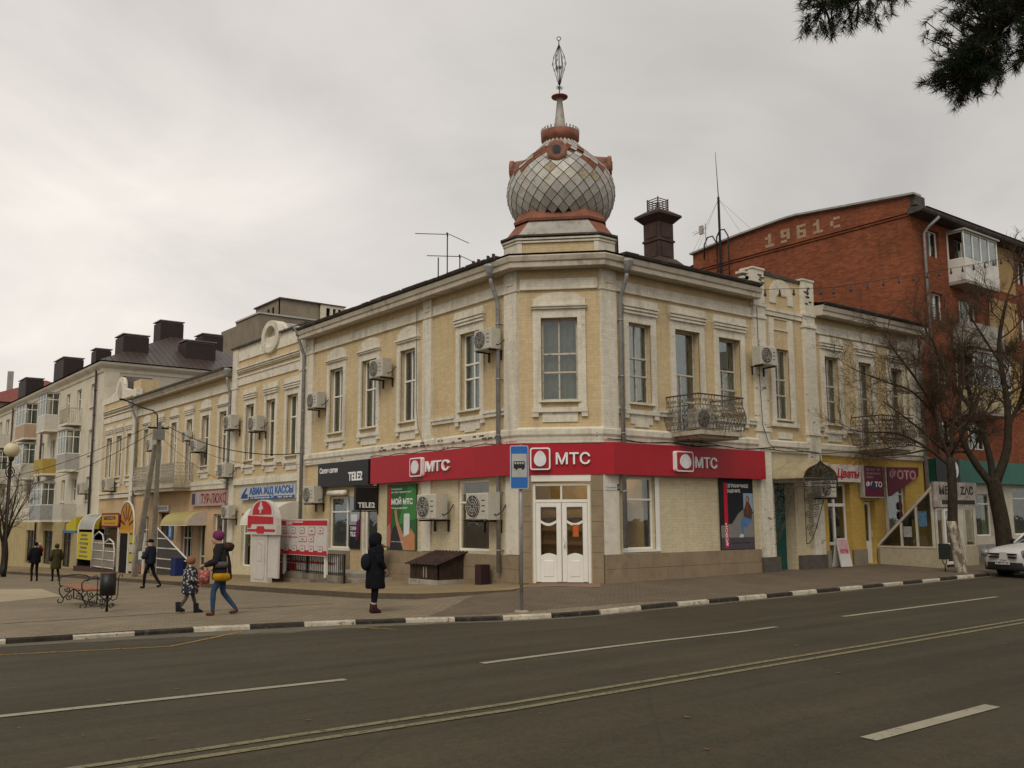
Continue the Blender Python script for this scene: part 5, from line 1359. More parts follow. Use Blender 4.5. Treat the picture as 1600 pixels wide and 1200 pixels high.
MB().box(-35.6, -21.7, -0.1, 0.02, 3.06, 3.26).box(-35.6, -21.7, -0.13, 0.02, 3.26, 3.45).build('ledge', M_WHTW, H3, I)
m = MB(); m.add([(-36.0, -0.55, 8.27), (-21.66, -0.55, 8.27), (-21.66, 5, 9.2), (-36, 5, 9.2), (-21.66, 9.5, 8.3), (-36, 9.5, 8.3)], [(0, 1, 2, 3), (3, 2, 4, 5)]); m.box(-36.0, -21.7, -0.57, -0.5, 8.2, 8.29); m.build('roof', M_ROOFD, H3, I)
m = MB(); m.poly([(-35.5, -1.7), (-21.69, -1.7), (-21.69, 8.1), (-35.5, 8.1)], 0.6, 9.0); m.build('shade_core', M_DARK, H3, I)  # added near-black block behind the windows, room shade as colour
MB().poly([(-36.0, 3), (-35.7, 3), (-35.7, 8.5), (-36.0, 8.5)], 0.05, 4).build('gable', M_YEL2, H3, I)
bm_ = MB(); bm_.box(-32.4, -26.3, -0.92, 0.0, 3.2, 3.36); bm_.box(-32.3, -26.4, -0.85, 0.0, 3.06, 3.2); bal = bm_.build('balcony', M_SLAB, H3, I)
for L_, Mx in ((6.06, T(-32.38, -0.88, 3.36)), (0.86, T(-26.34, -0.88, 3.36) @ RZ(R(90))), (0.86, T(-32.36, 0, 3.36) @ RZ(R(-90)))):
    m = MB(); iron_panel(m, L_, 0.98, step=0.16); m.box(0, L_, -0.025, 0.025, 0.97, 1.01); m.build('railing', plain('pale_rail_paint', (0.40, 0.37, 0.3), 0.8, 0.2, var=0.3, scale=10, dirt=((0.16, 0.11, 0.08), 0.6)), bal, Mx)
MB().box(-28.3, -26.5, -0.85, -0.82, 3.4, 4.3).build('balcony_screen', plain('pale_screen_sheet', (0.42, 0.38, 0.3), 0.8, dirt=((0.25, 0.2, 0.14), 0.6)), bal)
downpipe(H3, I, -35.0, 8.1, -0.9, y=-0.14)
# signs and awnings on it
S = empty('shop_sign', (-0.1, 23.8, 2.3), 0, 'faded pink tour agency sign left of the ticket office sign', 'sign'); SI_ = T(0.1, -23.8, -2.3) @ FL
MB().box(-26.0, -21.6, -0.14, -0.03, 2.32, 2.97).build('panel', C('faded_rose', (0.42, 0.27, 0.23)), S, SI_)
text_mesh('ТУР-ЛЮКС', 0.3, C('plum_letters', (0.16, 0.02, 0.035)), offset=0.006, width=3.0, height=0.45, M=SI_ @ T(-24.75, -0.144, 2.42), parent=S, name='letters')
MB().box(-25.9, -25.5, -0.146, -0.142, 2.4, 2.9).build('picture', C('navy_picture', (0.05, 0.05, 0.1)), S, SI_); MB().box(-25.2, -24.95, -0.146, -0.142, 2.36, 2.93).build('stripe', C('pale_blue_print', (0.3, 0.42, 0.5)), S, SI_)
S = empty('shop_sign', (-0.1, 30.1, 2.1), 0, 'small white plate above the dark door of the long yellow house', 'sign'); SI_ = T(0.1, -30.1, -2.1) @ FL
MB().box(-31.0, -29.3, -0.1, -0.03, 2.12, 2.42).build('panel', plain('board_white', (0.58, 0.56, 0.54), 0.5), S, SI_); text_mesh('ЗАПЧАСТИ', 0.2, M_BSIGN, offset=0.004, width=1.3, height=0.16, M=SI_ @ T(-30.8, -0.104, 2.19), parent=S, name='letters')
S = empty('banner', (-0.05, 28.9, 0.8), 0, 'narrow upright blue banner beside the dark door', 'banner'); SI_ = T(0.05, -28.9, -0.8) @ FL
MB().box(-29.25, -28.6, -0.08, -0.05, 0.8, 2.0).build('panel', C('banner_blue', (0.05, 0.15, 0.33)), S, SI_); text_mesh('ОБУВЬ', 0.2, M_WSIGN, offset=0.006, width=1.0, height=0.22, M=SI_ @ T(-28.82, -0.084, 0.9) @ Matrix.Rotation(R(-90), 4, 'Y'), parent=S, name='letters')
def awning(name, label, F, u0, u1, z0, z1, d, mat, endmat=None):
    A = empty(name, tuple((F @ Vector(((u0 + u1) / 2, 0, z0)))), 0, label, 'awning'); AI = A.matrix_basis.copy(); AI = T(*[-v for v in A.location]) @ F
    n = 8; arc = [(-d * math.sin(math.pi / 2 * i / n), z0 + (z1 - z0) * math.cos(math.pi / 2 * i / n)) for i in range(n + 1)]
    m = MB(); m.smooth = True; vs = [(u0, y, z) for y, z in arc] + [(u1, y, z) for y, z in arc]; k = len(arc)
    m.add(vs, [(i, i + 1, k + i + 1, k + i) for i in range(n)]); m.build('cover', mat, A, AI)
    for u in (u0, u1): m = MB(); m.add([(u, 0, z0)] + [(u, y, z) for y, z in arc], [tuple(range(k + 1))]); m.build('end_panel', endmat or mat, A, AI)
    m = MB(); m.tube([(u0, -d, z0), (u1, -d, z0)], 0.015, 5); m.build('edge_bar', M_FRAME, A, AI)
    return A
awning('awning', 'small dull yellow barrel awning under the tour agency sign', FL, -27.9, -24.3, 1.45, 2.1, 0.9, C('awning_yellow', (0.40, 0.33, 0.13)), C('awning_end', (0.48, 0.42, 0.36)))
M_RIB = plain('white_ribbed_plastic', (0.58, 0.55, 0.47), 0.6, 0.3, var=0.08)
awning('awning', 'white ribbed awning above the ticket office entrance', FL, -17.4, -14.75, 1.5, 2.38, 1.25, M_RIB)
KS = empty('shop_sign', (-0.1, 17.4, 2.5), 0, 'blue and white ticket office sign АВИА Ж/Д КАССЫ above the white awning', 'sign'); KI = T(0.1, -17.4, -2.5) @ FL
MB().box(-20.2, -14.95, -0.14, -0.03, 2.5, 3.02).build('panel', C('pale_sign', (0.42, 0.44, 0.46)), KS, KI)
MB().box(-19.3, -14.98, -0.144, -0.14, 2.5, 2.62).build('blue_band', C('deep_blue', (0.02, 0.06, 0.2)), KS, KI)
text_mesh('АВИА Ж/Д КАССЫ', 0.3, C('letter_blue', (0.025, 0.11, 0.36)), extrude=0.01, offset=0.004, width=4.1, height=0.36, M=KI @ T(-19.2, -0.15, 2.64), parent=KS, name='letters')
text_mesh('ул. Московская, 17     тел. 3-01-43', 0.1, M_WSIGN, offset=0.002, width=3.9, height=0.08, M=KI @ T(-19.1, -0.146, 2.52), parent=KS, name='letters')
MB().poly([(-20.1, 2.56), (-19.4, 2.56), (-19.4, 2.72), (-19.7, 2.76), (-19.45, 2.98), (-19.6, 2.98), (-20.0, 2.72)], -0.146, -0.14).build('emblem', C('deep_blue', (0.02, 0.06, 0.2)), KS, KI)

# farther house with the round-topped parapet
H4 = house('yellow_house', 39.0, 'narrow far yellow house with a curved parapet and round niche'); I = HI(39.0)
upo = [(-36.95, -36.1, 4.16, 6.5), (-39.0, -37.9, 4.16, 6.5), (-41.0, -39.85, 4.16, 6.5)]
wall('upper_wall', M_YEL2, H4, I, -42.3, -35.62, 3.0, 8.6, upo)
wall('lower_wall', M_PCH, H4, I, -42.3, -35.62, -2.2, 3.0, [(-41.3, -39.6, -0.6, 1.6)])
window(H4, I, -41.3, -39.6, -0.6, 1.6, [(0.7, [1, 1]), (0.3, [1, 1])], M_FRAME, name='shop_window')
for a, b_, c, d in upo: w_ = window(H4, I, a, b_, c, d, [(0.62, [1, 1]), (0.38, [1, 1])], M_FRAME, curtain='sides'); casing(w_, b_ - a, d - c, 'bars', M_WHT)
for z, o, h_ in ((7.42, 0.05, 0.3), (7.8, 0.08, 0.06), (8.0, 0.1, 0.06), (8.1, 0.15, 0.06), (2.95, 0.1, 0.2), (3.2, 0.14, 0.06)): MB().box(-41.8, -36.0, -o, 0.02, z, z + h_).build('moulding', M_WHT, H4, I)
for a, b_ in ((-42.3, -41.8), (-36.0, -35.62)): MB().box(a, b_, -0.09, 0.03, -1.8, 8.6).build('pilaster', M_WHT, H4, I)
def yy(p): return p
cp = [(-42.3, 8.6), (-35.62, 8.6), (-35.62, 8.95), (-36.8, 8.98), (-37.5, 9.1)] + [(-38.7 + 0.85 * math.cos(math.pi * i / 8), 9.2 + 0.75 * math.sin(math.pi * i / 8)) for i in range(9)] + [(-40.0, 9.1), (-40.6, 8.98), (-42.3, 8.95)]
MB().poly(cp, -0.06, 0.3).build('parapet', M_TRIM, H4, I)
MB().poly([(-38.7 + 0.42 * math.cos(2 * math.pi * i / 16), 9.15 + 0.5 * math.sin(2 * math.pi * i / 16)) for i in range(16)], -0.08, -0.05).build('round_niche', M_CORN, H4, I)
m = MB(); m.smooth = True; vs = []
for y in (0.1, 1.6):
    for i in range(11): a = math.pi * i / 10; vs.append((-38.7 + 0.92 * math.cos(a), y, 9.22 + 0.8 * math.sin(a)))
m.add(vs, [(i, i + 1, 12 + i, 11 + i) for i in range(10)]); m.build('barrel_roof', M_ROOFD, H4, I)
MB().box(-37.0, -35.7, 0.2, 1.2, 8.6, 9.5).build('chimney', M_YEL2, H4, I)
m = MB(); m.poly([(-42.25, -2), (-35.65, -2), (-35.65, 8.5), (-42.25, 8.5)], 0.6, 8.0); m.build('shade_core', M_DARK, H4, I)  # light-blocking dark block added inside, coloured as room shade
m = MB(); m.add([(-42.3, 0.28, 8.6), (-35.62, 0.28, 8.6), (-35.62, 8, 8.9), (-42.3, 8, 8.9)], [(0, 1, 2, 3)]); m.build('roof', M_ROOFD, H4, I)

# ------------------------------------------------------------------ pale apartment block with balconies
random.seed(51)
WB = empty('apartment_block', (0, 62, -1.5), 0, 'pale three-storey apartment block with mixed balconies at the left', 'building'); WI = T(0, -62, 1.5)
I = WI @ FL
Y0, Y1 = 42.45, 84.0
ops = []
lev = ((2.95, 4.4), (5.8, 7.35), (8.8, 10.25))
cols = [(44.35, 45.3), (47.6, 48.8), (50.6, 51.6), (54.0, 55.4), (57.4, 58.6), (61.0, 62.4), (65.4, 66.6), (70.8, 72.4), (74.0, 75.2), (78, 79.2)]
for a, b_ in cols:
    for c, d in lev: ops.append((-b_, -a, c, d))
wall('upper_wall', M_PLAST, WB, I, -Y1, -Y0, 1.6, 11.25, ops)
lo_ops = [(-46.4, -44.6, -1.4, 1.0), (-50.5, -48.2, -1.3, 1.0), (-56, -53.2, -1.3, 1.0), (-61.5, -59, -1.4, 1.0)]
wall('lower_wall', plain('yellow_shop_plaster', (0.40, 0.325, 0.17), 0.9, 0.15, var=0.15, scale=1.2, dirt=((0.3, 0.24, 0.14), 0.5)), WB, I, -Y1, -Y0, -3.2, 1.6, lo_ops)
for o in ops: window(WB, I, *o, PVC if random.random() < 0.5 else [(1, [0.4, 0.6])], M_FRAME, curtain=random.choice(('full', 'half', 'sides', None)))
for o in lo_ops: window(WB, I, *o, [(0.75, [1, 1]), (0.25, [1, 1])], plain('dark_brown_frame', (0.05, 0.03, 0.025), 0.6), name='shop_window')
for a, b_ in cols[:1] + cols[2:3]:
    for c, d in lev: MB().box(-b_ - 0.08, -a + 0.08, -0.1, 0.02, c - 0.08, c - 0.01).build('window_sill', M_TRIM, WB, I)
M_STUC = plain('rough_end_stucco', (0.50, 0.455, 0.37), 0.95, 0.1, var=0.16, scale=9, dirt=((0.3, 0.26, 0.2), 0.6), bump=0.8)
MB().box(0.0, 12.2, Y0 - 0.02, Y0, -2, 10.75).build('end_wall', M_STUC, WB, WI); MB().box(-0.02, 0.9, Y0 - 0.06, Y0 - 0.02, -2, 10.75).build('corner_strip', M_PLAST, WB, WI)
MB().box(12.0, 12.2, Y0, Y1, -2, 11.2).build('rear_wall', M_PLAST, WB, WI)
m = MB(); m.poly([(-Y1, -3), (-Y0 - 0.05, -3), (-Y0 - 0.05, 11.2), (-Y1, 11.2)], 0.55, 11.5); m.build('shade_core', M_DARK, WB, I)  # dark filler block added behind the flats' windows: shade put in as colour
EV = [(0, 10.75), (0.06, 10.75), (0.08, 10.85), (0.1, 10.95), (0.28, 11.12), (0.34, 11.2), (0.36, 11.32), (0, 11.36)]
pathsweep(EV, [(0, Y1), (0, Y0), (12.2, Y0)]).build('cornice', M_PLAST, WB, WI)
t = NT('metal_roof_tiles'); v = t.coord('Object')
br = t.node('ShaderNodeTexBrick'); br.inputs['Scale'].default_value = 1; br.inputs['Brick Width'].default_value = 0.42; br.inputs['Row Height'].default_value = 0.36; br.inputs['Mortar Size'].default_value = 0.05; br.inputs['Mortar Smooth'].default_value = 1.0; br.offset = 0.0
t.link(v, br.inputs['Vector'])
t.color(t.mix(br.outputs[1], t.ramp(t.noise(v, 2.0), [(0.3, (0.055, 0.036, 0.030)), (0.7, (0.078, 0.052, 0.044))]), (0.025, 0.014, 0.012))); t.bump(t.math('SUBTRACT', 1.0, br.outputs[1]), 0.8, 0.05); M_MTILE = t.done(0.38, 0.5)
e0, e1 = -0.45, 12.65; ya, yb = Y0 - 0.45, Y1 + 0.4; zr = 14.6
def slope(pts, name='roof_slope'):
    """sheet whose object axes lie in its own plane, so the tile pattern runs up the slope"""
    P = [Vector(p) for p in pts]; xa = (P[1] - P[0]).normalized(); nn = (P[1] - P[0]).cross(P[2] - P[0]).normalized(); yb_ = nn.cross(xa)
    M = Matrix((xa, yb_, nn)).transposed().to_4x4(); M.translation = P[0]; Mi = M.inverted()
    return MB().add([tuple(Mi @ p) for p in P], [tuple(range(len(P)))]).build(name, M_MTILE, WB, WI @ M)
slope([(e0, yb, 11.38), (e0, ya, 11.38), (6.1, 48.4, zr), (6.1, 77, zr)]); slope([(e0, ya, 11.38), (e1, ya, 11.38), (6.1, 48.4, zr)]); slope([(e1, ya, 11.38), (e1, yb, 11.38), (6.1, 77, zr), (6.1, 48.4, zr)]); slope([(e1, yb, 11.38), (e0, yb, 11.38), (6.1, 77, zr)])
M_CHB = plain('brown_chimney_sheet', (0.030, 0.020, 0.017), 0.6, 0.3, var=0.2)
for x0, x1, y0, y1, z0, z1 in ((1.45, 3.05, 44.0, 45.8, 11.6, 13.4), (5.0, 6.6, 48.0, 49.5, 13.5, 15.4), (8.0, 9.5, 48, 49.6, 12.2, 14.8), (5.4, 7.4, 43.8, 45.4, 11.8, 13.4), (1.2, 2.2, 49.4, 50.6, 11.8, 13.2), (1.0, 2.4, 57.5, 60.5, 11.6, 13.7), (1.0, 2.4, 70.5, 73.5, 11.6, 13.7)):
    c_ = MB().box(x0, x1, y0, y1, z0, z1).build('chimney', M_CHB, WB, WI); MB().box(x0 - 0.06, x1 + 0.06, y0 - 0.06, y1 + 0.06, z1 + 0.1, z1 + 0.16).box(x0 + 0.1, x1 - 0.1, y0 + 0.1, y1 - 0.1, z1, z1 + 0.1).build('chimney_cap', plain('cap_sheet', (0.2, 0.17, 0.16), 0.4, 0.5, 0.3), c_)
M_DPP = plain('dark_purple_pipe', (0.045, 0.025, 0.03), 0.5, 0.4)
for y in (44.85 - 1.0, 58.0, 69.0): downpipe(WB, I, -y, 11.3, -1.3, y=-0.12, hop=False, mat=M_DPP, r=0.07)
def wb_balcony(y0, y1, zs, kind, panel, d=0.88):
    b_ = MB().box(-y1, -y0, -d, 0, zs - 0.14, zs).build('balcony', M_TRIM, WB, I)
    if kind == 'open':
        m = MB(); m.box(-y1, -y0, -d, -d + 0.05, zs + 0.92, zs + 0.98); m.box(-y1, -y0, -d, -d + 0.05, zs + 0.08, zs + 0.12)
        n = int((y1 - y0) / 0.13)
        for k in range(n + 1): u = -y1 + (y1 - y0) * k / n; m.box(u - 0.015, u + 0.015, -d + 0.01, -d + 0.04, zs, zs + 0.95)
        for u in (-y1, -y0 - 0.05):
            m.box(u, u + 0.05, -d, 0, zs + 0.92, zs + 0.98)
            for k in range(7): m.box(u + 0.01, u + 0.04, -d + 0.12 * k, -d + 0.12 * k + 0.03, zs, zs + 0.95)
        m.build('railing', M_CORN, b_)
    else:
        MB().box(-y1, -y0, -d, -d + 0.04, zs, zs + 1.0).box(-y0 - 0.04, -y0, -d + 0.04, 0, zs, zs + 1.0).box(-y1, -y1 + 0.04, -d + 0.04, 0, zs, zs + 1.0).build('parapet', panel, b_)
        if kind == 'glazed':
            window(b_, FR, -y1, -y0, zs + 1.0, zs + 2.55, [(0.72, [1, 1, 1]), (0.28, [1, 1, 1])], M_FRAME, y=-d, name='glazing', curtain='half', cdepth=0.12)
            window(b_, T(-y0, 0) @ RZ(R(90)), -d + 0.02, 0, zs + 1.0, zs + 2.55, [(0.72, [1, 1]), (0.28, [1, 1])], M_FRAME, y=0, name='glazing')
            MB().box(-y1 - 0.06, -y0 + 0.06, -d - 0.08, 0, zs + 2.55, zs + 2.62).build('balcony_roof', M_ZINC, b_)
    return b_
Pn = lambda n, c: plain(n, c, 0.7, 0.2, var=0.12, scale=4, dirt=(tuple(x * 0.6 for x in c), 0.4))
wb_balcony(47.2, 49.3, 7.95, 'open', None); wb_balcony(47.2, 49.3, 4.95, 'glazed', Pn('grey_siding', (0.37, 0.36, 0.33))); wb_balcony(47.2, 49.6, 1.75, 'panel', Pn('pale_siding', (0.5, 0.47, 0.4)))
wb_balcony(53.5, 56.0, 8.0, 'glazed', Pn('off_white_panel', (0.55, 0.53, 0.47))); wb_balcony(53.4, 56.1, 4.95, 'panel', Pn('mustard_panel', (0.40, 0.29, 0.07))); wb_balcony(53.2, 56.6, 1.75, 'glazed', Pn('blue_grey_siding', (0.32, 0.33, 0.33)))
wb_balcony(60.1, 63.4, 7.9, 'glazed', Pn('tan_panel', (0.42, 0.31, 0.21))); wb_balcony(60.1, 63.0, 4.9, 'glazed', Pn('pale_siding', (0.5, 0.47, 0.4))); wb_balcony(70.4, 73.4, 7.9, 'panel', Pn('off_white_panel', (0.55, 0.53, 0.47)))
wb_balcony(70.4, 73.4, 4.9, 'glazed', Pn('off_white_panel', (0.55, 0.53, 0.47)))

# building with a red roof beyond
RB = empty('red_roofed_building', (3, 96, -2), 0, 'far building with a red roof behind the pale apartment block', 'building'); RI = T(-3, -96, 2)
wall('wall', M_PLAST, RB, RI @ FL, -110, -87, -3, 13.4, [(-91, -89, 9, 11), (-96, -94, 9, 11)]); MB().box(0.01, 14, 86.98, 87.0, -3, 13.4).build('end_wall', M_PLAST, RB, RI)
for a in (-91, -96): window(RB, RI @ FL, a, a + 2, 9, 11, PVC, M_FRAME)
m = MB(); m.add([(-0.8, 86.2, 13.4), (14.8, 86.2, 13.4), (14.8, 111, 13.4), (-0.8, 111, 13.4), (7, 92, 16.6), (7, 105, 16.6)], [(0, 1, 4), (1, 2, 5, 4), (2, 3, 5), (3, 0, 4, 5)]); m.build('roof', plain('red_roof_sheet', (0.19, 0.05, 0.035), 0.6, 0.3, var=0.2), RB, RI)
MB().box(3, 3.5, 90, 90.5, 14.5, 17).build('chimney', M_ZINC, RB, RI)

# grey building behind the yellow houses
GB = empty('grey_building', (19, 60, -2), 0, 'tall grey-brown building with a stepped flat roof behind the yellow houses', 'building'); GI2 = T(-19, -60, 2)
M_GREY = plain('grey_brown_render', (0.235, 0.2, 0.15), 0.95, 0.1, var=0.14, scale=0.7, dirt=((0.15, 0.13, 0.1), 0.5))
MB().box(15, 30, 54.7, 59.6, -2, 18.45).build('front_block', M_GREY, GB, GI2); MB().box(15.02, 30, 59.6, 63.0, -2, 18.2).build('middle_block', M_GREY, GB, GI2); MB().box(15.04, 30, 63.0, 70, -2, 18.0).build('rear_block', M_GREY, GB, GI2)
MB().box(14.9, 30.1, 54.6, 59.6, 18.45, 18.58).build('coping', plain('pale_coping', (0.45, 0.43, 0.4), 0.7), GB, GI2)
tw = wall('tower', M_GREY, GB, GI2 @ T(0, 57.4), 18.0, 21.7, 18, 20.6, []); MB().box(18.0, 18.02, 57.41, 62.6, 18, 20.6).build('tower_side', M_GREY, GB, GI2); MB().box(17.85, 21.9, 57.2, 62.8, 20.6, 20.72).build('tower_coping', M_ROOFD, GB, GI2)
tops = [(22.2, 22.6, 19.5, 20.3), (22.85, 23.15, 19.5, 20.3), (23.35, 23.65, 19.5, 20.3)]
wall('stair_head', M_PLAST, GB, GI2 @ T(0, 57.0), 21.72, 24.0, 18, 20.55, tops); MB().box(21.6, 24.1, 56.9, 60, 20.55, 20.64).build('stair_head_roof', M_ROOFD, GB, GI2); MB().box(21.8, 23.9, 57.3, 59, 18, 20.5).build('shade_core', M_DARK, GB, GI2)  # last box is an added near-black filler standing for the shade inside
for a in (58.6, 59.6): MB().box(17.98, 18.0, a, a + 0.4, 19.3, 20.1).build('slit_window', M_DARK, GB, GI2)
# ------------------------------------------------------------------ red brick apartment house of 1961
random.seed(60)
BB = empty('brick_apartment_house', (18.3, 5.5, 0), 0, 'red brick apartment house with a white 1961 date on its gable', 'building'); BI2 = T(-18.3, -5.5, 0)
X0, YF, XE = 18.25, 0.1, 60.0
fops = []
for z0, z1 in ((4.3, 5.4), (6.78, 7.9), (9.27, 10.37), (11.8, 12.9)):
    for a, b_ in ((19.38, 20.28), (21.5, 23.0), (26.9, 27.9), (30.0, 31.2), (33.5, 35.0), (38, 39.2)): fops.append((a, b_, z0, z1))
wall('front_wall', M_RED, BB, BI2 @ T(0, YF), X0, XE, 3.85, 13.3, fops)
for o in fops: window(BB, BI2 @ T(0, YF), *o, [(1, [0.45, 0.55])] if o[1] - o[0] < 1.2 else [(1, [1, 1, 1])], M_FRAME, curtain=random.choice(('full', 'sides', 'half')))
for a, b_ in ((24.0, 26.6), (31.6, 33.2)):
    m = MB()
    for z0, z1 in ((6.2, 8.3), (8.7, 10.8), (11.2, 13.2)): m.box(a, b_, -0.03, 0.02, z0, z1)
    tag(m.build('ochre_brick_panel', brickpaint('ochre_brick', (0.36, 0.24, 0.11), (0.42, 0.29, 0.14), (0.2, 0.13, 0.07), 0.4) if 'ochre_brick' not in MATS else MATS['ochre_brick'], BB, BI2 @ T(0, YF)), kind='stuff')
# gable wall with its date
def gy(y): return (13.98 + 0.47 * ss(y / 5.6)) if y < 5.8 else 14.45 - 0.34 * ss((y - 5.8) / 5.2)
gpts = [(YF, 0), (11.1, 0), (11.1, 14.12), (8.4, 14.38), (6.0, 14.5), (5.2, 14.5), (2.8, 14.26), (YF, 13.98)]
m = MB(); n = len(gpts); m.add([(-p[0], 0, p[1]) for p in gpts], [tuple(reversed(range(n)))]); m.build('gable_wall', M_RED, BB, BI2 @ T(X0 - 0.008) @ FL)
for z, o, h_ in ((13.22, 0.06, 0.07), (13.32, 0.1, 0.07)): MB().box(-11.1, -YF, -o, 0.0, z, z + h_).build('brick_course', M_RED, BB, BI2 @ T(X0) @ FL)
m = MB()
top = [(11.2, 14.14), (8.4, 14.40), (6.0, 14.53), (5.2, 14.53), (2.8, 14.29), (-0.15, 14.0)]
for (a, za), (b_, zb) in zip(top, top[1:]): m.poly([(-a, za - 0.02), (-b_, zb - 0.02), (-b_, zb + 0.06), (-a, za + 0.06)], -0.16, 0.4)
m.build('gable_flashing', M_ZINC, BB, BI2 @ T(X0) @ FL)
M_WBR = plain('whitish_brick', (0.34, 0.24, 0.165), 0.9, 0.15, var=0.3, scale=10)
PIX = {'1': ('.#.', '##.', '.#.', '.#.', '###'), '9': ('###', '#.#', '###', '..#', '##.'), '6': ('###', '#..', '###', '#.#', '###'), 'с': ('...', '.##', '#..', '#..', '.##')}
bx = MB().box(0, 0.15, -0.012, 0.02, 0, 0.115).mesh('brick', M_WBR)
dig = bpy.data.objects.new('date', None); COL.objects.link(dig); dig.parent = BB; dig.matrix_local = BI2 @ T(X0 - 0.008) @ FL
u = -6.9
for chx in '1961с':
    for r_, row in enumerate(PIX[chx]):
        for c_, p in enumerate(row):
            if p == '#': put('brick', bx, dig, T(u + c_ * 0.155, 0, 13.48 + (4 - r_) * 0.118 + (u + 6.9) * 0.012))
    u += 0.82
# eaves and roof
pathsweep([(0, 13.2), (0.55, 13.24), (0.6, 13.32), (0.6, 13.42), (0, 13.5)], [(X0 - 0.25, YF), (XE, YF)]).build('eaves', M_ROOFD, BB, BI2)
m = MB(); m.add([(X0 + 0.05, -0.55, 13.44), (XE, -0.55, 13.44), (XE, 5.6, 14.4), (X0 + 0.05, 5.6, 14.4), (XE, 11.6, 13.6), (X0 + 0.05, 11.6, 13.6)], [(0, 1, 2, 3), (3, 2, 4, 5)]); m.build('roof', plain('grey_roof_sheet', (0.16, 0.17, 0.16), 0.6, 0.3, var=0.2), BB, BI2)
m = MB(); m.poly([(X0 + 0.02, 0), (XE, 0), (XE, 13.2), (X0 + 0.02, 13.2)], 0.7, 10.9); m.build('shade_core', M_DARK, BB, BI2)  # near-black block added within the shell, blocks light and stands for room shade
MB().box(24.6, 26.6, 2.2, 3.2, 13.6, 15.0).build('chimney', M_WHTW, BB, BI2); MB().box(24.5, 26.7, 2.1, 3.3, 15.0, 15.1).build('chimney_cap', M_ZINC, BB, BI2)
MB().box(18.25, 18.9, -0.15, 0.35, 13.6, 13.98).build('gable_shoulder', M_ROOFD, BB, BI2)
m = MB(); m.smooth = True; m.tube([(19.25, -0.5, 13.2), (19.0, -0.2, 12.85), (18.92, -0.02, 12.6), (18.92, -0.02, 4.0)], 0.06, 8); m.build('downpipe', M_GALV, BB, BI2)
# balconies
M_WPAN = plain('white_balcony_panel', (0.63, 0.61, 0.56), 0.5, 0.3, var=0.05)
def bb_balcony(x0, x1, d, zb, kind, pan, ph=0.95, gh=1.1):
    b_ = MB().box(x0, x1, -d, 0, zb - 0.14, zb).build('balcony', M_CONC, BB, BI2 @ T(0, YF))
    MB().box(x0, x1, -d, -d + 0.05, zb, zb + ph).box(x0, x0 + 0.05, -d + 0.05, 0, zb, zb + ph).box(x1 - 0.05, x1, -d + 0.05, 0, zb, zb + ph).build('parapet', pan, b_)
    if kind == 'glazed':
        window(b_, FR, x0, x1, zb + ph, zb + ph + gh, [(1, [1, 1, 1, 1])], M_FRAME, y=-d, name='glazing', curtain='half', cdepth=0.12); window(b_, T(x0) @ RZ(R(-90)), 0.0, d - 0.02, zb + ph, zb + ph + gh, [(1, [1])], M_FRAME, y=0, name='glazing')
        MB().box(x0 - 0.06, x1 + 0.06, -d - 0.1, 0, zb + ph + gh, zb + ph + gh + 0.07).build('balcony_roof', M_ZINC, b_)
    return b_
bb_balcony(20.85, 23.65, 0.7, 10.95, 'glazed', M_WPAN, 0.85, 1.15); bb_balcony(20.9, 23.6, 0.75, 8.42, 'open', plain('grey_asbestos_panel', (0.37, 0.35, 0.31), 0.9, dirt=((0.25, 0.23, 0.2), 0.5)), 0.8)
bb_balcony(20.9, 23.9, 0.75, 5.75, 'glazed', plain('cream_slats', (0.46, 0.38, 0.23), 0.8, dirt=((0.3, 0.25, 0.15), 0.5)), 0.95, 1.35); bb_balcony(29.6, 32.4, 0.75, 10.95, 'glazed', M_WPAN, 0.85, 1.15); bb_balcony(29.6, 32.4, 0.75, 5.75, 'glazed', M_WPAN, 0.9, 1.2)
# ground floor shops
sops = [(21.65, 23.05, 0.9, 2.55), (24.8, 27.2, 0.9, 2.85), (28.5, 31, 0.9, 2.85)]
wall('shop_wall', plain('pale_shop_render', (0.52, 0.47, 0.38), 0.9, 0.15, var=0.12, dirt=((0.34, 0.3, 0.24), 0.5)), BB, BI2 @ T(0, YF), X0, XE, -0.4, 3.85, sops)
for o in sops: window(BB, BI2 @ T(0, YF), *o, [(0.78, [1]), (0.22, [1])], M_FRAME, name='shop_window', glass=M_SHOPGL, curtain='sides', cmat=plain('green_display', (0.1, 0.22, 0.05), 0.9))
for k in range(12): MB().bbox(X0 + k * 0.8, X0 + k * 0.8 + 0.78, -0.03, 0.02, -0.1, 0.58, 0.006).build('plinth_tile', plain('grey_plinth_tile', (0.24, 0.23, 0.22), 0.7, 0.3, var=0.25, scale=5), BB, BI2 @ T(0, YF))
GS = empty('shop_sign', (21.5, -0.2, 2.93), 0, 'long dark green shop fascia with a white round emblem at its left end', 'sign'); GSI = T(-21.5, 0.2, -2.93)
MB().box(18.3, 34, -0.2, 0.08, 2.95, 3.82).build('fascia_panel', plain('dark_green_fascia', (0.018, 0.12, 0.085), 0.5, 0.3, var=0.15), GS, GSI)
MB().box(18.25, 20.0, -0.23, -0.2, 2.93, 3.84).build('dark_panel', plain('blackish_panel', (0.012, 0.018, 0.018), 0.5), GS, GSI)
MB().poly([(19.55 + 0.33 * math.cos(2 * math.pi * i / 20), 3.42 + 0.33 * math.sin(2 * math.pi * i / 20)) for i in range(20)], -0.245, -0.23).build('emblem', M_WSIGN, GS, GSI)
m = MB()
for a, b_, c, d in ((19.4, 19.44, 3.25, 3.6), (19.4, 19.7, 3.4, 3.44), (19.66, 19.7, 3.2, 3.44), (19.5, 19.54, 3.5, 3.7)): m.box(a, b_, -0.248, -0.245, c, d)
tag(m.build('emblem_lines', M_BSIGN, GS, GSI), kind='stuff')

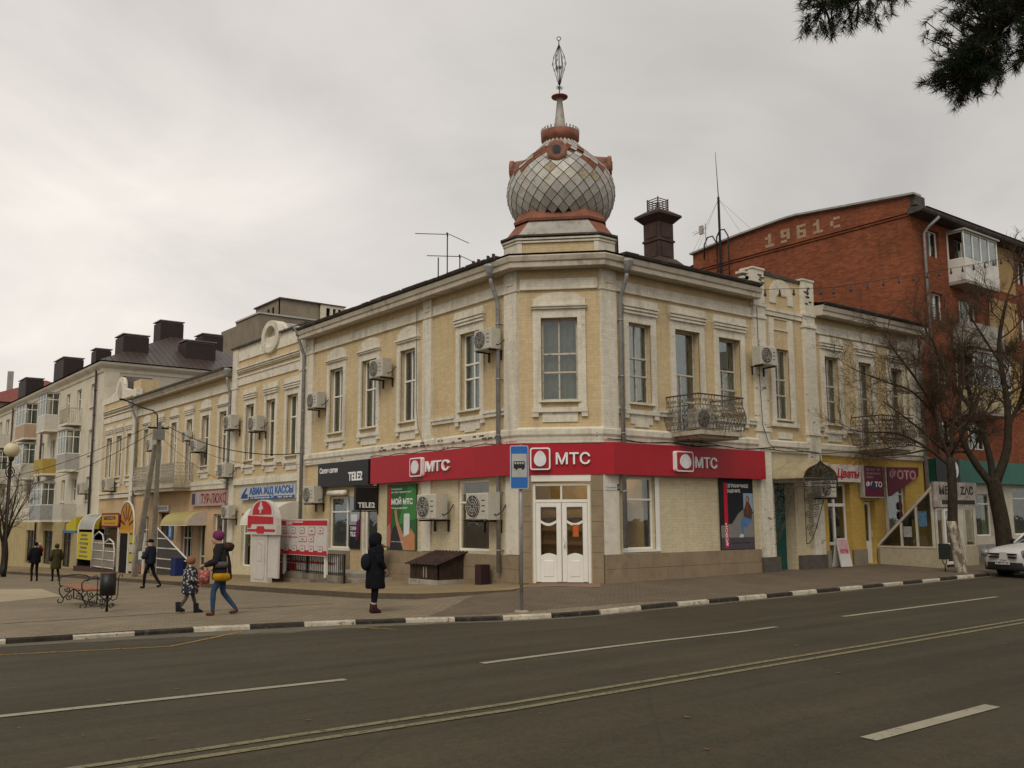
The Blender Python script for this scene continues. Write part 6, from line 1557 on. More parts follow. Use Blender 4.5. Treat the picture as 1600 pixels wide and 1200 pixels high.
# glazed basement entrance with a sloping roof
SE = empty('basement_entrance', (15.8, -1.0, 0.08), 0, 'glazed basement entrance with a slanting side wall by the photo shop', 'kiosk'); SEI = T(-15.8, 1.0, -0.08)
M_SIDE = plain('beige_side_panel', (0.44, 0.38, 0.27), 0.8, 0.2, var=0.1, dirt=((0.3, 0.25, 0.17), 0.4)); M_SEF = plain('dirty_white_frame', (0.55, 0.50, 0.40), 0.6)
MB().box(14.48, 14.54, -2.06, 0, -0.1, 0.66).build('side_panel', M_SIDE, SE, SEI)
sl = lambda y: 0.66 + (2.62 - 0.66) * (-y / 2.06)
fr = MB()
for y in (-1.98, -1.42, -0.86): fr.box(14.47, 14.55, y - 0.05, y + 0.02, 0.66, sl(y))
fr.box(14.46, 14.56, -2.06, 0, 0.64, 0.70)
fr.add([(14.45, 0, 0.66), (14.57, 0, 0.66), (14.57, 0, 0.76), (14.45, 0, 0.76), (14.45, -2.1, 2.62), (14.57, -2.1, 2.62), (14.57, -2.1, 2.74), (14.45, -2.1, 2.74)], [(0, 1, 5, 4), (1, 2, 6, 5), (2, 3, 7, 6), (3, 0, 4, 7), (0, 3, 2, 1), (4, 5, 6, 7)])
fr.build('side_frame', M_SEF, SE, SEI)
for ya, yb in ((-1.98, -1.47), (-1.40, -0.91), (-0.84, -0.06)):
    MB().add([(14.5, ya, 0.7), (14.5, yb, 0.7), (14.5, yb, max(0.72, sl(yb))), (14.5, ya, sl(ya)), (14.51, ya, 0.7), (14.51, yb, 0.7), (14.51, yb, max(0.72, sl(yb))), (14.51, ya, sl(ya))], [(0, 3, 2, 1), (4, 5, 6, 7), (2, 3, 7, 6)]).build('pane', M_SHOPGL, SE, SEI)
MB().add([(14.5, 0, 0.76), (17.2, 0, 0.76), (17.2, -2.1, 2.74), (14.5, -2.1, 2.74), (14.5, 0, 0.8), (17.2, 0, 0.8), (17.2, -2.1, 2.78), (14.5, -2.1, 2.78)], [(0, 3, 2, 1), (4, 5, 6, 7), (0, 1, 5, 4), (2, 3, 7, 6), (1, 2, 6, 5), (3, 0, 4, 7)]).build('sloping_roof', M_ZINC, SE, SEI)
MB().box(17.14, 17.2, -2.06, 0, -0.1, 0.8).build('side_panel', M_SIDE, SE, SEI)
for a, b_ in ((14.54, 15.0), (16.35, 17.2)): MB().box(a, b_, -2.1, -2.05, -0.1, 0.66).build('front_panel', M_SIDE, SE, SEI)
for a, b_ in ((14.56, 15.0), (16.4, 17.1)): window(SE, SEI @ T(0, -2.1), a, b_, 0.66, 1.95, [(1, [1])], M_SEF, y=0, name='side_light', glass=M_SHOPGL)
w_ = window(SE, SEI @ T(0, -2.1), 15.05, 15.85, 0.1, 1.95, [(0.35, [1]), (0.65, [1])], M_FRAME, y=0, name='door', glass=M_SHOPGL, fr=0.1); MB().box(15.86, 16.34, -2.1, -2.05, 0.1, 1.95).build('door_post', M_SEF, SE, SEI)
MB().box(14.45, 17.3, -2.14, -2.06, 1.98, 2.82).build('sign_panel', plain('worn_sign_print', (0.36, 0.31, 0.27), 0.7, var=0.5, scale=3, dirt=((0.12, 0.1, 0.09), 0.8)), SE, SEI)
text_mesh('МЕГА  ZАС', 0.3, plain('washed_black', (0.03, 0.03, 0.03), 0.7), offset=0.012, width=2.3, height=0.3, M=SEI @ T(14.75, -2.145, 2.4), parent=SE, name='letters')
MB().box(14.9, 17.1, -2.147, -2.142, 2.08, 2.22).build('dark_band', plain('washed_black', (0.03, 0.03, 0.03), 0.7), SE, SEI)
MB().box(14.49, 14.495, -1.25, -0.95, 1.0, 1.35).build('notice', plain('notice_print', (0.35, 0.36, 0.34), 0.6, var=0.5, scale=20), SE, SEI); MB().box(14.49, 14.495, -1.8, -1.5, 1.35, 1.85).build('notice', plain('blue_notice', (0.1, 0.2, 0.3), 0.6, var=0.5, scale=14), SE, SEI)
m = MB(); m.box(14.7, 17.0, -1.2, -1.15, 0.1, 1.6); m.build('stair_wall', plain('ochre_stairwell', (0.28, 0.2, 0.05), 0.9), SE, SEI)
# ------------------------------------------------------------------ air conditioners
random.seed(70)
M_AC = plain('air_conditioner_casing', (0.46, 0.435, 0.37), 0.6, 0.3, var=0.1, dirt=((0.36, 0.32, 0.25), 0.5)); M_ACD = plain('air_conditioner_dark', (0.05, 0.048, 0.045), 0.6)
def make_ac():
    """unit 0.85 m wide, its back to +Y, origin at the bottom of the wall side"""
    A = empty('air_conditioner')
    m = MB(); m.bbox(-0.42, 0.42, -0.5, -0.15, 0.0, 0.6, 0.02); m.build('casing', M_AC, A)
    m = MB(); n = 20; m.poly([(-0.13 + 0.255 * math.cos(2 * math.pi * i / n), 0.3 + 0.255 * math.sin(2 * math.pi * i / n)) for i in range(n)], -0.508, -0.5); m.build('fan_opening', M_ACD, A)
    m = MB(); m.smooth = True
    for r_ in (0.06, 0.125, 0.19, 0.255): m.tube([(-0.13 + r_ * math.cos(2 * math.pi * i / 20), -0.522, 0.3 + r_ * math.sin(2 * math.pi * i / 20)) for i in range(21)], 0.006, 4)
    for k in range(8): a = math.pi * k / 4; m.tube([(-0.13 + 0.05 * math.cos(a), -0.522, 0.3 + 0.05 * math.sin(a)), (-0.13 + 0.255 * math.cos(a), -0.522, 0.3 + 0.255 * math.sin(a))], 0.006, 4)
    m.build('fan_guard', M_AC, A)
    m = MB()
    for k in range(3): m.box(-0.16, -0.10, -0.512, -0.508, 0.1, 0.5, T(-0.13, 0, 0.3) @ Matrix.Rotation(k * math.pi / 3, 4, 'Y') @ T(0.13, 0, -0.3))
    m.build('fan', plain('fan_grey', (0.10, 0.097, 0.09), 0.5), A)
    m = MB()
    for k in range(3): m.box(0.2, 0.32, -0.503, -0.499, 0.42 - k * 0.12, 0.445 - k * 0.12)
    m.build('casing_label', M_ACD, A)
    for x in (-0.32, 0.28): MB().box(x, x + 0.04, -0.5, 0, -0.05, -0.01).box(x, x + 0.04, -0.06, -0.02, -0.3, -0.045).build('bracket', M_IRON, A)
    m = MB(); m.smooth = True; m.tube([(0.42, -0.3, 0.12), (0.5, -0.28, 0.1), (0.53, -0.15, 0.2), (0.5, -0.03, 0.35)], 0.018, 5); m.build('hose', M_ACD, A)
    return A
ac0 = make_ac(); km = kidmap(ac0); first = True
ACS = [('L', 4.76, 5.66, 1.68, 1.2, 'large air conditioner between the green poster and the shop window'), ('L', 2.29, 3.1, 1.66, 1.2, 'large air conditioner in front of the shop window by the downpipe'),
       ('L', 2.24, 2.93, 6.33, 0.95, 'air conditioner beside the upper window nearest the dome'), ('L', 8.04, 8.81, 6.25, 1.0, 'air conditioner right of the middle upper window above the black fascia'),
       ('L', 12.68, 13.43, 5.68, 0.95, 'air conditioner by the downpipe between corner building and oval-window house'), ('L', 17.9, 18.8, 5.25, 1.0, 'air conditioner between upper windows of the oval-window house'),
       ('L', 20.6, 21.46, 5.52, 1.0, 'air conditioner by the downpipe left of the oval-window house'), ('L', 26.3, 27.0, 5.43, 0.75, 'small air conditioner above the balcony of the long yellow house'),
       ('L', 24.64, 25.5, 4.8, 0.95, 'air conditioner with a hose right of the pale balcony'), ('L', 31.1, 32.0, 5.24, 1.0, 'air conditioner behind the top of the concrete pole'),
       ('L', 20.9, 22.1, 3.5, 1.0, 'air conditioner low under the last window of the long yellow house'), ('L', 38.3, 39.8, 3.38, 1.15, 'air conditioner on the far yellow house with the curved parapet'),
       ('L', 12.66, 13.55, 2.27, 1.0, 'air conditioner left of the black fascia sign'), ('L', 20.6, 21.5, 1.75, 0.9, 'air conditioner just above the ticket office window'),
       ('L', 44.0, 45.3, 3.35, 1.1, 'air conditioner on the pale apartment block near its corner'),
       ('R', 7.75, 8.42, 6.3, 0.95, 'air conditioner on the white pilaster right of the balcony'), ('B', 4.3, 5.1, 4.12, 0.95, 'dark air conditioner standing behind the balcony railing'), ('R', 10.6, 11.4, 2.3, 1.0, 'air conditioner behind the iron porch beside the florist sign'), ('R', 10.85, 11.2, 3.0, 0.7, 'small air conditioner under the ledge left of the florist sign')]
for side, a, b_, z, sc, lab in ACS:
    o = ac0 if first else copy_tree(ac0, km); first = False
    o.location = (0, (a + b_) / 2, z) if side == 'L' else ((a + b_) / 2, 0, z)
    if side == 'R' and z > 6: o.location.y = -0.12
    if side == 'B': o.location.y = -0.45
    o.rotation_euler = (0, 0, R(-90) if side == 'L' else 0); o.scale = (sc,) * 3
    tag(o, lab, 'air conditioner', 'air conditioners on the facades')

# ------------------------------------------------------------------ bus stop sign
BS = empty('bus_stop_sign', (-3.1, -2.39, gz(-3.1, -2.39)), R(-38), 'blue and white bus stop sign with a bus symbol on a grey post', 'sign')
m = MB(); m.smooth = True; m.tube([(0, 0, 0), (0, 0, 3.5)], 0.038, 10); m.build('post', M_GALV, BS)
m = MB(); m.poly([(x - 0.23, z + 2.55) for x, z in rounded(0.40, 0.93, 0.04)], -0.09, -0.04); m.build('sign_body', plain('sign_back_grey', (0.22, 0.22, 0.22), 0.5), BS)
m = MB(); m.poly([(x - 0.225, z + 2.555) for x, z in rounded(0.39, 0.92, 0.035)], -0.093, -0.09); m.build('sign_rim', plain('sign_rim_white', (0.5, 0.52, 0.53), 0.5), BS)
m = MB(); m.poly([(x - 0.21, z + 2.57) for x, z in rounded(0.36, 0.89, 0.03)], -0.096, -0.093); m.build('blue_face', plain('traffic_blue', (0.02, 0.13, 0.42), 0.4, 0.4, var=0.08), BS)
m = MB(); m.box(-0.19, 0.13, -0.099, -0.096, 2.80, 3.30); m.build('white_field', plain('field_grey', (0.42, 0.42, 0.40), 0.5), BS)
m = MB(); m.poly([(-0.15, 2.99), (0.09, 2.99), (0.09, 3.12), (0.075, 3.14), (-0.15, 3.14)], -0.102, -0.099)
for x in (-0.09, 0.045): m.poly([(x + 0.028 * math.cos(2 * math.pi * i / 10), 2.985 + 0.028 * math.sin(2 * math.pi * i / 10)) for i in range(10)], -0.103, -0.099)
bus = m.build('bus_symbol', M_BSIGN, BS); m = MB()
for k in range(4): m.box(-0.135 + k * 0.055, -0.095 + k * 0.055, -0.104, -0.102, 3.08, 3.12)
m.build('bus_windows', plain('field_grey', (0.42, 0.42, 0.40), 0.5), bus)
m = MB(); m.box(-0.02, 0.02, -0.05, 0.04, 2.7, 2.74); m.box(-0.02, 0.02, -0.05, 0.04, 3.3, 3.34); m.build('clamp', M_IRON, BS)
m = MB(); m.lathe([(0.16, -0.01), (0.15, 0.012), (0.05, 0.02)], 12); m.build('footing', M_CONC, BS)

# ------------------------------------------------------------------ cellar hatch by the side wall
CH = empty('cellar_hatch', (-0.55, 4.7, -0.16), 0, 'low dark wooden cellar hatch with a rusty lean-to roof against the wall', 'hatch')
CI = T(0.55, -4.7, 0.16)
def chz(y): return -0.03 * y - 0.03
m = MB(); m.hpoly([(-0.98, 5.52), (-0.98, 4.02), (-0.02, 4.02), (-0.02, 5.52)], -0.25, 0.0); m.build('concrete_base', M_CONC, CH, CI)
M_OLDW = plain('old_brown_boards', (0.045, 0.03, 0.022), 0.9, 0.15, var=0.4, scale=6)
for k in range(9): MB().box(-0.93, -0.905, 4.05 + k * 0.16, 4.2 + k * 0.16, 0.0, 0.44).build('board', M_OLDW, CH, CI)
for y in (4.05, 5.48):
    MB().add([(-0.93, y, 0), (-0.03, y, 0), (-0.03, y, 0.74), (-0.93, y, 0.44), (-0.93, y + 0.03, 0), (-0.03, y + 0.03, 0), (-0.03, y + 0.03, 0.74), (-0.93, y + 0.03, 0.44)], [(0, 1, 2, 3), (7, 6, 5, 4), (0, 3, 7, 4), (1, 5, 6, 2), (3, 2, 6, 7)]).build('side_board', M_OLDW, CH, CI)
m = MB(); m.smooth = True; vs = []; nn = 40
for i in range(nn + 1):
    y = 3.93 + (5.64 - 3.93) * i / nn; dz = 0.022 * math.sin(i * 2 * math.pi / 4); vs += [(-1.03, y, 0.43 + dz), (0.0, y, 0.77 + dz), (-1.03, y, 0.415 + dz), (0.0, y, 0.755 + dz)]
m.add(vs, [f for i in range(nn) for f in ((4 * i, 4 * i + 4, 4 * i + 5, 4 * i + 1), (4 * i + 3, 4 * i + 7, 4 * i + 6, 4 * i + 2), (4 * i + 2, 4 * i + 6, 4 * i + 4, 4 * i))]); m.build('roof', plain('rusty_corrugated_sheet', (0.045, 0.026, 0.021), 0.8, 0.2, var=0.5, scale=5, dirt=((0.04, 0.025, 0.02), 0.6)), CH, CI)
MB().box(-0.945, -0.93, 4.62, 4.66, 0.05, 0.36).box(-0.945, -0.93, 4.76, 4.8, 0.05, 0.36).build('hinge_strap', plain('pale_strap', (0.3, 0.27, 0.2), 0.7), CH, CI)
m = MB(); m.box(-0.5, -0.2, 2.62, 2.9, -0.1, 0.46); tag(m.build('small_bin', plain('dark_red_brown', (0.03, 0.012, 0.012), 0.6)), 'small dark box-shaped bin against the wall right of the cellar hatch', 'bin')
RBN = empty('litter_bin', (-0.55, 8.05, -0.24), 0, 'dark metal litter bin with a little roof behind the standing person', 'bin')
m = MB(); m.lathe([(0.17, 0.35), (0.2, 0.9)], 12); m.build('bucket', plain('dull_green_iron', (0.05, 0.055, 0.045), 0.7), RBN); m = MB(); m.box(-0.22, -0.19, -0.02, 0.02, 0, 1.1); m.box(0.19, 0.22, -0.02, 0.02, 0, 1.1); m.build('side_post', M_IRON, RBN)
m = MB(); frust(m, octo(0.26, 0.05), 1.05, octo(0.06, 0.01), 1.2); m.build('cap', plain('rusty_cap', (0.11, 0.05, 0.035), 0.8), RBN)

# ------------------------------------------------------------------ steps to the side street door
ST = empty('door_steps', (-0.6, 9.5, -0.3), 0, 'low grey concrete steps in front of the side street phone shop door', 'steps'); STI = T(0.6, -9.5, 0.3)
MB().box(-1.45, -0.02, 7.95, 10.85, -0.6, -0.13).build('step', M_CONC, ST, STI); MB().box(-1.15, -0.02, 8.3, 10.75, -0.14, 0.01).build('step', M_CONC, ST, STI)

# ------------------------------------------------------------------ basement computer shop: wall, railing, boards, arched stand
CK = empty('basement_stair_wall', (-1.9, 10.4, -0.4), 0, 'low stone stair wall with black railing under the white advert board', 'railing'); CKI = T(1.9, -10.4, 0.4)
M_STONE = brickpaint('rough_stone_wall', (0.17, 0.145, 0.11), (0.24, 0.2, 0.15), (0.08, 0.07, 0.055), 0.4, (0.09, 0.075, 0.06), 0.6, 1.0, 0.7, 0.4, 0.2, 0.3)
MB().box(-13.0, -7.9, -1.9, -1.65, -0.7, -0.02).build('stone_wall', M_STONE, CK, CKI @ FL)
MB().box(-13.1, -12.0, -2.0, -1.62, -0.75, 0.06).build('brick_pier', plain('maroon_brick', (0.12, 0.05, 0.035), 0.9, var=0.3, scale=9), CK, CKI @ FL)
m = MB()
for k in range(40): u = -13.0 + k * 0.131; m.box(u - 0.008, u + 0.008, -1.79, -1.775, -0.02, 0.62)
for z in (0.04, 0.60): m.box(-13.0, -7.86, -1.8, -1.765, z, z + 0.025)
for u in (-13.0, -10.4, -7.9): m.box(u - 0.025, u + 0.025, -1.81, -1.755, -0.3, 0.64)
m.build('railing', M_IRON, CK, CKI @ FL)
for k in range(13):
    MB().sphere((-12.8 + k * 0.39, -1.785, 0.36), 0.022, n=6, k=4).build('railing_knob', M_IRON, CK, CKI @ FL)
BN = empty('banner', (-1.7, 10.6, 0.0), 0, 'white and red printed banner hung behind the black railing', 'banner'); BNI = T(1.7, -10.6, 0) @ FL
MB().box(-12.95, -8.35, -1.74, -1.73, 0.0, 0.56).build('sheet', C('banner_white', (0.5, 0.47, 0.43)), BN, BNI); MB().box(-12.9, -11.3, -1.745, -1.74, 0.02, 0.24).build('red_block', C('banner_red', (0.42, 0.015, 0.025)), BN, BNI); MB().box(-12.9, -8.6, -1.748, -1.745, 0.29, 0.35).build('red_line', C('banner_red', (0.42, 0.015, 0.025)), BN, BNI); MB().box(-12.9, -11.6, -1.745, -1.74, 0.4, 0.56).build('red_block', C('banner_red', (0.42, 0.015, 0.025)), BN, BNI)
AD = empty('advert_board', (-1.9, 10.2, 0.55), 0, 'large white board with red header and rounded icon boxes above the railing', 'board'); ADI = T(1.9, -10.2, -0.55) @ FL
MB().poly([(x - 12.05, z + 0.55) for x, z in rounded(3.4, 1.16, 0.1)], -2.0, -1.95).build('panel', C('advert_white', (0.52, 0.49, 0.46)), AD, ADI)
MB().box(-12.05, -8.65, -2.004, -2.0, 1.50, 1.66).build('header', C('banner_red', (0.42, 0.015, 0.025)), AD, ADI); MB().box(-12.05, -8.65, -2.004, -2.0, 0.57, 0.72).build('footer', C('banner_red', (0.42, 0.015, 0.025)), AD, ADI)
text_mesh('КОМПЬЮТЕРНЫЙ\nЦЕНТР', 0.1, M_WSIGN, offset=0.004, width=1.25, height=0.13, M=ADI @ T(-11.6, -2.006, 1.515), parent=AD, name='letters'); text_mesh('доступные комплектующие', 0.1, C('banner_red', (0.42, 0.015, 0.025)), width=1.2, height=0.07, M=ADI @ T(-11.95, -2.006, 1.08), parent=AD, name='letters')
def icon(u, z, w_=0.36, h_=0.2):
    o = MB().poly([(x + u, q + z) for x, q in rounded(w_, h_, 0.05)], -2.008, -2.004).build('icon_frame', C('banner_red', (0.42, 0.015, 0.025)), AD, ADI); MB().poly([(x + u + 0.02, q + z + 0.016) for x, q in rounded(w_ - 0.04, h_ - 0.032, 0.04)], -2.011, -2.008).build('icon_field', C('advert_white', (0.52, 0.49, 0.46)), o)
    MB().box(u + w_ * 0.35, u + w_ * 0.65, -2.013, -2.011, z + h_ * 0.35, z + h_ * 0.6).build('icon', C('icon_grey', (0.2, 0.19, 0.19)), o)
for k in range(5): icon(-11.9 + k * 0.66, 1.24 - (0.03 if k == 3 else 0), 0.36 if k != 3 else 0.46, 0.2 if k != 3 else 0.25); icon(-11.75 + k * 0.62, 0.66)
icon(-10.65, 0.98, 0.62, 0.17); icon(-9.9, 0.98)
for u in (-11.9, -8.9): MB().box(u, u + 0.06, -1.95, -1.85, -0.1, 1.6).build('support', M_FRAME, AD, ADI)
# arched white and red stand at the head of the stairs
AS = empty('arched_stand', (-2.5, 12.3, -0.47), 0, 'white door-like stand with a red rounded top showing a rocket emblem', 'stand'); ASI = T(2.5, -12.3, 0.47) @ FL
M_STW = plain('stand_white', (0.52, 0.49, 0.45), 0.6, 0.25, var=0.08, dirt=((0.36, 0.33, 0.29), 0.4))
MB().box(-13.12, -11.85, -2.55, -2.45, -0.47, 1.2).build('panel', M_STW, AS, ASI); MB().poly([(x - 12.95, z - 0.3) for x, z in rounded(0.95, 1.35, 0.14)], -2.556, -2.55).build('panel_line', C('pale_red_line', (0.42, 0.25, 0.23)), AS, ASI); MB().poly([(x - 12.93, z - 0.28) for x, z in rounded(0.91, 1.31, 0.13)], -2.56, -2.556).build('panel_field', M_STW, AS, ASI)
MB().poly([(x - 12.68, z + 0.3) for x, z in rounded(0.42, 0.6, 0.1)], -2.563, -2.56).build('hours_frame', C('pale_red_line', (0.42, 0.25, 0.23)), AS, ASI); MB().poly([(x - 12.66, z + 0.32) for x, z in rounded(0.38, 0.56, 0.09)], -2.566, -2.563).build('hours_field', M_STW, AS, ASI)
MB().box(-11.82, -11.05, -2.52, -2.45, -0.2, 1.2).build('side_panel', M_STW, AS, ASI)
def dome_pts(x0, x1, z0, zs, zt, n=14): return [(x0, z0), (x1, z0)] + [((x0 + x1) / 2 + (x1 - x0) / 2 * math.cos(math.pi * i / n) * (1 if i not in () else 1), zs + (zt - zs) * math.sin(math.pi * i / n) ** 0.85) for i in range(n + 1)]
MB().poly(dome_pts(-13.4, -11.0, 1.2, 1.5, 2.36), -2.62, -2.45).build('head', M_STW, AS, ASI)
MB().poly(dome_pts(-12.95, -11.4, 1.86, 1.9, 2.32), -2.626, -2.62).build('red_arch', C('banner_red', (0.42, 0.015, 0.025)), AS, ASI)
MB().poly([(-13.35, 1.42), (-13.1, 1.42), (-13.0, 1.55), (-11.25, 1.55), (-11.25, 1.78), (-13.35, 1.84)], -2.628, -2.62).build('red_band', C('banner_red', (0.42, 0.015, 0.025)), AS, ASI); MB().poly([(-13.35, 1.3), (-12.6, 1.3), (-12.5, 1.24), (-12.0, 1.24), (-11.95, 1.3), (-11.1, 1.3), (-11.1, 1.38), (-11.9, 1.38), (-12.0, 1.48), (-12.5, 1.48), (-12.6, 1.38), (-13.35, 1.38)], -2.632, -2.62).build('red_plate', C('banner_red', (0.42, 0.015, 0.025)), AS, ASI)
MB().poly([(-12.32, 1.9), (-12.24, 1.9), (-12.2, 2.02), (-12.08, 2.04), (-12.1, 2.12), (-12.18, 2.16), (-12.2, 2.24), (-12.26, 2.3), (-12.34, 2.22), (-12.36, 2.14), (-12.46, 2.1), (-12.44, 2.03), (-12.34, 2.02)], -2.64, -2.626).build('rocket_emblem', C('advert_white', (0.52, 0.49, 0.46)), AS, ASI)
MB().box(-11.42, -11.28, -2.75, -2.6, -0.45, -0.2).build('canister', plain('pale_canister', (0.45, 0.42, 0.34), 0.6), AS, ASI)
# ------------------------------------------------------------------ bench and bin on the square
random.seed(75)
BE = empty('park_bench', (-9.3, 7.4, gz(-9.3, 7.4)), 0, 'wrought iron bench with scrolled ends and orange-brown planks', 'bench')
for k in range(4): MB().box(-0.3 + k * 0.15, -0.17 + k * 0.15, -1.15, 1.15, 0.43, 0.465).build('plank', plain('orange_brown_plank', (0.26, 0.10, 0.045), 0.6, 0.3, var=0.25, scale=7), BE)
def bench_end(y):
    m = MB(); m.smooth = True; r_ = 0.016
    def c2(pts): m.tube([(x, y, z) for x, z in pts], r_, 6)
    c2([(-0.33, 0.42), (-0.36, 0.52), (-0.36, 0.62), (-0.3, 0.68), (-0.1, 0.71), (0.1, 0.71), (0.3, 0.68), (0.36, 0.62), (0.35, 0.56), (0.3, 0.53)])
    for s_ in (-1, 1):
        c2([(s_ * x, z) for x, z in ((0.32, 0.44), (0.36, 0.36), (0.33, 0.24), (0.24, 0.12), (0.25, 0.05), (0.3, 0.015), (0.36, 0.02), (0.38, 0.07), (0.35, 0.1))])
        m.tube([tuple(p) for p in spiral((s_ * 0.15, y, 0.34), 0.075, 0.5, 1.4 * s_, (s_, 0, 0), (0, 0, 1), 14)], r_ * 0.8, 5); m.tube([tuple(p) for p in spiral((s_ * 0.12, y, 0.14), 0.085, 2.2, -1.5 * s_, (s_, 0, 0), (0, 0, 1), 14)], r_ * 0.8, 5)
        c2([(0, 0.36), (s_ * 0.1, 0.27), (s_ * 0.2, 0.18), (s_ * 0.24, 0.12)])
    c2([(0, 0.43), (0, 0.1)]); c2([(-0.33, 0.43), (0.33, 0.43)])
    return m.build('bench_end', M_IRON, BE)
bench_end(-1.1); bench_end(1.1); MB().tube([(0, -1.1, 0.12), (0, 1.1, 0.12)], 0.014, 6).build('tie_bar', M_IRON, BE)
LB = empty('litter_bin', (-9.61, 4.3, gz(-9.61, 4.3)), 0, 'black cylindrical litter bin on scrolled iron stand in front of the bench', 'bin')
m = MB(); m.smooth = True; m.lathe([(0.155, 0.36), (0.17, 0.365), (0.17, 0.84), (0.155, 0.84), (0.15, 0.4)], 18); m.build('bucket', plain('black_painted_steel', (0.008, 0.008, 0.008), 0.45, 0.4), LB)
m = MB(); m.lathe([(0.172, 0.84), (0.165, 0.86)], 18); m.build('rim', plain('rust_rim', (0.12, 0.045, 0.03), 0.8), LB)
m = MB(); m.smooth = True; m.tube([(0, 0, 0), (0, 0, 0.36)], 0.03, 8)
for s_ in (-1, 1):
    m.tube([(s_ * 0.03, 0, 0.3), (s_ * 0.12, 0, 0.24), (s_ * 0.2, 0, 0.28), (s_ * 0.22, 0, 0.4), (s_ * 0.22, 0, 0.72), (s_ * 0.24, 0, 0.8), (s_ * 0.3, 0, 0.8), (s_ * 0.31, 0, 0.75)], 0.011, 5); m.tube([tuple(p) for p in spiral((s_ * 0.1, 0, 0.12), 0.07, 0, 1.4, (s_, 0, 0), (0, 0, 1), 12)], 0.01, 5)
m.build('stand', M_IRON, LB)

# ------------------------------------------------------------------ concrete pole with strut, wires, lamp bracket
CP = empty('utility_pole', (-2.3, 24.27, -0.8), 0, 'grey concrete utility pole propped by a leaning strut with wires', 'pole'); CPI = T(2.3, -24.27, 0.8)
M_POLE = plain('dark_concrete', (0.20, 0.18, 0.145), 0.95, 0.15, var=0.25, scale=3, dirt=((0.1, 0.09, 0.07), 0.6), bump=0.4)
m = MB(); m.rings([[(-2.30 + sx * w_, 24.27 + sy * w_, z) for sx, sy in ((-1, -1), (1, -1), (1, 1), (-1, 1))] for z, w_ in ((-1.0, 0.095), (6.0, 0.07))]); m.build('post', M_POLE, CP, CPI)
m = MB(); m.rings([[(x + sx * w_, y + sy * w_, z) for sx, sy in ((-1, -1), (1, -1), (1, 1), (-1, 1))] for x, y, z, w_ in ((-2.95, 24.75, -1.0, 0.12), (-2.4, 24.42, 5.0, 0.08))]); m.build('strut', M_POLE, CP, CPI)
m = MB(); m.smooth = True; m.tube([(-2.36, 24.3, 5.5), (-2.4, 24.32, 6.3), (-2.55, 24.4, 6.5), (-2.95, 24.6, 6.62), (-3.7, 24.97, 6.98)], 0.03, 6); m.sphere((-3.75, 25.0, 6.98), 0.12, 0.1, 0.05); m.build('lamp_bracket', M_IRON, CP, CPI)
MB().box(-2.6, -2.1, 24.1, 24.22, 5.2, 5.65).build('switch_box', plain('grey_box', (0.2, 0.2, 0.19), 0.6), CP, CPI); MB().box(-2.75, -1.85, 24.36, 24.44, 5.7, 5.78).build('crossarm', M_IRON, CP, CPI)
m = MB()
for x in (-2.7, -2.5, -2.1, -1.9): m.lathe([(0.03, 5.78), (0.045, 5.84), (0.03, 5.92)], 8, (x, 24.4))
m.build('insulator', plain('insulator_white', (0.5, 0.48, 0.44), 0.4), CP, CPI)
def wire(a, b_, sag, r_=0.012, n=16, name='overhead_wire', label=None, kind=None, cat='wire', group='overhead wires'):
    a, b_ = Vector(a), Vector(b_); pts = [a.lerp(b_, i / n) - Vector((0, 0, sag * 4 * (i / n) * (1 - i / n))) for i in range(n + 1)]
    m = MB(); m.smooth = True; m.tube(pts, r_, 4, cap=False)
    o = m.build(name, plain('black_cable', (0.012, 0.012, 0.012), 0.7)); tag(o, label, cat, group); return o
wire((-1.9, 24.4, 5.85), (-0.12, 14.6, 4.15), 0.45, 0.018, label='thick black cable from concrete pole to the oval-window house')
wire((-2.1, 24.4, 5.7), (-0.12, 14.5, 3.75), 0.6, 0.009, label='thin slack wire below the thick cable right of the pole')
wire((-2.7, 24.4, 5.8), (-4.7, 52.0, 4.4), 0.5, 0.016, label='upper wire running left from the concrete pole')
wire((-2.5, 24.4, 5.55), (-4.2, 52.0, 3.9), 0.7, 0.016, label='lower wire running left from the concrete pole')
wire((-2.2, 24.2, 5.3), (-0.1, 21.5, 3.2), 0.2, 0.008, label='thin wire dropping from the pole to the tour agency sign')
# cable lying along the ledge of the corner building
m = MB(); m.smooth = True
pts = [(-0.16, 9.3 - 0.4 * i, 3.72 + 0.03 * math.sin(i * 1.7)) for i in range(19)]; m.tube(pts, 0.012, 4, cap=False)
m.tube([(1.6 + 0.45 * i, -0.17, 3.74 + 0.03 * math.sin(i * 1.3 + 1)) for i in range(22)], 0.013, 4, cap=False); m.tube([(2.2 + 0.5 * i, -0.16, 3.78 - 0.06 * math.sin(i * 0.8)) for i in range(34)], 0.01, 4, cap=False)
m.tube([(8.12, -0.18, 8.2), (8.1, -0.19, 6.0), (8.16, -0.19, 4.5), (8.4, -0.2, 3.95), (8.7, -0.2, 3.75)], 0.012, 4, cap=False); m.tube([(-0.08, 6.62, 8.3), (-0.085, 6.6, 5.2), (-0.1, 6.5, 4.6), (-0.15, 6.1, 4.0), (-0.2, 5.8, 3.72)], 0.008, 4, cap=False)
tag(m.build('facade_cable', plain('black_cable', (0.012, 0.012, 0.012), 0.7), CB), kind='stuff')
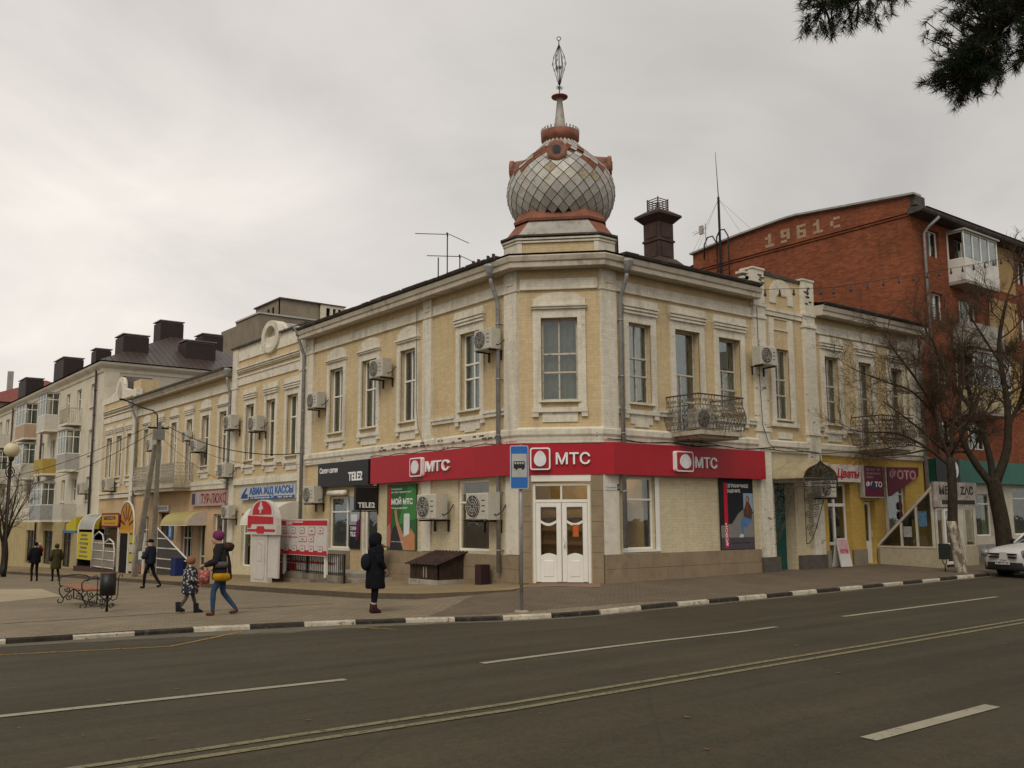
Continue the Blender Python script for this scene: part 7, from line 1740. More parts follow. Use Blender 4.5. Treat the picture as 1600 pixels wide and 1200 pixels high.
# string of bulbs across the right wing
GL = empty('light_string', (8.0, -0.35, 8.6), 0, 'string of small hanging bulbs rising from the parapet bay to the brick house', 'light string'); GLI = T(-8.0, 0.35, -8.6)
gp = [Vector((7.9, -0.35, 8.68)), Vector((12.1, -0.35, 9.36)), Vector((18.0, -0.35, 10.78)), Vector((22.4, -0.75, 11.85)), Vector((26.8, -0.5, 13.1))]
def gpt(f):
    i = min(3, int(f * 4)); return gp[i].lerp(gp[i + 1], f * 4 - i)
m = MB(); m.tube([gpt(i / 40) for i in range(41)], 0.009, 4, cap=False); m.build('cord', plain('black_cable', (0.012, 0.012, 0.012), 0.7), GL, GLI)
for k in range(22):
    p = gpt((k + 0.6) / 22.5); MB().lathe([(0.02, -0.02), (0.028, -0.06), (0.028, -0.11), (0.045, -0.15), (0.045, -0.2), (0.015, -0.235)], 6).build('bulb', plain('bulb_socket', (0.03, 0.03, 0.035), 0.5), GL, GLI @ T(*p))

# ------------------------------------------------------------------ roof aerials
def aerial(loc, h, rz_, label, els=3):
    A = empty('tv_aerial', loc, rz_, label, 'aerial'); A['group'] = 'roof aerials'
    m = MB(); m.tube([(0, 0, -0.3), (0, 0, h)], 0.022, 5); m.build('mast', M_IRON, A)
    if els:
        m = MB(); m.tube([(-0.18, 0, h), (0.16, 0, h)], 0.03, 5); m.tube([(0, -0.02, h), (0.05, -1.1, h + 0.02)], 0.014, 4); m.tube([(0.12, 0, h), (0.1, 0.75, h - 0.35)], 0.012, 4); m.build('rods', M_IRON, A)
    return A
aerial((1.9, 7.85, 9.5), 1.85, R(232), 'taller roof aerial with crossed rods left of the dome'); aerial((1.9, 7.1, 9.5), 0.9, R(232), 'shorter roof aerial with crossed rods nearer the dome'); aerial((1.9, 8.4, 9.5), 1.15, 0, 'plain short roof mast left of the two aerials', 0)
RM = empty('radio_mast', (17.95, 9.2, 13.0), 0, 'tall thin radio mast with guy wires at the brick gable', 'mast')
m = MB(); m.tube([(0, 0, -2.5), (0, 0, 3.4)], 0.06, 6); m.tube([(0, 0, 3.4), (-0.05, 0.05, 5.6)], [0.025, 0.01], 5); m.build('mast', M_IRON, RM)
m = MB()
for dx, dy, dz in ((-2.5, -0.5, 0.2), (0.2, -2.2, 0.9), (0.3, -1.3, 1.0), (0.2, 1.8, 0.8)): m.tube([(0, 0, 3.3), (dx, dy, dz)], 0.006, 3)
m.build('guy_wires', M_IRON, RM)
m = MB(); m.tube([(-0.1, 0.75, 1.2), (-0.1, 0.75, 2.3)], 0.025, 5); m.tube([(-0.1, 1.5, 1.9), (-0.1, 0.7, 2.1)], 0.012, 4)
for y in (1.4, 1.2, 1.0): m.tube([(-0.3, y, 2.0), (0.1, y, 2.0)], 0.008, 4)
m.box(-0.16, -0.04, 0.9, 1.1, 1.85, 2.25); m.build('yagi', plain('pinkish_plastic', (0.4, 0.33, 0.3), 0.6), RM)
LD = empty('gable_ladder', (18.05, 9.2, 11.0), 0, 'dark iron ladder with hooped top on the brick gable', 'ladder')
m = MB(); m.smooth = True
for y in (-0.45, 0.25, 1.0): pass
m.tube([(-0.2, -0.55, -1.5), (-0.2, -0.55, 3.4), (-0.2, -0.35, 3.75), (-0.2, -0.1, 3.78), (-0.2, 0.1, 3.5), (-0.2, 0.12, 2.6)], 0.035, 5); m.tube([(-0.2, 0.12, -1.5), (-0.2, 0.12, 3.2), (-0.2, 0.35, 3.6), (-0.2, 0.65, 3.6), (-0.2, 0.85, 3.3), (-0.2, 0.88, 2.6)], 0.035, 5)
for k in range(11): m.tube([(-0.2, -0.55, -1.3 + k * 0.35), (-0.2, 0.12, -1.3 + k * 0.35)], 0.016, 4)
m.build('ladder_frame', M_IRON, LD)

# ------------------------------------------------------------------ street lamp and covered basement stairs far left
SL = empty('street_lamp', (-5.15, 40.6, gz(-5.15, 40.6)), R(40), 'old-style street lamp with a cream globe and scrolled bracket at the left edge', 'lamp')
m = MB(); m.smooth = True; m.lathe([(0.14, 0), (0.14, 0.5), (0.08, 0.6), (0.06, 1.2), (0.05, 6.3)], 10); m.build('post', M_IRON, SL)
m = MB(); m.smooth = True; m.tube([tuple(p) for p in spiral((0.0, 0, 5.75), 0.42, math.pi / 2, 2.2, (1, 0, 0), (0, 0, 1), 30, 0.15)], 0.03, 5); m.tube([(0, 0, 6.2), (-0.6, 0, 6.25), (-1.2, 0, 6.0), (-1.5, 0, 6.1)], 0.03, 5); m.build('scroll_bracket', M_IRON, SL)
m = MB(); m.smooth = True; m.lathe([(0.06, 6.3), (0.14, 6.4), (0.16, 6.55)], 12); m.build('globe_holder', M_IRON, SL)
m = MB(); m.smooth = True; m.sphere((0, 0, 6.95), 0.42, n=18, k=12); m.build('globe', plain('cream_globe', (0.55, 0.49, 0.31), 0.35, 0.4, var=0.06), SL)
m = MB(); m.smooth = True; m.lathe([(0.2, 7.3), (0.22, 7.33), (0.05, 7.42), (0.02, 7.6)], 10); m.build('globe_cap', plain('cap_cream', (0.42, 0.38, 0.27), 0.5), SL)
def arch_frame(parent, M, w_, zb, zs, zt, r_, mat, name='arch_frame'):
    m = MB(); m.smooth = True
    pts = [(-w_ / 2, 0, zb), (-w_ / 2, 0, zs)] + [(-w_ / 2 * math.cos(math.pi * i / 10), 0, zs + (zt - zs) * math.sin(math.pi * i / 10)) for i in range(1, 10)] + [(w_ / 2, 0, zs), (w_ / 2, 0, zb)]
    m.tube(pts, r_, 6); return m.build(name, mat, parent, M)
YK = empty('covered_basement_stair', (-1.3, 38.0, -1.05), 0, 'covered basement stair with white arches and a yellow lettered panel', 'kiosk'); YI = T(1.3, -38, 1.05)
ML = YI @ FL
M_TUBE = plain('white_tube', (0.6, 0.58, 0.52), 0.5)
M_YP = C('panel_yellow', (0.5, 0.42, 0.02))
MB().box(-40.3, -37.3, -1.52, -1.48, -0.45, 1.05).build('yellow_panel', M_YP, YK, ML)
for k, s_ in enumerate(('окна', 'двери', 'потолки', 'жалюзи', 'полы', 'балконы')): text_mesh(s_, 0.2, C('panel_ink', (0.03, 0.03, 0.12)), offset=0.004, width=1.3 + 0.25 * (k % 3), height=0.13, M=ML @ T(-39.6 - 0.12 * (k % 3), -1.525, 0.82 - k * 0.23), parent=YK, name='letters')
for y in (37.2, 40.3):
    arch_frame(YK, YI @ T(-0.75, y), 1.5, -1.2, 1.2, 2.05, 0.05, M_TUBE)
m = MB(); m.smooth = True; vs = []
for y in (37.2, 40.3): vs += [(-0.75 - 0.73 * math.cos(math.pi * i / 10), y, 1.2 + 0.84 * math.sin(math.pi * i / 10)) for i in range(11)]
m.add(vs, [(i, i + 1, 12 + i, 11 + i) for i in range(10)]); m.build('barrel_cover', plain('greyish_polycarbonate', (0.3, 0.3, 0.25), 0.3, 0.5), YK, YI)
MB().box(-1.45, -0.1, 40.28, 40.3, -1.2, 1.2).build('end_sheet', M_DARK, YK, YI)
m = MB(); m.add([(-1.5, 41.0, 1.1), (-0.2, 41.0, 1.1), (-0.2, 43.2, 1.1), (-1.5, 43.2, 1.1), (-1.5, 41.0, 1.9), (-0.2, 41.0, 2.0), (-0.2, 43.2, 1.9), (-1.5, 43.2, 1.5)], [(0, 1, 5, 4), (1, 2, 6, 5), (2, 3, 7, 6), (3, 0, 4, 7), (4, 5, 6, 7), (0, 3, 2, 1)]); m.build('yellow_awning', M_YP, YK, YI)
MB().box(-1.52, -0.1, 40.9, 44.0, 0.98, 1.12).build('blue_strip', C('banner_blue', (0.05, 0.15, 0.33)), YK, YI)
for y0, z0 in ((35.0, 0.75), (33.0, 0.4)):
    m = MB(); m.smooth = True; m.tube([(-1.5, y0 + 2.0, -0.8), (-1.5, y0 + 2.0, z0 + 0.1), (-1.5, y0 + 1.0, z0 + 0.35), (-1.5, y0 + 0.3, z0 + 0.2), (-1.5, y0, z0 - 0.2), (-1.5, y0, -0.85)], 0.04, 5)
    for z in (-0.75, -0.35, 0.1, 0.5): m.tube([(-1.5, y0, z), (-1.5, y0 + 2.0, z)], 0.025, 4)
    m.build('side_arch', M_TUBE, YK, YI)
    MB().box(-1.49, -1.485, y0, y0 + 2.0, -0.8, z0 - 0.1).build('clouded_pane', plain('clouded_sheet', (0.2, 0.17, 0.13), 0.4, 0.4), YK, YI)
MB().box(-1.6, 0, 32.6, 40.6, -1.5, -0.85).build('curb_wall', plain('dark_red_base', (0.07, 0.035, 0.028), 0.9), YK, YI)
MK = empty('furniture_shop_stair', (-1.3, 30.5, -0.85), 0, 'basement shop entrance with striped arch and oval МЕБЕЛЬ sign', 'kiosk'); MI_ = T(1.3, -30.5, 0.85); ML = MI_ @ FL
MB().poly([(x - 35.3, z + 1.35) for x, z in rounded(3.3, 0.72, 0.2)], -1.62, -1.5).build('sign_rim', C('maroon', (0.2, 0.012, 0.03)), MK, ML); MB().poly([(x - 35.1, z + 1.43) for x, z in rounded(2.9, 0.56, 0.14)], -1.63, -1.62).build('sign_face', C('sign_amber', (0.5, 0.26, 0.015)), MK, ML)
text_mesh('МЕБЕЛЬ', 0.2, M_BSIGN, offset=0.008, width=2.2, height=0.2, M=ML @ T(-34.75, -1.635, 1.72), parent=MK, name='letters'); text_mesh('на Пушкинской', 0.2, M_BSIGN, width=2.0, height=0.1, M=ML @ T(-34.65, -1.635, 1.5), parent=MK, name='letters')
MB().poly([(-32.2, 1.2), (-29.7, 1.2)] + [(-30.95 + 1.25 * math.cos(math.pi * i / 12), 1.45 + 1.1 * math.sin(math.pi * i / 12)) for i in range(13)], -1.54, -1.5).build('arch_panel', C('arch_amber', (0.42, 0.2, 0.02)), MK, ML)
m = MB()
for k in range(6):
    a = math.pi * (k + 0.5) / 6; m.box(0.35, 1.05, -0.008, 0.0, -0.06, 0.06, T(-30.95, -1.54, 1.4) @ Matrix.Rotation(-a, 4, 'Y'))
tag(m.build('arch_rays', C('ray_dark', (0.12, 0.02, 0.015)), MK, ML), kind='stuff')
arch_frame(MK, ML @ T(-30.95, -1.56), 2.6, -1.0, 1.45, 2.62, 0.05, M_TUBE)
MB().box(-32.2, -29.7, -1.56, -1.5, 1.08, 1.22).build('amber_strip', C('sign_amber', (0.5, 0.26, 0.015)), MK, ML)
MB().box(-32.0, -30.6, -1.54, -1.5, -0.9, 1.06).build('opening_shade', M_DARK, MK, ML)  # solid near-black sheet, its colour stands for the shade in the doorway
for u in (-32.3, -30.6, -28.2): MB().box(u, u + 0.12, -1.58, -1.5, -0.95, 1.1).build('white_post', M_TUBE, MK, ML)
for k in range(4):
    for j in range(2): MB().box(-30.45 + j * 1.1, -29.5 + j * 1.1, -1.55, -1.5, -0.75 + k * 0.45, -0.37 + k * 0.45).build('picture', C('picture_%d' % ((k * 2 + j) % 4), ((0.45, 0.42, 0.3), (0.3, 0.06, 0.03), (0.42, 0.36, 0.05), (0.14, 0.16, 0.2))[(k * 2 + j) % 4]), MK, ML)
MB().box(-32.3, -28.0, -1.6, -0.1, -1.5, -0.88).build('curb_wall', plain('dark_step_edge', (0.10, 0.08, 0.055), 0.95, 0.1), MK, ML)
# dark stair cover with white bars by the pole
WS = empty('stair_cover', (-1.5, 24.5, -0.8), 0, 'dark slanting stair cover with white bars beside the concrete pole', 'railing'); WSI = T(1.5, -24.5, 0.8) @ FL
MB().poly([(-26.3, -0.75), (-22.4, -0.75), (-22.4, 0.05), (-26.3, 1.3)], -1.5, -1.47).build('dark_sheet', plain('dark_smoked_sheet', (0.035, 0.028, 0.02), 0.4), WS, WSI)
for z in (-0.45, -0.05, 0.42, 0.85): 
    xe = -26.3 + (1.3 - z) / (1.25) * 3.9 if z > 0.05 else -22.4
    MB().box(-26.3, min(-22.4, xe), -1.54, -1.5, z, z + 0.05).build('white_bar', M_TUBE, WS, WSI)
MB().tube([(-26.4, -1.52, 1.36), (-22.3, -1.52, 0.05)], 0.035, 6).build('white_bar', M_TUBE, WS, WSI); MB().box(-26.42, -26.32, -1.56, -1.46, -0.9, 1.35).build('white_post', M_TUBE, WS, WSI)
MB().box(-23.2, -22.6, -1.9, -1.55, -0.75, 0.1).build('blue_sack', C('sack_blue', (0.01, 0.02, 0.1)), WS, WSI)
# ------------------------------------------------------------------ people
random.seed(80)
def skin_mesh(name, verts, edges, mats, pick, sub=2):
    """one continuous surface grown over a skeleton; verts: (x, y, z, radius); pick(centre) gives the material"""
    me = bpy.data.meshes.new(name); me.from_pydata([v[:3] for v in verts], edges, []); me.update()
    o = bpy.data.objects.new(name, me); COL.objects.link(o)
    md = o.modifiers.new('skin', 'SKIN'); md.use_smooth_shade = True
    sk = me.skin_vertices[0].data
    for i, v in enumerate(verts): rr = v[3]; sk[i].radius = rr if isinstance(rr, tuple) else (rr, rr); sk[i].use_root = (i == 0)
    sb = o.modifiers.new('sub', 'SUBSURF'); sb.levels = sub; sb.render_levels = sub
    dg = bpy.context.evaluated_depsgraph_get(); out = bpy.data.meshes.new_from_object(o.evaluated_get(dg))
    bpy.data.objects.remove(o); bpy.data.meshes.remove(me)
    out.name = name; out.materials.clear()
    for m_ in mats: out.materials.append(m_)
    for p in out.polygons: p.material_index = pick(p.center); p.use_smooth = True
    return out
M_SKIN = plain('skin', (0.42, 0.245, 0.17), 0.6, 0.3, var=0.1); M_EYE = plain('eye_dark', (0.02, 0.015, 0.012), 0.3)
def hand(parent, wrist, d, up, s, mat, M=None):
    """palm, four fingers and a thumb, half closed"""
    d = Vector(d).normalized(); side = d.cross(Vector(up)).normalized(); n_ = side.cross(d)
    w_ = Vector(wrist); m = MB(); m.smooth = True
    m.tube([w_, w_ + d * 0.035 * s, w_ + d * 0.075 * s], [0.024 * s, 0.036 * s, 0.032 * s], 8)
    for k, ln in enumerate((0.07, 0.08, 0.075, 0.06)):
        b_ = w_ + d * 0.075 * s + side * (k - 1.5) * 0.018 * s
        m.tube([b_, b_ + d * ln * 0.5 * s, b_ + d * ln * 0.8 * s - n_ * 0.02 * s, b_ + d * ln * 0.85 * s - n_ * 0.045 * s], [0.0105 * s, 0.01 * s, 0.009 * s, 0.007 * s], 5)
    b_ = w_ + d * 0.025 * s - side * 0.03 * s; m.tube([b_, b_ + (d - side) * 0.03 * s, b_ + (d * 1.4 - side * 0.6) * 0.045 * s - n_ * 0.02 * s], [0.012 * s, 0.011 * s, 0.008 * s], 5)
    return m.build('hand', mat, parent)
def person(label, loc, heading, H, legs, arms, shoe, trouser, top, skinm=None, head_pitch=0.0, lean=0.0, group=None):
    """legs: two of (knee x, knee z, ankle x, ankle z, toe z); arms: two of (elbow, wrist) as (x, y, z); local x forward, y left; sizes for 1.7 m"""
    s = H / 1.7; P = empty('person', loc, heading, label, 'person', group)
    V = []; E_ = []
    def v(x, y, z, r_): V.append((x * s, y * s, z * s, r_ * s if not isinstance(r_, tuple) else tuple(q * s for q in r_))); return len(V) - 1
    pel = v(0, 0, 0.93, (0.155, 0.12)); sp = v(lean * 0.3, 0, 1.10, (0.14, 0.11)); chs = v(lean * 0.7, 0, 1.30, (0.165, 0.12)); up_ = v(lean, 0, 1.40, (0.12, 0.09)); nk = v(lean + 0.01, 0, 1.47, 0.055)
    hp = head_pitch; h0 = v(lean + 0.025 + hp * 0.03, 0, 1.54 - hp * 0.01, (0.075, 0.085)); h1 = v(lean + 0.02 + hp * 0.07, 0, 1.62 - hp * 0.02, (0.085, 0.1)); h2 = v(lean + hp * 0.09, 0, 1.68 - hp * 0.03, 0.06)
    nose = v(lean + 0.125 + hp * 0.06, 0, 1.565 - hp * 0.04, 0.014)
    E_ += [(pel, sp), (sp, chs), (chs, up_), (up_, nk), (nk, h0), (h0, h1), (h1, h2), (h0, nose)]
    for sgn, (kx, kz, ax, az, tz) in zip((1, -1), legs):
        hip = v(0.0, 0.09 * sgn, 0.86, 0.09); kn = v(kx, 0.095 * sgn, kz, 0.062); ca = v((kx * 0.65 + ax * 0.35), 0.095 * sgn, kz * 0.65 + az * 0.35, 0.06); an = v(ax, 0.095 * sgn, az, 0.042); hl = v(ax - 0.03, 0.095 * sgn, max(0.03, az - 0.06), 0.042); te = v(ax + 0.14, 0.10 * sgn, tz, 0.036)
        E_ += [(pel, hip), (hip, kn), (kn, ca), (ca, an), (an, hl), (hl, te)]
    wr = []
    for sgn, (el, wp) in zip((1, -1), arms):
        sh = v(lean, 0.17 * sgn, 1.385, 0.066); e_ = v(*el, 0.05); w_ = v(*wp, 0.034)
        E_ += [(up_, sh), (sh, e_), (e_, w_)]; wr.append((Vector(wp) * s, (Vector(wp) - Vector(el)).normalized()))
    zc = 1.475 * s; zh = 0.9 * s
    def pick(c):
        if c.z > zc: return 0
        if c.z < 0.1 * s: return 2
        if c.z < zh and abs(c.y) < 0.2 * s: return 1
        return 3
    me = skin_mesh('body', V, E_, [skinm or M_SKIN, trouser, shoe, top], pick)
    put('body', me, P)
    for w_, d in wr: hand(P, w_, d, (0, 0, 1), s, skinm or M_SKIN)
    m = MB(); m.smooth = True
    for sg in (-1, 1): m.sphere(((lean + 0.108 + hp * 0.06) * s, 0.035 * sg * s, (1.60 - hp * 0.045) * s), 0.012 * s, n=6, k=4)
    m.build('eyes', M_EYE, P)
    m = MB(); m.box((lean + 0.10 + hp * 0.05) * s, (lean + 0.112 + hp * 0.05) * s, -0.025 * s, 0.025 * s, (1.518 - hp * 0.04) * s, (1.526 - hp * 0.04) * s); m.build('mouth', plain('lips', (0.3, 0.1, 0.08), 0.5), P)
    return P, s
def ell(cx_, cy_, z, rx, ry, n=20, wob=0.0, ph=0.0): return [(cx_ + rx * math.cos(2 * math.pi * i / n) * (1 + wob * math.sin(5 * 2 * math.pi * i / n + ph)), cy_ + ry * math.sin(2 * math.pi * i / n) * (1 + wob * math.sin(4 * 2 * math.pi * i / n + ph)), z) for i in range(n)]
def folds(m, amt, s):
    """push the cloth in and out in upright creases"""
    out = []
    for p in m.v:
        v_ = Vector(p); r_ = Vector((v_.x, v_.y, 0)); d = r_.normalized() if r_.length > 1e-4 else Vector((0, 0, 1))
        k = noise.noise(Vector((v_.x * 13, v_.y * 13, v_.z * 5)) / s + Vector((amt * 900, 3, 7))) + 0.5 * noise.noise(Vector((v_.x * 30, v_.y * 30, v_.z * 16)) / s)
        out.append(tuple(v_ + d * k * amt * s))
    m.v = out
def coat(P, s, rings, mat, arms, sl=0.072, name='coat', lean=0.0, cuff=0.05):
    """rings: (x, z, rx, ry) up the body; sleeves follow the arms"""
    m = MB(); m.smooth = True; fine = []
    for q0, q1 in zip(rings, rings[1:]):
        for k in range(4): fine.append(tuple(a_ + (b_ - a_) * k / 4 for a_, b_ in zip(q0, q1)))
    fine.append(rings[-1])
    m.rings([ell(x * s, 0, z * s, rx * s, ry * s, n=36) for x, z, rx, ry in fine])
    for sgn, (el, wp) in zip((1, -1), arms):
        el, wp = Vector(el), Vector(wp); sh = Vector((lean, 0.15 * sgn, 1.40)); key = [(sh + Vector((0, -0.06 * sgn, 0.02)), 0.05), (sh, sl + 0.014), (sh.lerp(el, 0.5), sl + 0.004), (el, sl), (el.lerp(wp, 0.55), sl - 0.012), (el.lerp(wp, 0.98), cuff)]
        pp, rr = [], []
        for (p0, r0), (p1, r1) in zip(key, key[1:]):
            for k in range(4): pp.append(p0.lerp(p1, k / 4) * s); rr.append((r0 + (r1 - r0) * k / 4) * s * (1 + 0.07 * math.sin(len(pp) * 1.9)))
        pp.append(key[-1][0] * s); rr.append(key[-1][1] * s)
        m.tube(pp, rr, 12)
    folds(m, 0.016, s)
    # front closing and hem
    return m.build(name, mat, P)
Cl = lambda n, c, v=0.25: plain('cloth_' + n, c, 0.95, 0.08, var=v, scale=8, bump=0.2)
STAND = [(0.0, 0.48, -0.02, 0.08, 0.035), (0.02, 0.48, 0.0, 0.08, 0.035)]
def image_heading(dx, away=0.0):
    """angle of a person looking towards the picture's right (dx=1) or left (-1), turned away from the viewer by 'away' degrees"""
    return math.atan2(-0.61, 0.79) + (0 if dx > 0 else math.pi) + (R(away) if dx > 0 else -R(away))

# standing person in black with a rucksack
A = [((-0.02, 0.24, 1.14), (0.10, 0.22, 0.94)), ((-0.02, -0.24, 1.14), (0.12, -0.2, 0.95))]
M_BLK = Cl('black', (0.010, 0.010, 0.013)); M_MAR = Cl('maroon', (0.045, 0.016, 0.018))
P, s = person('person in a long black hooded coat with rucksack standing at the kerb', (-5.65, -0.7, gz(-5.65, -0.7)), image_heading(1, 35), 1.60, [(0.02, 0.48, 0.0, 0.08, 0.035), (-0.03, 0.48, -0.07, 0.08, 0.035)], A, M_MAR, M_BLK, M_BLK)
coat(P, s, [(0, 0.52, 0.20, 0.235), (0, 0.56, 0.215, 0.25), (0, 0.8, 0.20, 0.235), (0, 1.0, 0.185, 0.22), (0, 1.2, 0.18, 0.225), (0, 1.36, 0.16, 0.215), (0, 1.44, 0.11, 0.15), (0, 1.49, 0.08, 0.09)], M_BLK, A, 0.082)
m = MB(); m.smooth = True
m.rings([ell(0.0, 0, 1.44 * s, 0.13 * s, 0.135 * s), ell(-0.02 * s, 0, 1.52 * s, 0.145 * s, 0.135 * s), ell(-0.01 * s, 0, 1.62 * s, 0.15 * s, 0.13 * s), ell(0.0, 0, 1.70 * s, 0.125 * s, 0.105 * s), ell(0.0, 0, 1.745 * s, 0.05 * s, 0.045 * s)]); m.build('hood', M_BLK, P)
m = MB(); m.smooth = True; m.sphere((-0.22 * s, 0.03, 1.10 * s), 0.10 * s, 0.15 * s, 0.19 * s, 16, 12); folds(m, 0.02, s); m.build('rucksack', Cl('dark_grey', (0.014, 0.014, 0.018)), P)
for sg in (-1, 1):
    m = MB(); m.smooth = True; an = ((-0.02, 0.48), (-0.05, 0.48))[0 if sg > 0 else 1]; ax = 0.0 if sg > 0 else -0.07
    m.rings([ell((ax + 0.04) * s, 0.097 * sg * s, 0.0, 0.13 * s, 0.055 * s), ell((ax + 0.04) * s, 0.097 * sg * s, 0.05 * s, 0.125 * s, 0.055 * s), ell(ax * s, 0.097 * sg * s, 0.1 * s, 0.075 * s, 0.06 * s), ell(ax * s, 0.097 * sg * s, 0.19 * s, 0.065 * s, 0.06 * s)]); m.build('boot', M_MAR, P)
    m = MB(); m.rings([ell((ax) * s, 0.097 * sg * s, 0.19 * s, 0.056 * s, 0.052 * s), ell(ax * s, 0.097 * sg * s, 0.22 * s, 0.056 * s, 0.052 * s)]); m.build('sock', Cl('sock', (0.4, 0.37, 0.33)), P)

# woman with purple hat bending towards the child
A = [((0.12, 0.22, 1.13), (0.34, 0.17, 1.05)), ((0.02, -0.25, 1.14), (0.2, -0.22, 0.98))]
M_JEAN = Cl('jeans', (0.035, 0.065, 0.12)); M_JK = Cl('charcoal_jacket', (0.022, 0.020, 0.022)); M_SHOE = Cl('red_brown_shoe', (0.10, 0.03, 0.022))
P, s = person('person in purple knit hat and dark jacket walking towards the child', (-8.3, 0.94, gz(-8.3, 0.94)), image_heading(-1, -12), 1.64, [(0.16, 0.50, 0.16, 0.085, 0.035), (-0.02, 0.47, -0.30, 0.12, 0.04)], A, M_SHOE, M_JEAN, M_JK, head_pitch=0.9, lean=0.06)
coat(P, s, [(0, 0.74, 0.19, 0.22), (0, 0.8, 0.205, 0.235), (0, 1.0, 0.185, 0.215), (0.02, 1.2, 0.175, 0.22), (0.05, 1.36, 0.15, 0.21), (0.06, 1.45, 0.11, 0.14), (0.07, 1.5, 0.08, 0.085)], M_JK, A, 0.08, lean=0.06, name='jacket')
MB_ = MB(); MB_.smooth = True; MB_.sphere((0.10 * s, 0, 1.66 * s), 0.125 * s, 0.12 * s, 0.12 * s, 20, 12); folds(MB_, 0.012, s); MB_.build('knit_hat', Cl('purple_knit', (0.16, 0.035, 0.10)), P)
m = MB(); m.smooth = True; m.sphere((-0.11 * s, 0, 1.42 * s), 0.12 * s, 0.17 * s, 0.10 * s, 18, 12); folds(m, 0.03, s); m.build('fur_hood', plain('brown_fur', (0.05, 0.03, 0.02), 0.95, 0.05, var=0.6, scale=25, bump=0.9), P)
m = MB(); m.smooth = True; m.rings([ell(-0.04, 0.24 * s, 0.72 * s, 0.12 * s, 0.04 * s), ell(-0.02, 0.25 * s, 0.76 * s, 0.17 * s, 0.06 * s), ell(-0.01, 0.255 * s, 0.82 * s, 0.18 * s, 0.07 * s), ell(0.0, 0.25 * s, 0.88 * s, 0.15 * s, 0.04 * s)]); folds(m, 0.03, s); m.tube([(-0.12, 0.24 * s, 0.88 * s), (-0.1, 0.16 * s, 1.2 * s), (0.02, 0.02, 1.45 * s)], 0.01, 5); m.build('yellow_bag', Cl('yellow_bag', (0.38, 0.20, 0.01)), P)
m = MB(); m.smooth = True; m.box(0.24 * s, 0.46 * s, 0.11, 0.2, 0.66 * s, 0.94 * s); m.tube([(0.28 * s, 0.155, 0.94 * s), (0.32 * s, 0.155, 1.05 * s), (0.38 * s, 0.155, 1.05 * s), (0.42 * s, 0.155, 0.94 * s)], 0.008, 5); m.build('red_carrier_bag', plain('bag_print', (0.30, 0.05, 0.04), 0.6, var=0.8, scale=12, dirt=((0.5, 0.45, 0.4), 0.8)), P)
m = MB(); m.smooth = True; m.rings([ell(0.0, 0.235 * s, 1.0 * s, 0.13 * s, 0.03 * s), ell(0.0, 0.24 * s, 1.12 * s, 0.14 * s, 0.04 * s)]); m.build('grey_pouch', Cl('grey', (0.09, 0.085, 0.085)), P)

# child in patterned snowsuit
t = NT('patterned_child_coat'); vv = t.coord('Object'); vo = t.node('ShaderNodeTexVoronoi'); vo.inputs['Scale'].default_value = 17.0; t.link(vv, vo.inputs['Vector'])
t.color(t.ramp(vo.outputs['Distance'], [(0.30, (0.42, 0.41, 0.40)), (0.44, (0.03, 0.03, 0.04))])); M_PAT = t.done(0.9, 0.1)
t = NT('striped_knit'); vv = t.coord('Object', (1, 1, 1)); wv = t.node('ShaderNodeTexWave'); wv.inputs['Scale'].default_value = 14.0; wv.bands_direction = 'Z'; wv.inputs['Distortion'].default_value = 1.0; t.link(vv, wv.inputs['Vector'])
t.color(t.ramp(wv.outputs[0], [(0.4, (0.12, 0.04, 0.018)), (0.6, (0.32, 0.17, 0.10))])); M_STR = t.done(0.95, 0.05)
A = [((0.0, 0.26, 1.10), (0.16, 0.24, 0.92)), ((0.06, -0.26, 1.10), (0.26, -0.24, 0.94))]
M_GT = Cl('grey_trousers', (0.085, 0.08, 0.072)); M_DB = Cl('dark_boot', (0.02, 0.018, 0.022))
P, s = person('small child in black and white patterned coat and striped hat', (-8.53, 2.13, gz(-8.53, 2.13)), image_heading(1, 10), 1.13, [(0.10, 0.50, 0.22, 0.1, 0.04), (-0.10, 0.46, -0.30, 0.16, 0.07)], A, M_DB, M_GT, M_PAT, head_pitch=-0.4)
coat(P, s, [(0, 0.60, 0.22, 0.27), (0, 0.66, 0.26, 0.30), (0, 0.9, 0.25, 0.29), (0, 1.1, 0.24, 0.28), (0, 1.28, 0.22, 0.27), (0, 1.38, 0.18, 0.23), (0, 1.46, 0.13, 0.15)], M_PAT, A, 0.105, cuff=0.06)
m = MB(); m.smooth = True; m.sphere((0.0, 0, 1.66 * s), 0.15 * s, 0.14 * s, 0.14 * s, 16, 10); m.build('striped_hat', M_STR, P)
for sg, ax, az in ((1, 0.22, 0.0), (-1, -0.30, 0.06)):
    m = MB(); m.smooth = True; m.rings([ell((ax + 0.05) * s, 0.1 * sg * s, az * s, 0.15 * s, 0.07 * s), ell((ax + 0.04) * s, 0.1 * sg * s, (az + 0.07) * s, 0.14 * s, 0.07 * s), ell((ax - 0.02) * s, 0.1 * sg * s, (az + 0.13) * s, 0.085 * s, 0.075 * s), ell((ax - 0.03) * s, 0.1 * sg * s, (az + 0.3) * s, 0.085 * s, 0.08 * s)]); m.build('boot', M_DB, P)
m = MB(); m.sphere((0.3 * s, -0.22 * s, 0.88 * s), 0.05 * s, 0.05 * s, 0.055 * s); m.build('red_mitten', Cl('red_mitten', (0.28, 0.03, 0.025)), P)

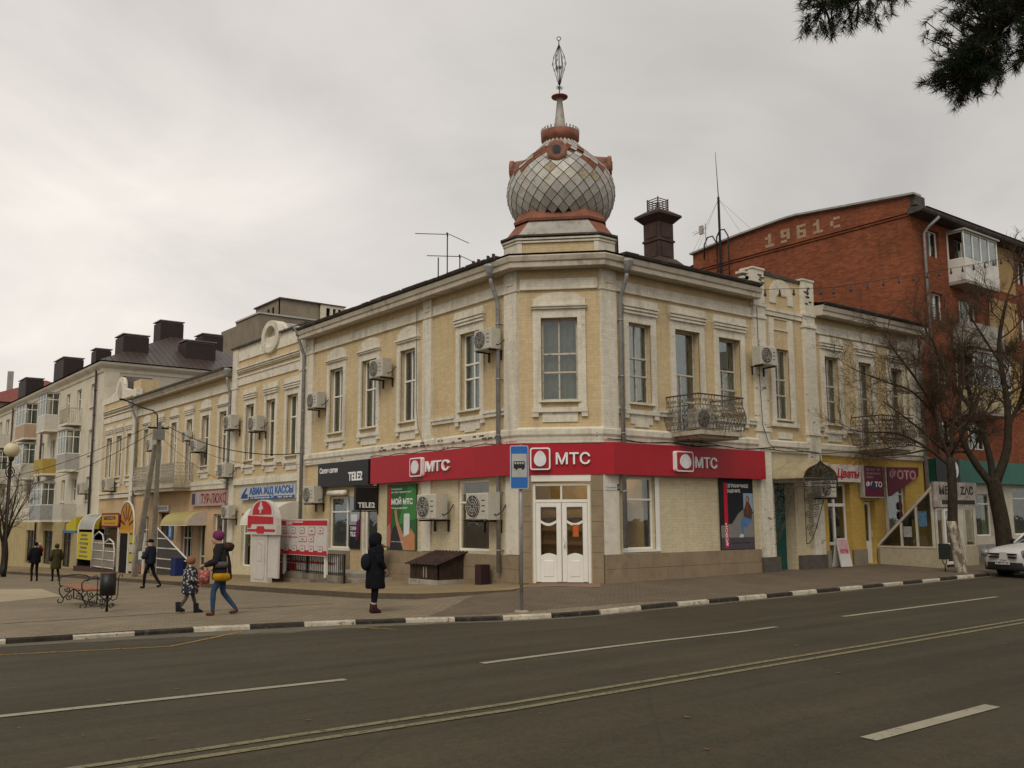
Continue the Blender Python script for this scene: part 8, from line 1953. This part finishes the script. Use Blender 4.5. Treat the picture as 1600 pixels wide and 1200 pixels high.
# man walking with a paper
A = [((0.05, 0.25, 1.13), (0.26, 0.14, 1.1)), ((0.0, -0.25, 1.13), (0.2, -0.16, 1.08))]
M_NAVY = Cl('navy_jacket', (0.018, 0.022, 0.035)); M_BT = Cl('black_trousers', (0.012, 0.012, 0.014))
P, s = person('person in navy jacket and black cap striding past the concrete pole', (-4.99, 16.1, gz(-4.99, 16.1)), image_heading(-1, 10), 1.66, [(0.14, 0.5, 0.16, 0.09, 0.04), (-0.12, 0.47, -0.36, 0.15, 0.05)], A, M_BLK, M_BT, M_NAVY)
coat(P, s, [(0, 0.86, 0.16, 0.19), (0, 0.92, 0.175, 0.205), (0, 1.05, 0.175, 0.21), (0, 1.22, 0.175, 0.22), (0, 1.36, 0.15, 0.21), (0, 1.45, 0.10, 0.13), (0, 1.49, 0.075, 0.08)], M_NAVY, A, 0.078, name='jacket')
m = MB(); m.smooth = True; m.sphere((0.015 * s, 0, 1.66 * s), 0.115 * s, 0.1 * s, 0.075 * s); m.box(0.08 * s, 0.21 * s, -0.075 * s, 0.075 * s, 1.635 * s, 1.65 * s); m.build('cap', M_BLK, P)
m = MB(); m.box(0.22 * s, 0.36 * s, -0.2 * s, 0.2 * s, 1.02 * s, 1.30 * s); m.build('white_paper', plain('paper_white', (0.52, 0.52, 0.5), 0.7), P)

# two people walking away down the street
A = [((-0.04, 0.26, 1.13), (0.06, 0.25, 0.92)), ((0.12, -0.25, 1.16), (0.2, -0.2, 1.36))]
P, s = person('person in black jacket walking away with a child in red on the shoulder', (-5.75, 30.27, gz(-5.75, 30.27)), R(95), 1.74, [(0.1, 0.49, 0.02, 0.09, 0.04), (0.03, 0.48, -0.1, 0.09, 0.04)], A, M_BLK, M_BT, M_BLK)
coat(P, s, [(0, 0.8, 0.18, 0.22), (0, 0.86, 0.19, 0.235), (0, 1.05, 0.185, 0.235), (0, 1.25, 0.18, 0.235), (0, 1.38, 0.15, 0.22), (0, 1.46, 0.10, 0.13), (0, 1.5, 0.075, 0.08)], M_BLK, A, 0.085, name='jacket')
m = MB(); m.smooth = True; m.sphere((0, 0, 1.64 * s), 0.11 * s, 0.1 * s, 0.1 * s); m.build('dark_hat', M_BLK, P)
m = MB(); m.smooth = True; m.sphere((0.12, -0.24 * s, 1.38 * s), 0.12, 0.13, 0.17); m.build('red_snowsuit', Cl('red_suit', (0.30, 0.015, 0.03)), P); m = MB(); m.smooth = True; m.sphere((0.12, -0.2 * s, 1.60 * s), 0.08, 0.08, 0.085); m.build('pale_bonnet', Cl('pale_bonnet', (0.42, 0.36, 0.36)), P)
A = [((-0.04, 0.25, 1.13), (0.08, 0.23, 0.94)), ((-0.04, -0.25, 1.13), (0.08, -0.23, 0.94))]
M_OLV = Cl('olive_coat', (0.05, 0.045, 0.018))
P, s = person('person in a dark olive coat walking away near the yellow panel', (-5.15, 28.93, gz(-5.15, 28.93)), R(100), 1.64, [(0.12, 0.49, 0.06, 0.09, 0.04), (0.0, 0.48, -0.2, 0.12, 0.05)], A, M_BLK, M_BLK, M_OLV)
coat(P, s, [(0, 0.56, 0.19, 0.22), (0, 0.62, 0.205, 0.235), (0, 0.9, 0.185, 0.215), (0, 1.1, 0.175, 0.21), (0, 1.3, 0.165, 0.215), (0, 1.42, 0.11, 0.15), (0, 1.49, 0.075, 0.08)], M_OLV, A, 0.078)
m = MB(); m.smooth = True; m.sphere((0, 0, 1.62 * s), 0.115 * s, 0.11 * s, 0.12 * s); m.build('dark_hair', plain('dark_hair', (0.02, 0.014, 0.01), 0.6, var=0.3), P)
# ------------------------------------------------------------------ white car at the kerb
CAR = empty('parked_car', (14.5, -4.85, -0.175), math.pi - R(18), 'white car with twin grille pulled up at the kerb at the right edge', 'car')
M_CARW = plain('white_car_paint', (0.55, 0.55, 0.54), 0.28, 0.5, var=0.04, scale=1.0); M_CARB = plain('black_car_plastic', (0.012, 0.012, 0.012), 0.6)
M_CGL = glass_mat('car_glass', (0.16, 0.18, 0.17), 0.06)
def csec(x, zb, zm, zt, wb, wm, wt, n=5):
    """half-section points up the side, mirrored: bottom, sill, waist, shoulder, top"""
    h = [(wb * 0.86, zb), (wb, zb + 0.06), (wm, zm), (wm - 0.015, zm + 0.06), (wt, zt - 0.03), (wt * 0.6, zt), (wt * 0.2, zt + 0.01)]
    return [(x, y, z) for y, z in h] + [(x, -y, z) for y, z in reversed(h)]
m = MB(); m.smooth = True
SEC = [(0.86, 0.34, 0.52, 0.70, 0.56, 0.60, 0.52), (0.80, 0.26, 0.56, 0.78, 0.74, 0.78, 0.68), (0.66, 0.24, 0.60, 0.87, 0.84, 0.87, 0.74), (0.36, 0.24, 0.66, 0.94, 0.86, 0.885, 0.76), (-0.1, 0.24, 0.72, 1.0, 0.86, 0.885, 0.77), (-0.5, 0.24, 0.76, 1.04, 0.86, 0.885, 0.78),
       (-1.2, 0.24, 0.78, 1.05, 0.86, 0.885, 0.82), (-2.4, 0.24, 0.80, 1.08, 0.86, 0.885, 0.82), (-3.3, 0.28, 0.82, 1.08, 0.84, 0.87, 0.80), (-3.6, 0.34, 0.84, 1.05, 0.76, 0.80, 0.74), (-3.66, 0.45, 0.84, 1.0, 0.6, 0.66, 0.6)]
m.rings([csec(*q) for q in SEC]); body = m.build('body', M_CARW, CAR)
def glsec(x, z0, z1, w0, w1): return [(x, w0, z0), (x, (w0 + w1) / 2 + 0.01, (z0 + z1) / 2), (x, w1, z1 - 0.02), (x, w1 * 0.6, z1), (x, -w1 * 0.6, z1), (x, -w1, z1 - 0.02), (x, -(w0 + w1) / 2 - 0.01, (z0 + z1) / 2), (x, -w0, z0)]
m = MB(); m.smooth = True; m.rings([[(-0.42, 0.76, 1.0), (-0.44, 0.76, 1.02), (-0.45, 0.72, 1.03), (-0.45, 0.4, 1.04), (-0.45, -0.4, 1.04), (-0.45, -0.72, 1.03), (-0.44, -0.76, 1.02), (-0.42, -0.76, 1.0)], glsec(-0.85, 1.02, 1.3, 0.79, 0.70), glsec(-1.25, 1.02, 1.53, 0.8, 0.62), glsec(-1.7, 1.02, 1.57, 0.8, 0.62), glsec(-2.8, 1.05, 1.56, 0.8, 0.61), glsec(-3.3, 1.05, 1.48, 0.78, 0.58), glsec(-3.55, 1.03, 1.1, 0.72, 0.6)]); m.build('windows', M_CGL, CAR)
m = MB(); m.smooth = True; m.rings([[(x, y, z) for y, z in ((0.635, zt - 0.03), (0.6, zt + 0.0), (0.3, zt + 0.025), (-0.3, zt + 0.025), (-0.6, zt), (-0.635, zt - 0.03), (-0.3, zt - 0.02), (0.3, zt - 0.02))] for x, zt in ((-1.2, 1.535), (-1.35, 1.57), (-2.0, 1.6), (-2.8, 1.58), (-3.35, 1.48))]); m.build('roof', M_CARW, CAR)
for sg in (-1, 1):
    m = MB(); m.smooth = True; m.tube([(-0.42, 0.765 * sg, 1.02), (-0.85, 0.72 * sg, 1.32), (-1.22, 0.645 * sg, 1.54)], 0.032, 6); m.build('pillar', M_CARW, CAR)
    m = MB(); m.smooth = True; m.tube([(-1.85, 0.81 * sg, 1.06), (-1.85, 0.64 * sg, 1.56)], 0.03, 6); m.build('pillar', M_CARB, CAR)
    m = MB(); m.smooth = True; m.tube([(-1.3, 0.58 * sg, 1.63), (-3.1, 0.56 * sg, 1.61)], 0.02, 6); m.build('roof_rail', M_GALV, CAR)
    m = MB(); m.smooth = True; m.sphere((-0.62, 0.98 * sg, 1.07), 0.06, 0.11, 0.085); m.build('mirror', M_CARB, CAR)
    # headlight and grille half
    m = MB(); m.smooth = True; m.poly([(0.0, 0.0), (0.24, -0.02), (0.26, 0.16), (0.16, 0.2), (0.02, 0.16)], -0.05, 0.1)
    m.build('headlight', plain('headlight_lens', (0.20, 0.21, 0.19), 0.12, 0.6), CAR, T(0.76, 0.60 * sg, 0.66) @ RZ(R(90 + 25 * -sg)) @ Matrix.Diagonal((sg, 1, 1, 1)))
    m = MB(); m.box(-0.02, 0.03, 0.16, 0.52, 0.70, 0.75); m.box(-0.02, 0.03, 0.18, 0.5, 0.61, 0.66); m.build('grille', M_CARB, CAR, T(0.845, 0, 0) @ Matrix.Diagonal((1, sg, 1, 1)) @ Matrix.Rotation(R(-8), 4, 'Z'))
m = MB(); m.poly([(-0.1, 0.56), (0.1, 0.56), (0.13, 0.78), (-0.13, 0.78)], -0.02, 0.05); m.build('grille_beak', M_CARW, CAR, T(0.87, 0, 0) @ RZ(R(90)))
m = MB(); m.smooth = True; m.rings([[(x, y, z) for x, y in ((0.5, 0.88), (0.74, 0.84), (0.88, 0.56), (0.92, 0), (0.88, -0.56), (0.74, -0.84), (0.5, -0.88), (0.4, 0))] for z in (0.24, 0.3, 0.48)]); m.build('bumper_lower', M_CARB, CAR)
m = MB(); m.box(0.925, 0.94, -0.26, 0.26, 0.42, 0.53); pl = m.build('number_plate', plain('plate_white', (0.6, 0.6, 0.58), 0.5), CAR); text_mesh('Р 609 НУ 161', 0.1, M_BSIGN, offset=0.003, width=0.46, height=0.07, M=T(0.943, 0.23, 0.44) @ RZ(R(90)) @ Matrix.Diagonal((-1, 1, 1, 1)) @ T(-0.46 + 0.46, 0, 0) if False else T(0.943, -0.23, 0.44) @ RZ(R(90)), parent=pl, name='letters')
m = MB(); m.tube([(-0.55, 0.3, 1.06), (-0.75, -0.3, 1.2)], 0.012, 4); m.build('wiper', M_CARB, CAR)
def wheel(x, y):
    m = MB(); m.smooth = True; pr = [(0.19, -0.1), (0.30, -0.105), (0.335, -0.08), (0.34, 0), (0.335, 0.08), (0.30, 0.105), (0.19, 0.1)]; m.lathe(pr, 24); m.xform(Matrix.Rotation(R(90), 4, 'X')); w_ = m.build('wheel', plain('tyre_rubber', (0.015, 0.015, 0.015), 0.85), CAR, T(x, y, 0.335))
    m = MB(); m.smooth = True; m.lathe([(0.2, -0.07), (0.2, 0.09), (0.12, 0.075), (0.04, 0.09)], 20); m.xform(Matrix.Rotation(R(90), 4, 'X')); m.build('rim', M_GALV, w_)
for x in (0.0, -2.62):
    for y in (0.76, -0.76): wheel(x, y)
# small box bin on a post by the tree
TB = empty('litter_bin', (13.3, -2.95, gz(13.3, -2.95)), 0, 'small dark box bin on a forked post beside the whitewashed tree', 'bin')
MB().box(-0.16, 0.16, -0.1, 0.1, 0.38, 0.86).build('box', plain('dark_green_box', (0.02, 0.025, 0.022), 0.6), TB); m = MB(); m.smooth = True; m.tube([(0, 0, 0), (0, 0, 0.22)], 0.02, 6); m.tube([(-0.14, 0, 0.4), (-0.1, 0, 0.26), (0, 0, 0.22), (0.1, 0, 0.26), (0.14, 0, 0.4)], 0.014, 5); m.build('post', M_IRON, TB)
# ------------------------------------------------------------------ bare trees
t = NT('dark_bark'); w = t.world((1, 1, 0.35))
t.color(t.ramp(t.noise(w, 14.0, 6, 0.65), [(0.3, (0.022, 0.017, 0.012)), (0.7, (0.060, 0.046, 0.032))])); t.bump(t.noise(w, 30.0, 4), 0.7, 0.02); M_BARK = t.done(0.95, 0.1)
t = NT('twig_bark'); t.color(t.ramp(t.noise(t.world(), 3.0, 3), [(0.3, (0.052, 0.036, 0.024)), (0.7, (0.098, 0.068, 0.044))])); M_TWIG = t.done(0.95, 0.1)
t = NT('whitewashed_bark'); w = t.world((1, 1, 0.5))
f = t.ramp(t.noise(w, 5.0, 8, 0.7), [(0.46, (0, 0, 0)), (0.56, (1, 1, 1))])
t.color(t.mix(f, (0.40, 0.35, 0.28), (0.13, 0.105, 0.08))); t.bump(t.noise(w, 25.0, 4), 0.6, 0.02); M_WASH = t.done(0.95, 0.1)
def rvec(rnd): 
    while True:
        v = Vector((rnd.uniform(-1, 1), rnd.uniform(-1, 1), rnd.uniform(-1, 1)))
        if 0.05 < v.length < 1: return v.normalized()
class Tree:
    def __init__(s, name, label, base, seed, group='bare street trees'):
        s.rnd = random.Random(seed); s.root = empty(name, base, 0, label, 'tree', group); s.base = Vector(base)
        s.trunk = MB(); s.trunk.smooth = True; s.crown = MB(); s.crown.smooth = True; s.n = 0
    def limb(s, pts, r0, r1, thick=True, n=8):
        pts = [Vector(p) - s.base for p in pts]
        # smooth the polyline
        fine = []
        for i in range(len(pts) - 1):
            p0, p1, p2, p3 = pts[max(i - 1, 0)], pts[i], pts[i + 1], pts[min(i + 2, len(pts) - 1)]
            for k in range(4):
                u = k / 4.0; fine.append(0.5 * ((2 * p1) + (p2 - p0) * u + (2 * p0 - 5 * p1 + 4 * p2 - p3) * u * u + (3 * p1 - p0 - 3 * p2 + p3) * u ** 3))
        fine.append(pts[-1])
        rs = [r0 + (r1 - r0) * i / (len(fine) - 1) for i in range(len(fine))]
        (s.trunk if thick else s.crown).tube(fine, rs, n)
        return fine, rs
    def grow(s, p, d, L_, r_, depth, droop=0.0, dens=1.0):
        """twig and its side shoots; lengths in metres"""
        if s.n > 16000: return
        s.n += 1
        k = 4 if depth > 1 else 3; pts = [p]; q = p.copy(); dd = d.copy()
        curl = rvec(s.rnd) * 0.35
        for i in range(k):
            dd = (dd + curl / k + rvec(s.rnd) * 0.22 + Vector((0, 0, 0.16 - droop)) ).normalized(); q = q + dd * L_ / k; pts.append(q)
        s.crown.tube(pts, [r_ * (1 - 0.72 * i / k) for i in range(k + 1)], 4 if depth > 1 else 3, cap=False)
        if depth <= 0: return
        m = int((3 + depth) * dens) + s.rnd.randrange(2)
        for j in range(m):
            f = 0.22 + 0.78 * (j + s.rnd.random()) / m; i = min(k - 1, int(f * k)); a = pts[i].lerp(pts[i + 1], f * k - i)
            seg = (pts[i + 1] - pts[i]).normalized(); side = rvec(s.rnd); side = (side - seg * side.dot(seg)).normalized()
            nd = (seg * 0.75 + side * s.rnd.uniform(0.5, 1.0)).normalized()
            s.grow(a, nd, L_ * s.rnd.uniform(0.42, 0.68), r_ * 0.55, depth - 1, droop, dens)
    def clothe(s, fine, rs, a, b_, n, L_, depth, droop=0.0, dens=1.0):
        for j in range(n):
            f = a + (b_ - a) * (j + s.rnd.random()) / n; x = f * (len(fine) - 1); i = min(len(fine) - 2, int(x)); p = fine[i].lerp(fine[i + 1], x - i)
            seg = (fine[i + 1] - fine[i]).normalized(); side = rvec(s.rnd); side = (side - seg * side.dot(seg)).normalized()
            s.grow(p, (seg * 0.55 + side).normalized(), L_ * s.rnd.uniform(0.65, 1.15), max(0.008, rs[i] * 0.42), depth, droop, dens)
        s.grow(fine[-1], (fine[-1] - fine[-2]).normalized(), L_, rs[-1], depth, droop, dens)
    def done(s, mat=None):
        s.trunk.build('trunk', mat or M_BARK, s.root); s.crown.build('crown', M_TWIG, s.root); return s.root
# nearer tree, trunk whitewashed
b = (13.4, -3.42, gz(13.4, -3.42) - 0.05)
TR = Tree('bare_tree', 'bare twiggy tree with whitewashed lower trunk at the kerb', b, 11)
f, rs = TR.limb([b, (13.28, -3.3, 1.3), (13.3, -3.35, 2.4), (13.3, -3.36, 3.5)], 0.165, 0.125, n=12)
wm = MB(); wm.smooth = True; wm.lathe([(0.21, -0.05), (0.18, 0.15), (0.172, 0.7), (0.165, 1.3), (0.158, 1.62)], 14); wo = wm.build('whitewashed_base', M_WASH, TR.root)
wo.data.transform(Matrix.Shear('XY', 4, (-0.07, 0.06)) if False else Matrix.Identity(4))
for v_ in wo.data.vertices: v_.co.x += -0.09 * v_.co.z; v_.co.y += 0.085 * v_.co.z
L1 = [([(13.3, -3.36, 3.4), (13.05, -3.2, 4.2), (12.9, -3.05, 5.2), (12.5, -2.75, 6.1), (12.1, -2.4, 6.9)], 0.085, 0.03), ([(13.3, -3.36, 3.2), (12.7, -2.95, 3.8), (12.0, -2.4, 4.25), (11.3, -1.85, 4.3)], 0.07, 0.022), ([(13.3, -3.36, 3.5), (13.45, -3.45, 4.6), (13.75, -3.7, 5.8), (13.8, -3.75, 7.3)], 0.08, 0.025), ([(12.95, -3.1, 4.9), (12.4, -2.7, 5.6), (11.8, -2.2, 5.9), (11.2, -1.75, 6.2)], 0.05, 0.018),
      ([(13.4, -3.42, 4.2), (14.0, -3.9, 5.0), (14.3, -4.1, 6.2)], 0.06, 0.02), ([(12.7, -2.95, 3.75), (12.0, -2.45, 3.6), (11.2, -1.8, 3.55)], 0.045, 0.016), ([(13.3, -3.3, 3.6), (13.0, -2.4, 4.6), (12.6, -1.6, 5.4)], 0.055, 0.02), ([(13.3, -3.4, 3.6), (13.0, -4.1, 4.5), (12.7, -4.6, 5.6)], 0.055, 0.02)]
for pts, r0, r1 in L1:
    f, rs = TR.limb(pts, r0 * 0.82, r1 * 0.85, n=7); TR.clothe(f, rs, 0.25, 1.0, 11, 1.15, 3, 0.06, 1.25)
TR.done()
# larger tree behind the car
b = (17.7, -2.75, gz(17.7, -2.75) - 0.05)
TR = Tree('bare_tree', 'bare tree with thick forked trunk behind the white car', b, 23)
f, rs = TR.limb([b, (17.68, -2.75, 1.2), (17.6, -2.65, 2.4), (17.55, -2.6, 3.0)], 0.28, 0.22, n=14)
L2 = [([(17.55, -2.6, 2.7), (17.1, -2.2, 3.6), (16.85, -1.95, 4.6), (16.9, -2.0, 6.2)], 0.17, 0.06), ([(17.55, -2.6, 2.9), (17.5, -2.55, 3.9), (17.2, -2.3, 5.2), (16.6, -1.8, 6.5), (16.2, -1.5, 7.8)], 0.15, 0.04), ([(17.6, -2.65, 2.8), (17.9, -3.0, 4.0), (17.95, -3.1, 5.6), (17.9, -3.0, 7.6), (18.2, -3.3, 9.4)], 0.2, 0.05), ([(17.9, -3.0, 4.6), (18.4, -3.4, 5.8), (18.7, -3.7, 7.5)], 0.1, 0.03), ([(17.2, -2.3, 5.0), (17.5, -2.0, 6.4), (17.6, -1.7, 8.2)], 0.08, 0.025), ([(17.9, -3.0, 7.0), (17.3, -2.6, 8.2), (16.9, -2.3, 9.2)], 0.06, 0.02)]
for pts, r0, r1 in L2:
    f, rs = TR.limb(pts, r0 * 0.85, r1 * 0.85, n=9); TR.clothe(f, rs, 0.35, 1.0, 10, 1.35, 3, 0.03, 1.2)
TR.done()
# small trees far left
for k, (x, y, h_, sd, lab) in enumerate(((-4.3, 46.0, 5.4, 31, 'slender bare tree nearest the street lamp at the left edge'), (-3.4, 50.0, 6.2, 32, 'bare tree behind the street lamp in front of the mustard balcony'), (-5.6, 43.0, 5.0, 33, 'bare tree cut by the left edge of the picture'))):
    z = gz(x, y); b = (x, y, z - 0.05); TR = Tree('bare_tree', lab, b, sd)
    f, rs = TR.limb([b, (x + 0.05, y, z + 1.2), (x - 0.05, y + 0.1, z + 2.2)], 0.13, 0.09, n=8)
    for j in range(5):
        a = j * 1.3 + k; pts = [(x - 0.05, y + 0.1, z + 1.9), (x + 0.5 * math.cos(a), y + 0.5 * math.sin(a), z + h_ * 0.6), (x + 1.2 * math.cos(a), y + 1.2 * math.sin(a), z + h_ * (0.85 + 0.1 * (j % 2)))]
        f, rs = TR.limb(pts, 0.06, 0.02, n=6); TR.clothe(f, rs, 0.25, 1.0, 6, 1.0, 2, 0.0, 1.0)
    TR.done()

# ------------------------------------------------------------------ pine over the near pavement
PN = empty('pine_tree', (-8.3, -17.5, -0.25), 0, 'pine tree whose dark needle boughs hang into the top right', 'tree'); rp = random.Random(5)
ORG = Vector((-7.90, -14.67, 5.84)); RT = Vector((0.788, -0.615, 0)); UP = Vector((0, 0, 1)); FW = Vector((0.615, 0.788, 0))
pin = lambda a, b_, c=0.0: ORG + RT * a + UP * b_ + FW * c - Vector((-8.3, -17.5, -0.25))
m = MB(); m.smooth = True; m.tube([(0, 0, 0), (0.05, 0.02, 3.5), (0.0, 0.05, 7.5), (0.05, 0.0, 11.5)], [0.24, 0.2, 0.16, 0.08], 12)
t = NT('pine_bark'); w = t.world((1, 1, 0.5)); t.color(t.ramp(t.noise(w, 9.0, 6, 0.6), [(0.3, (0.05, 0.03, 0.018)), (0.7, (0.13, 0.08, 0.045))])); t.bump(t.noise(w, 12.0, 5), 0.9, 0.03); M_PBARK = t.done(0.95, 0.1)
m.build('trunk', M_PBARK, PN)
bo = MB(); bo.smooth = True; nd = MB()
def tuft(p, d, n=46, ln=0.10):
    d = d.normalized(); o1 = d.orthogonal().normalized(); o2 = d.cross(o1)
    for i in range(n):
        a = rp.uniform(0, 2 * math.pi); sp = rp.uniform(0.35, 1.1); b_ = p - d * rp.uniform(0, 0.11)
        q = (d * rp.uniform(0.3, 1.0) + (o1 * math.cos(a) + o2 * math.sin(a)) * sp).normalized(); e = b_ + q * ln * rp.uniform(0.7, 1.15); sd = q.cross(rvec(rp)).normalized() * 0.0027
        nd.add([b_ - sd, b_ + sd, e], [(0, 1, 2)])
def bough(pts, r0, r1): bo.tube(pts, [r0 + (r1 - r0) * i / (len(pts) - 1) for i in range(len(pts))], 7)
B1 = [Vector((0.05, 0.0, 7.3)), pin(1.7, 0.75, 0.3), pin(0.7, 0.5, 0.1), pin(-0.3, 0.48, 0.0), pin(-1.25, 0.36, 0.1)]
B2 = [Vector((0.0, 0.05, 6.9)), pin(1.2, 0.55, 0.1), pin(0.55, 0.28, 0.0), pin(0.12, -0.12, 0.0), pin(-0.02, -0.35, 0.0)]
B3 = [Vector((0.0, 0.0, 6.0)), pin(1.5, -0.1, -0.2), pin(0.8, 0.02, -0.1), pin(0.42, -0.28, -0.1)]
bough(B1, 0.05, 0.012); bough(B2, 0.06, 0.012); bough(B3, 0.045, 0.01)
def spray(poly, n, src, down=0.5, ln=0.1, cnt=46):
    """tufts spread over a region of the bough, each on a twig back to it"""
    xs_ = [p[0] for p in poly]; zs_ = [p[1] for p in poly]; k = 0
    while k < n:
        a, b_ = rp.uniform(min(xs_), max(xs_)), rp.uniform(min(zs_), max(zs_)); ins = False; j = len(poly) - 1
        for i in range(len(poly)):
            if (poly[i][1] > b_) != (poly[j][1] > b_) and a < (poly[j][0] - poly[i][0]) * (b_ - poly[i][1]) / (poly[j][1] - poly[i][1]) + poly[i][0]: ins = not ins
            j = i
        if not ins: continue
        k += 1; p = pin(a, b_, rp.uniform(-0.35, 0.35)); q = min((s_ for s_ in src), key=lambda s_: (s_ - p).length)
        d = (p - q); d = (d.normalized() + Vector((0, 0, -down)) + rvec(rp) * 0.5).normalized(); mid = q.lerp(p, 0.5) + rvec(rp) * 0.05
        if rp.random() < 0.6: bo.tube([q.lerp(p, 0.1), mid, p - d * 0.03], [0.007, 0.005, 0.004], 4, cap=False)
        tuft(p, d, cnt, ln)
def dense(pts, n=10): return [a.lerp(b_, i / n) for a, b_ in zip(pts, pts[1:]) for i in range(n)]
px = lambda a, b_: ((a - 1500) / 186.0, -(b_ - 60) / 186.0)
spray([px(1248, -40), px(1330, -40), px(1335, 22), px(1300, 34), px(1248, 30)], 80, dense(B1)); spray([px(1330, -40), px(1425, -40), px(1420, 4), px(1370, 24), px(1330, 28)], 40, dense(B1))
for a, b_ in ((1250, 52), (1256, 46), (1247, 48), (1288, 60), (1293, 54), (1298, 38), (1280, 46), (1320, 32), (1346, 26), (1390, 18), (1262, 56), (1276, 50)):
    p = pin(*px(a, b_)); q = min(dense(B1), key=lambda s_: abs((s_ - p).dot(RT)) + 0.2 * (s_ - p).length); bo.tube([q, q.lerp(p, 0.5) + Vector((0.01, 0, 0.02)), p], [0.006, 0.004, 0.003], 4, cap=False); tuft(p, Vector((0, 0, -1)) + RT * rp.uniform(-0.5, 0.5), 60, 0.085)
spray([px(1500, -50), px(1640, -50), px(1640, 60), px(1600, 95), px(1575, 132), px(1545, 140), px(1508, 160), px(1475, 112), px(1500, 60)], 430, dense(B2 + B3), 0.4); spray([px(1470, 88), px(1512, 70), px(1545, 120), px(1508, 165), px(1482, 135)], 150, dense(B2), 0.3); spray([px(1445, 104), px(1475, 96), px(1485, 124), px(1462, 126)], 16, dense(B2), 0.0); spray([px(1455, -30), px(1500, -30), px(1490, 40), px(1462, 60)], 22, dense(B2), 0.8); spray([px(1455, 62), px(1480, 60), px(1480, 90), px(1460, 80)], 7, dense(B2), 0.3)
spray([px(1640, -50), px(2000, -80), px(1950, 60), px(1640, 90)], 120, dense(B1[:3] + B2[:3] + B3[:2]), 0.3, 0.1, 30)
bo.build('boughs', M_PBARK, PN); t = NT('pine_needles'); t.color(t.ramp(t.noise(t.world(), 5.0, 3), [(0.3, (0.012, 0.020, 0.010)), (0.7, (0.028, 0.040, 0.018))])); o = nd.build('needles', t.done(0.8, 0.15), PN); tag(o, kind='stuff')
# fallen leaves and litter on the road
m = MB(); rl = random.Random(9)
for k in range(70):
    x, y = rl.uniform(-14, 8), rl.uniform(-13, -4.2); z = rz(x, y) + 0.012; a = rl.uniform(0, 6.28); L_ = rl.uniform(0.02, 0.045)
    m.add([(x + L_ * math.cos(a + i * 1.57) * (1 if i % 2 else 0.6), y + L_ * math.sin(a + i * 1.57) * (1 if i % 2 else 0.6), z + 0.004 * (i % 2)) for i in range(4)], [(0, 1, 2, 3)])
tag(m.build('fallen_leaves', plain('dead_leaf', (0.16, 0.09, 0.035), 0.9, var=0.6, scale=1.5)), 'scattered dead leaves on the road', None, None, 'stuff')
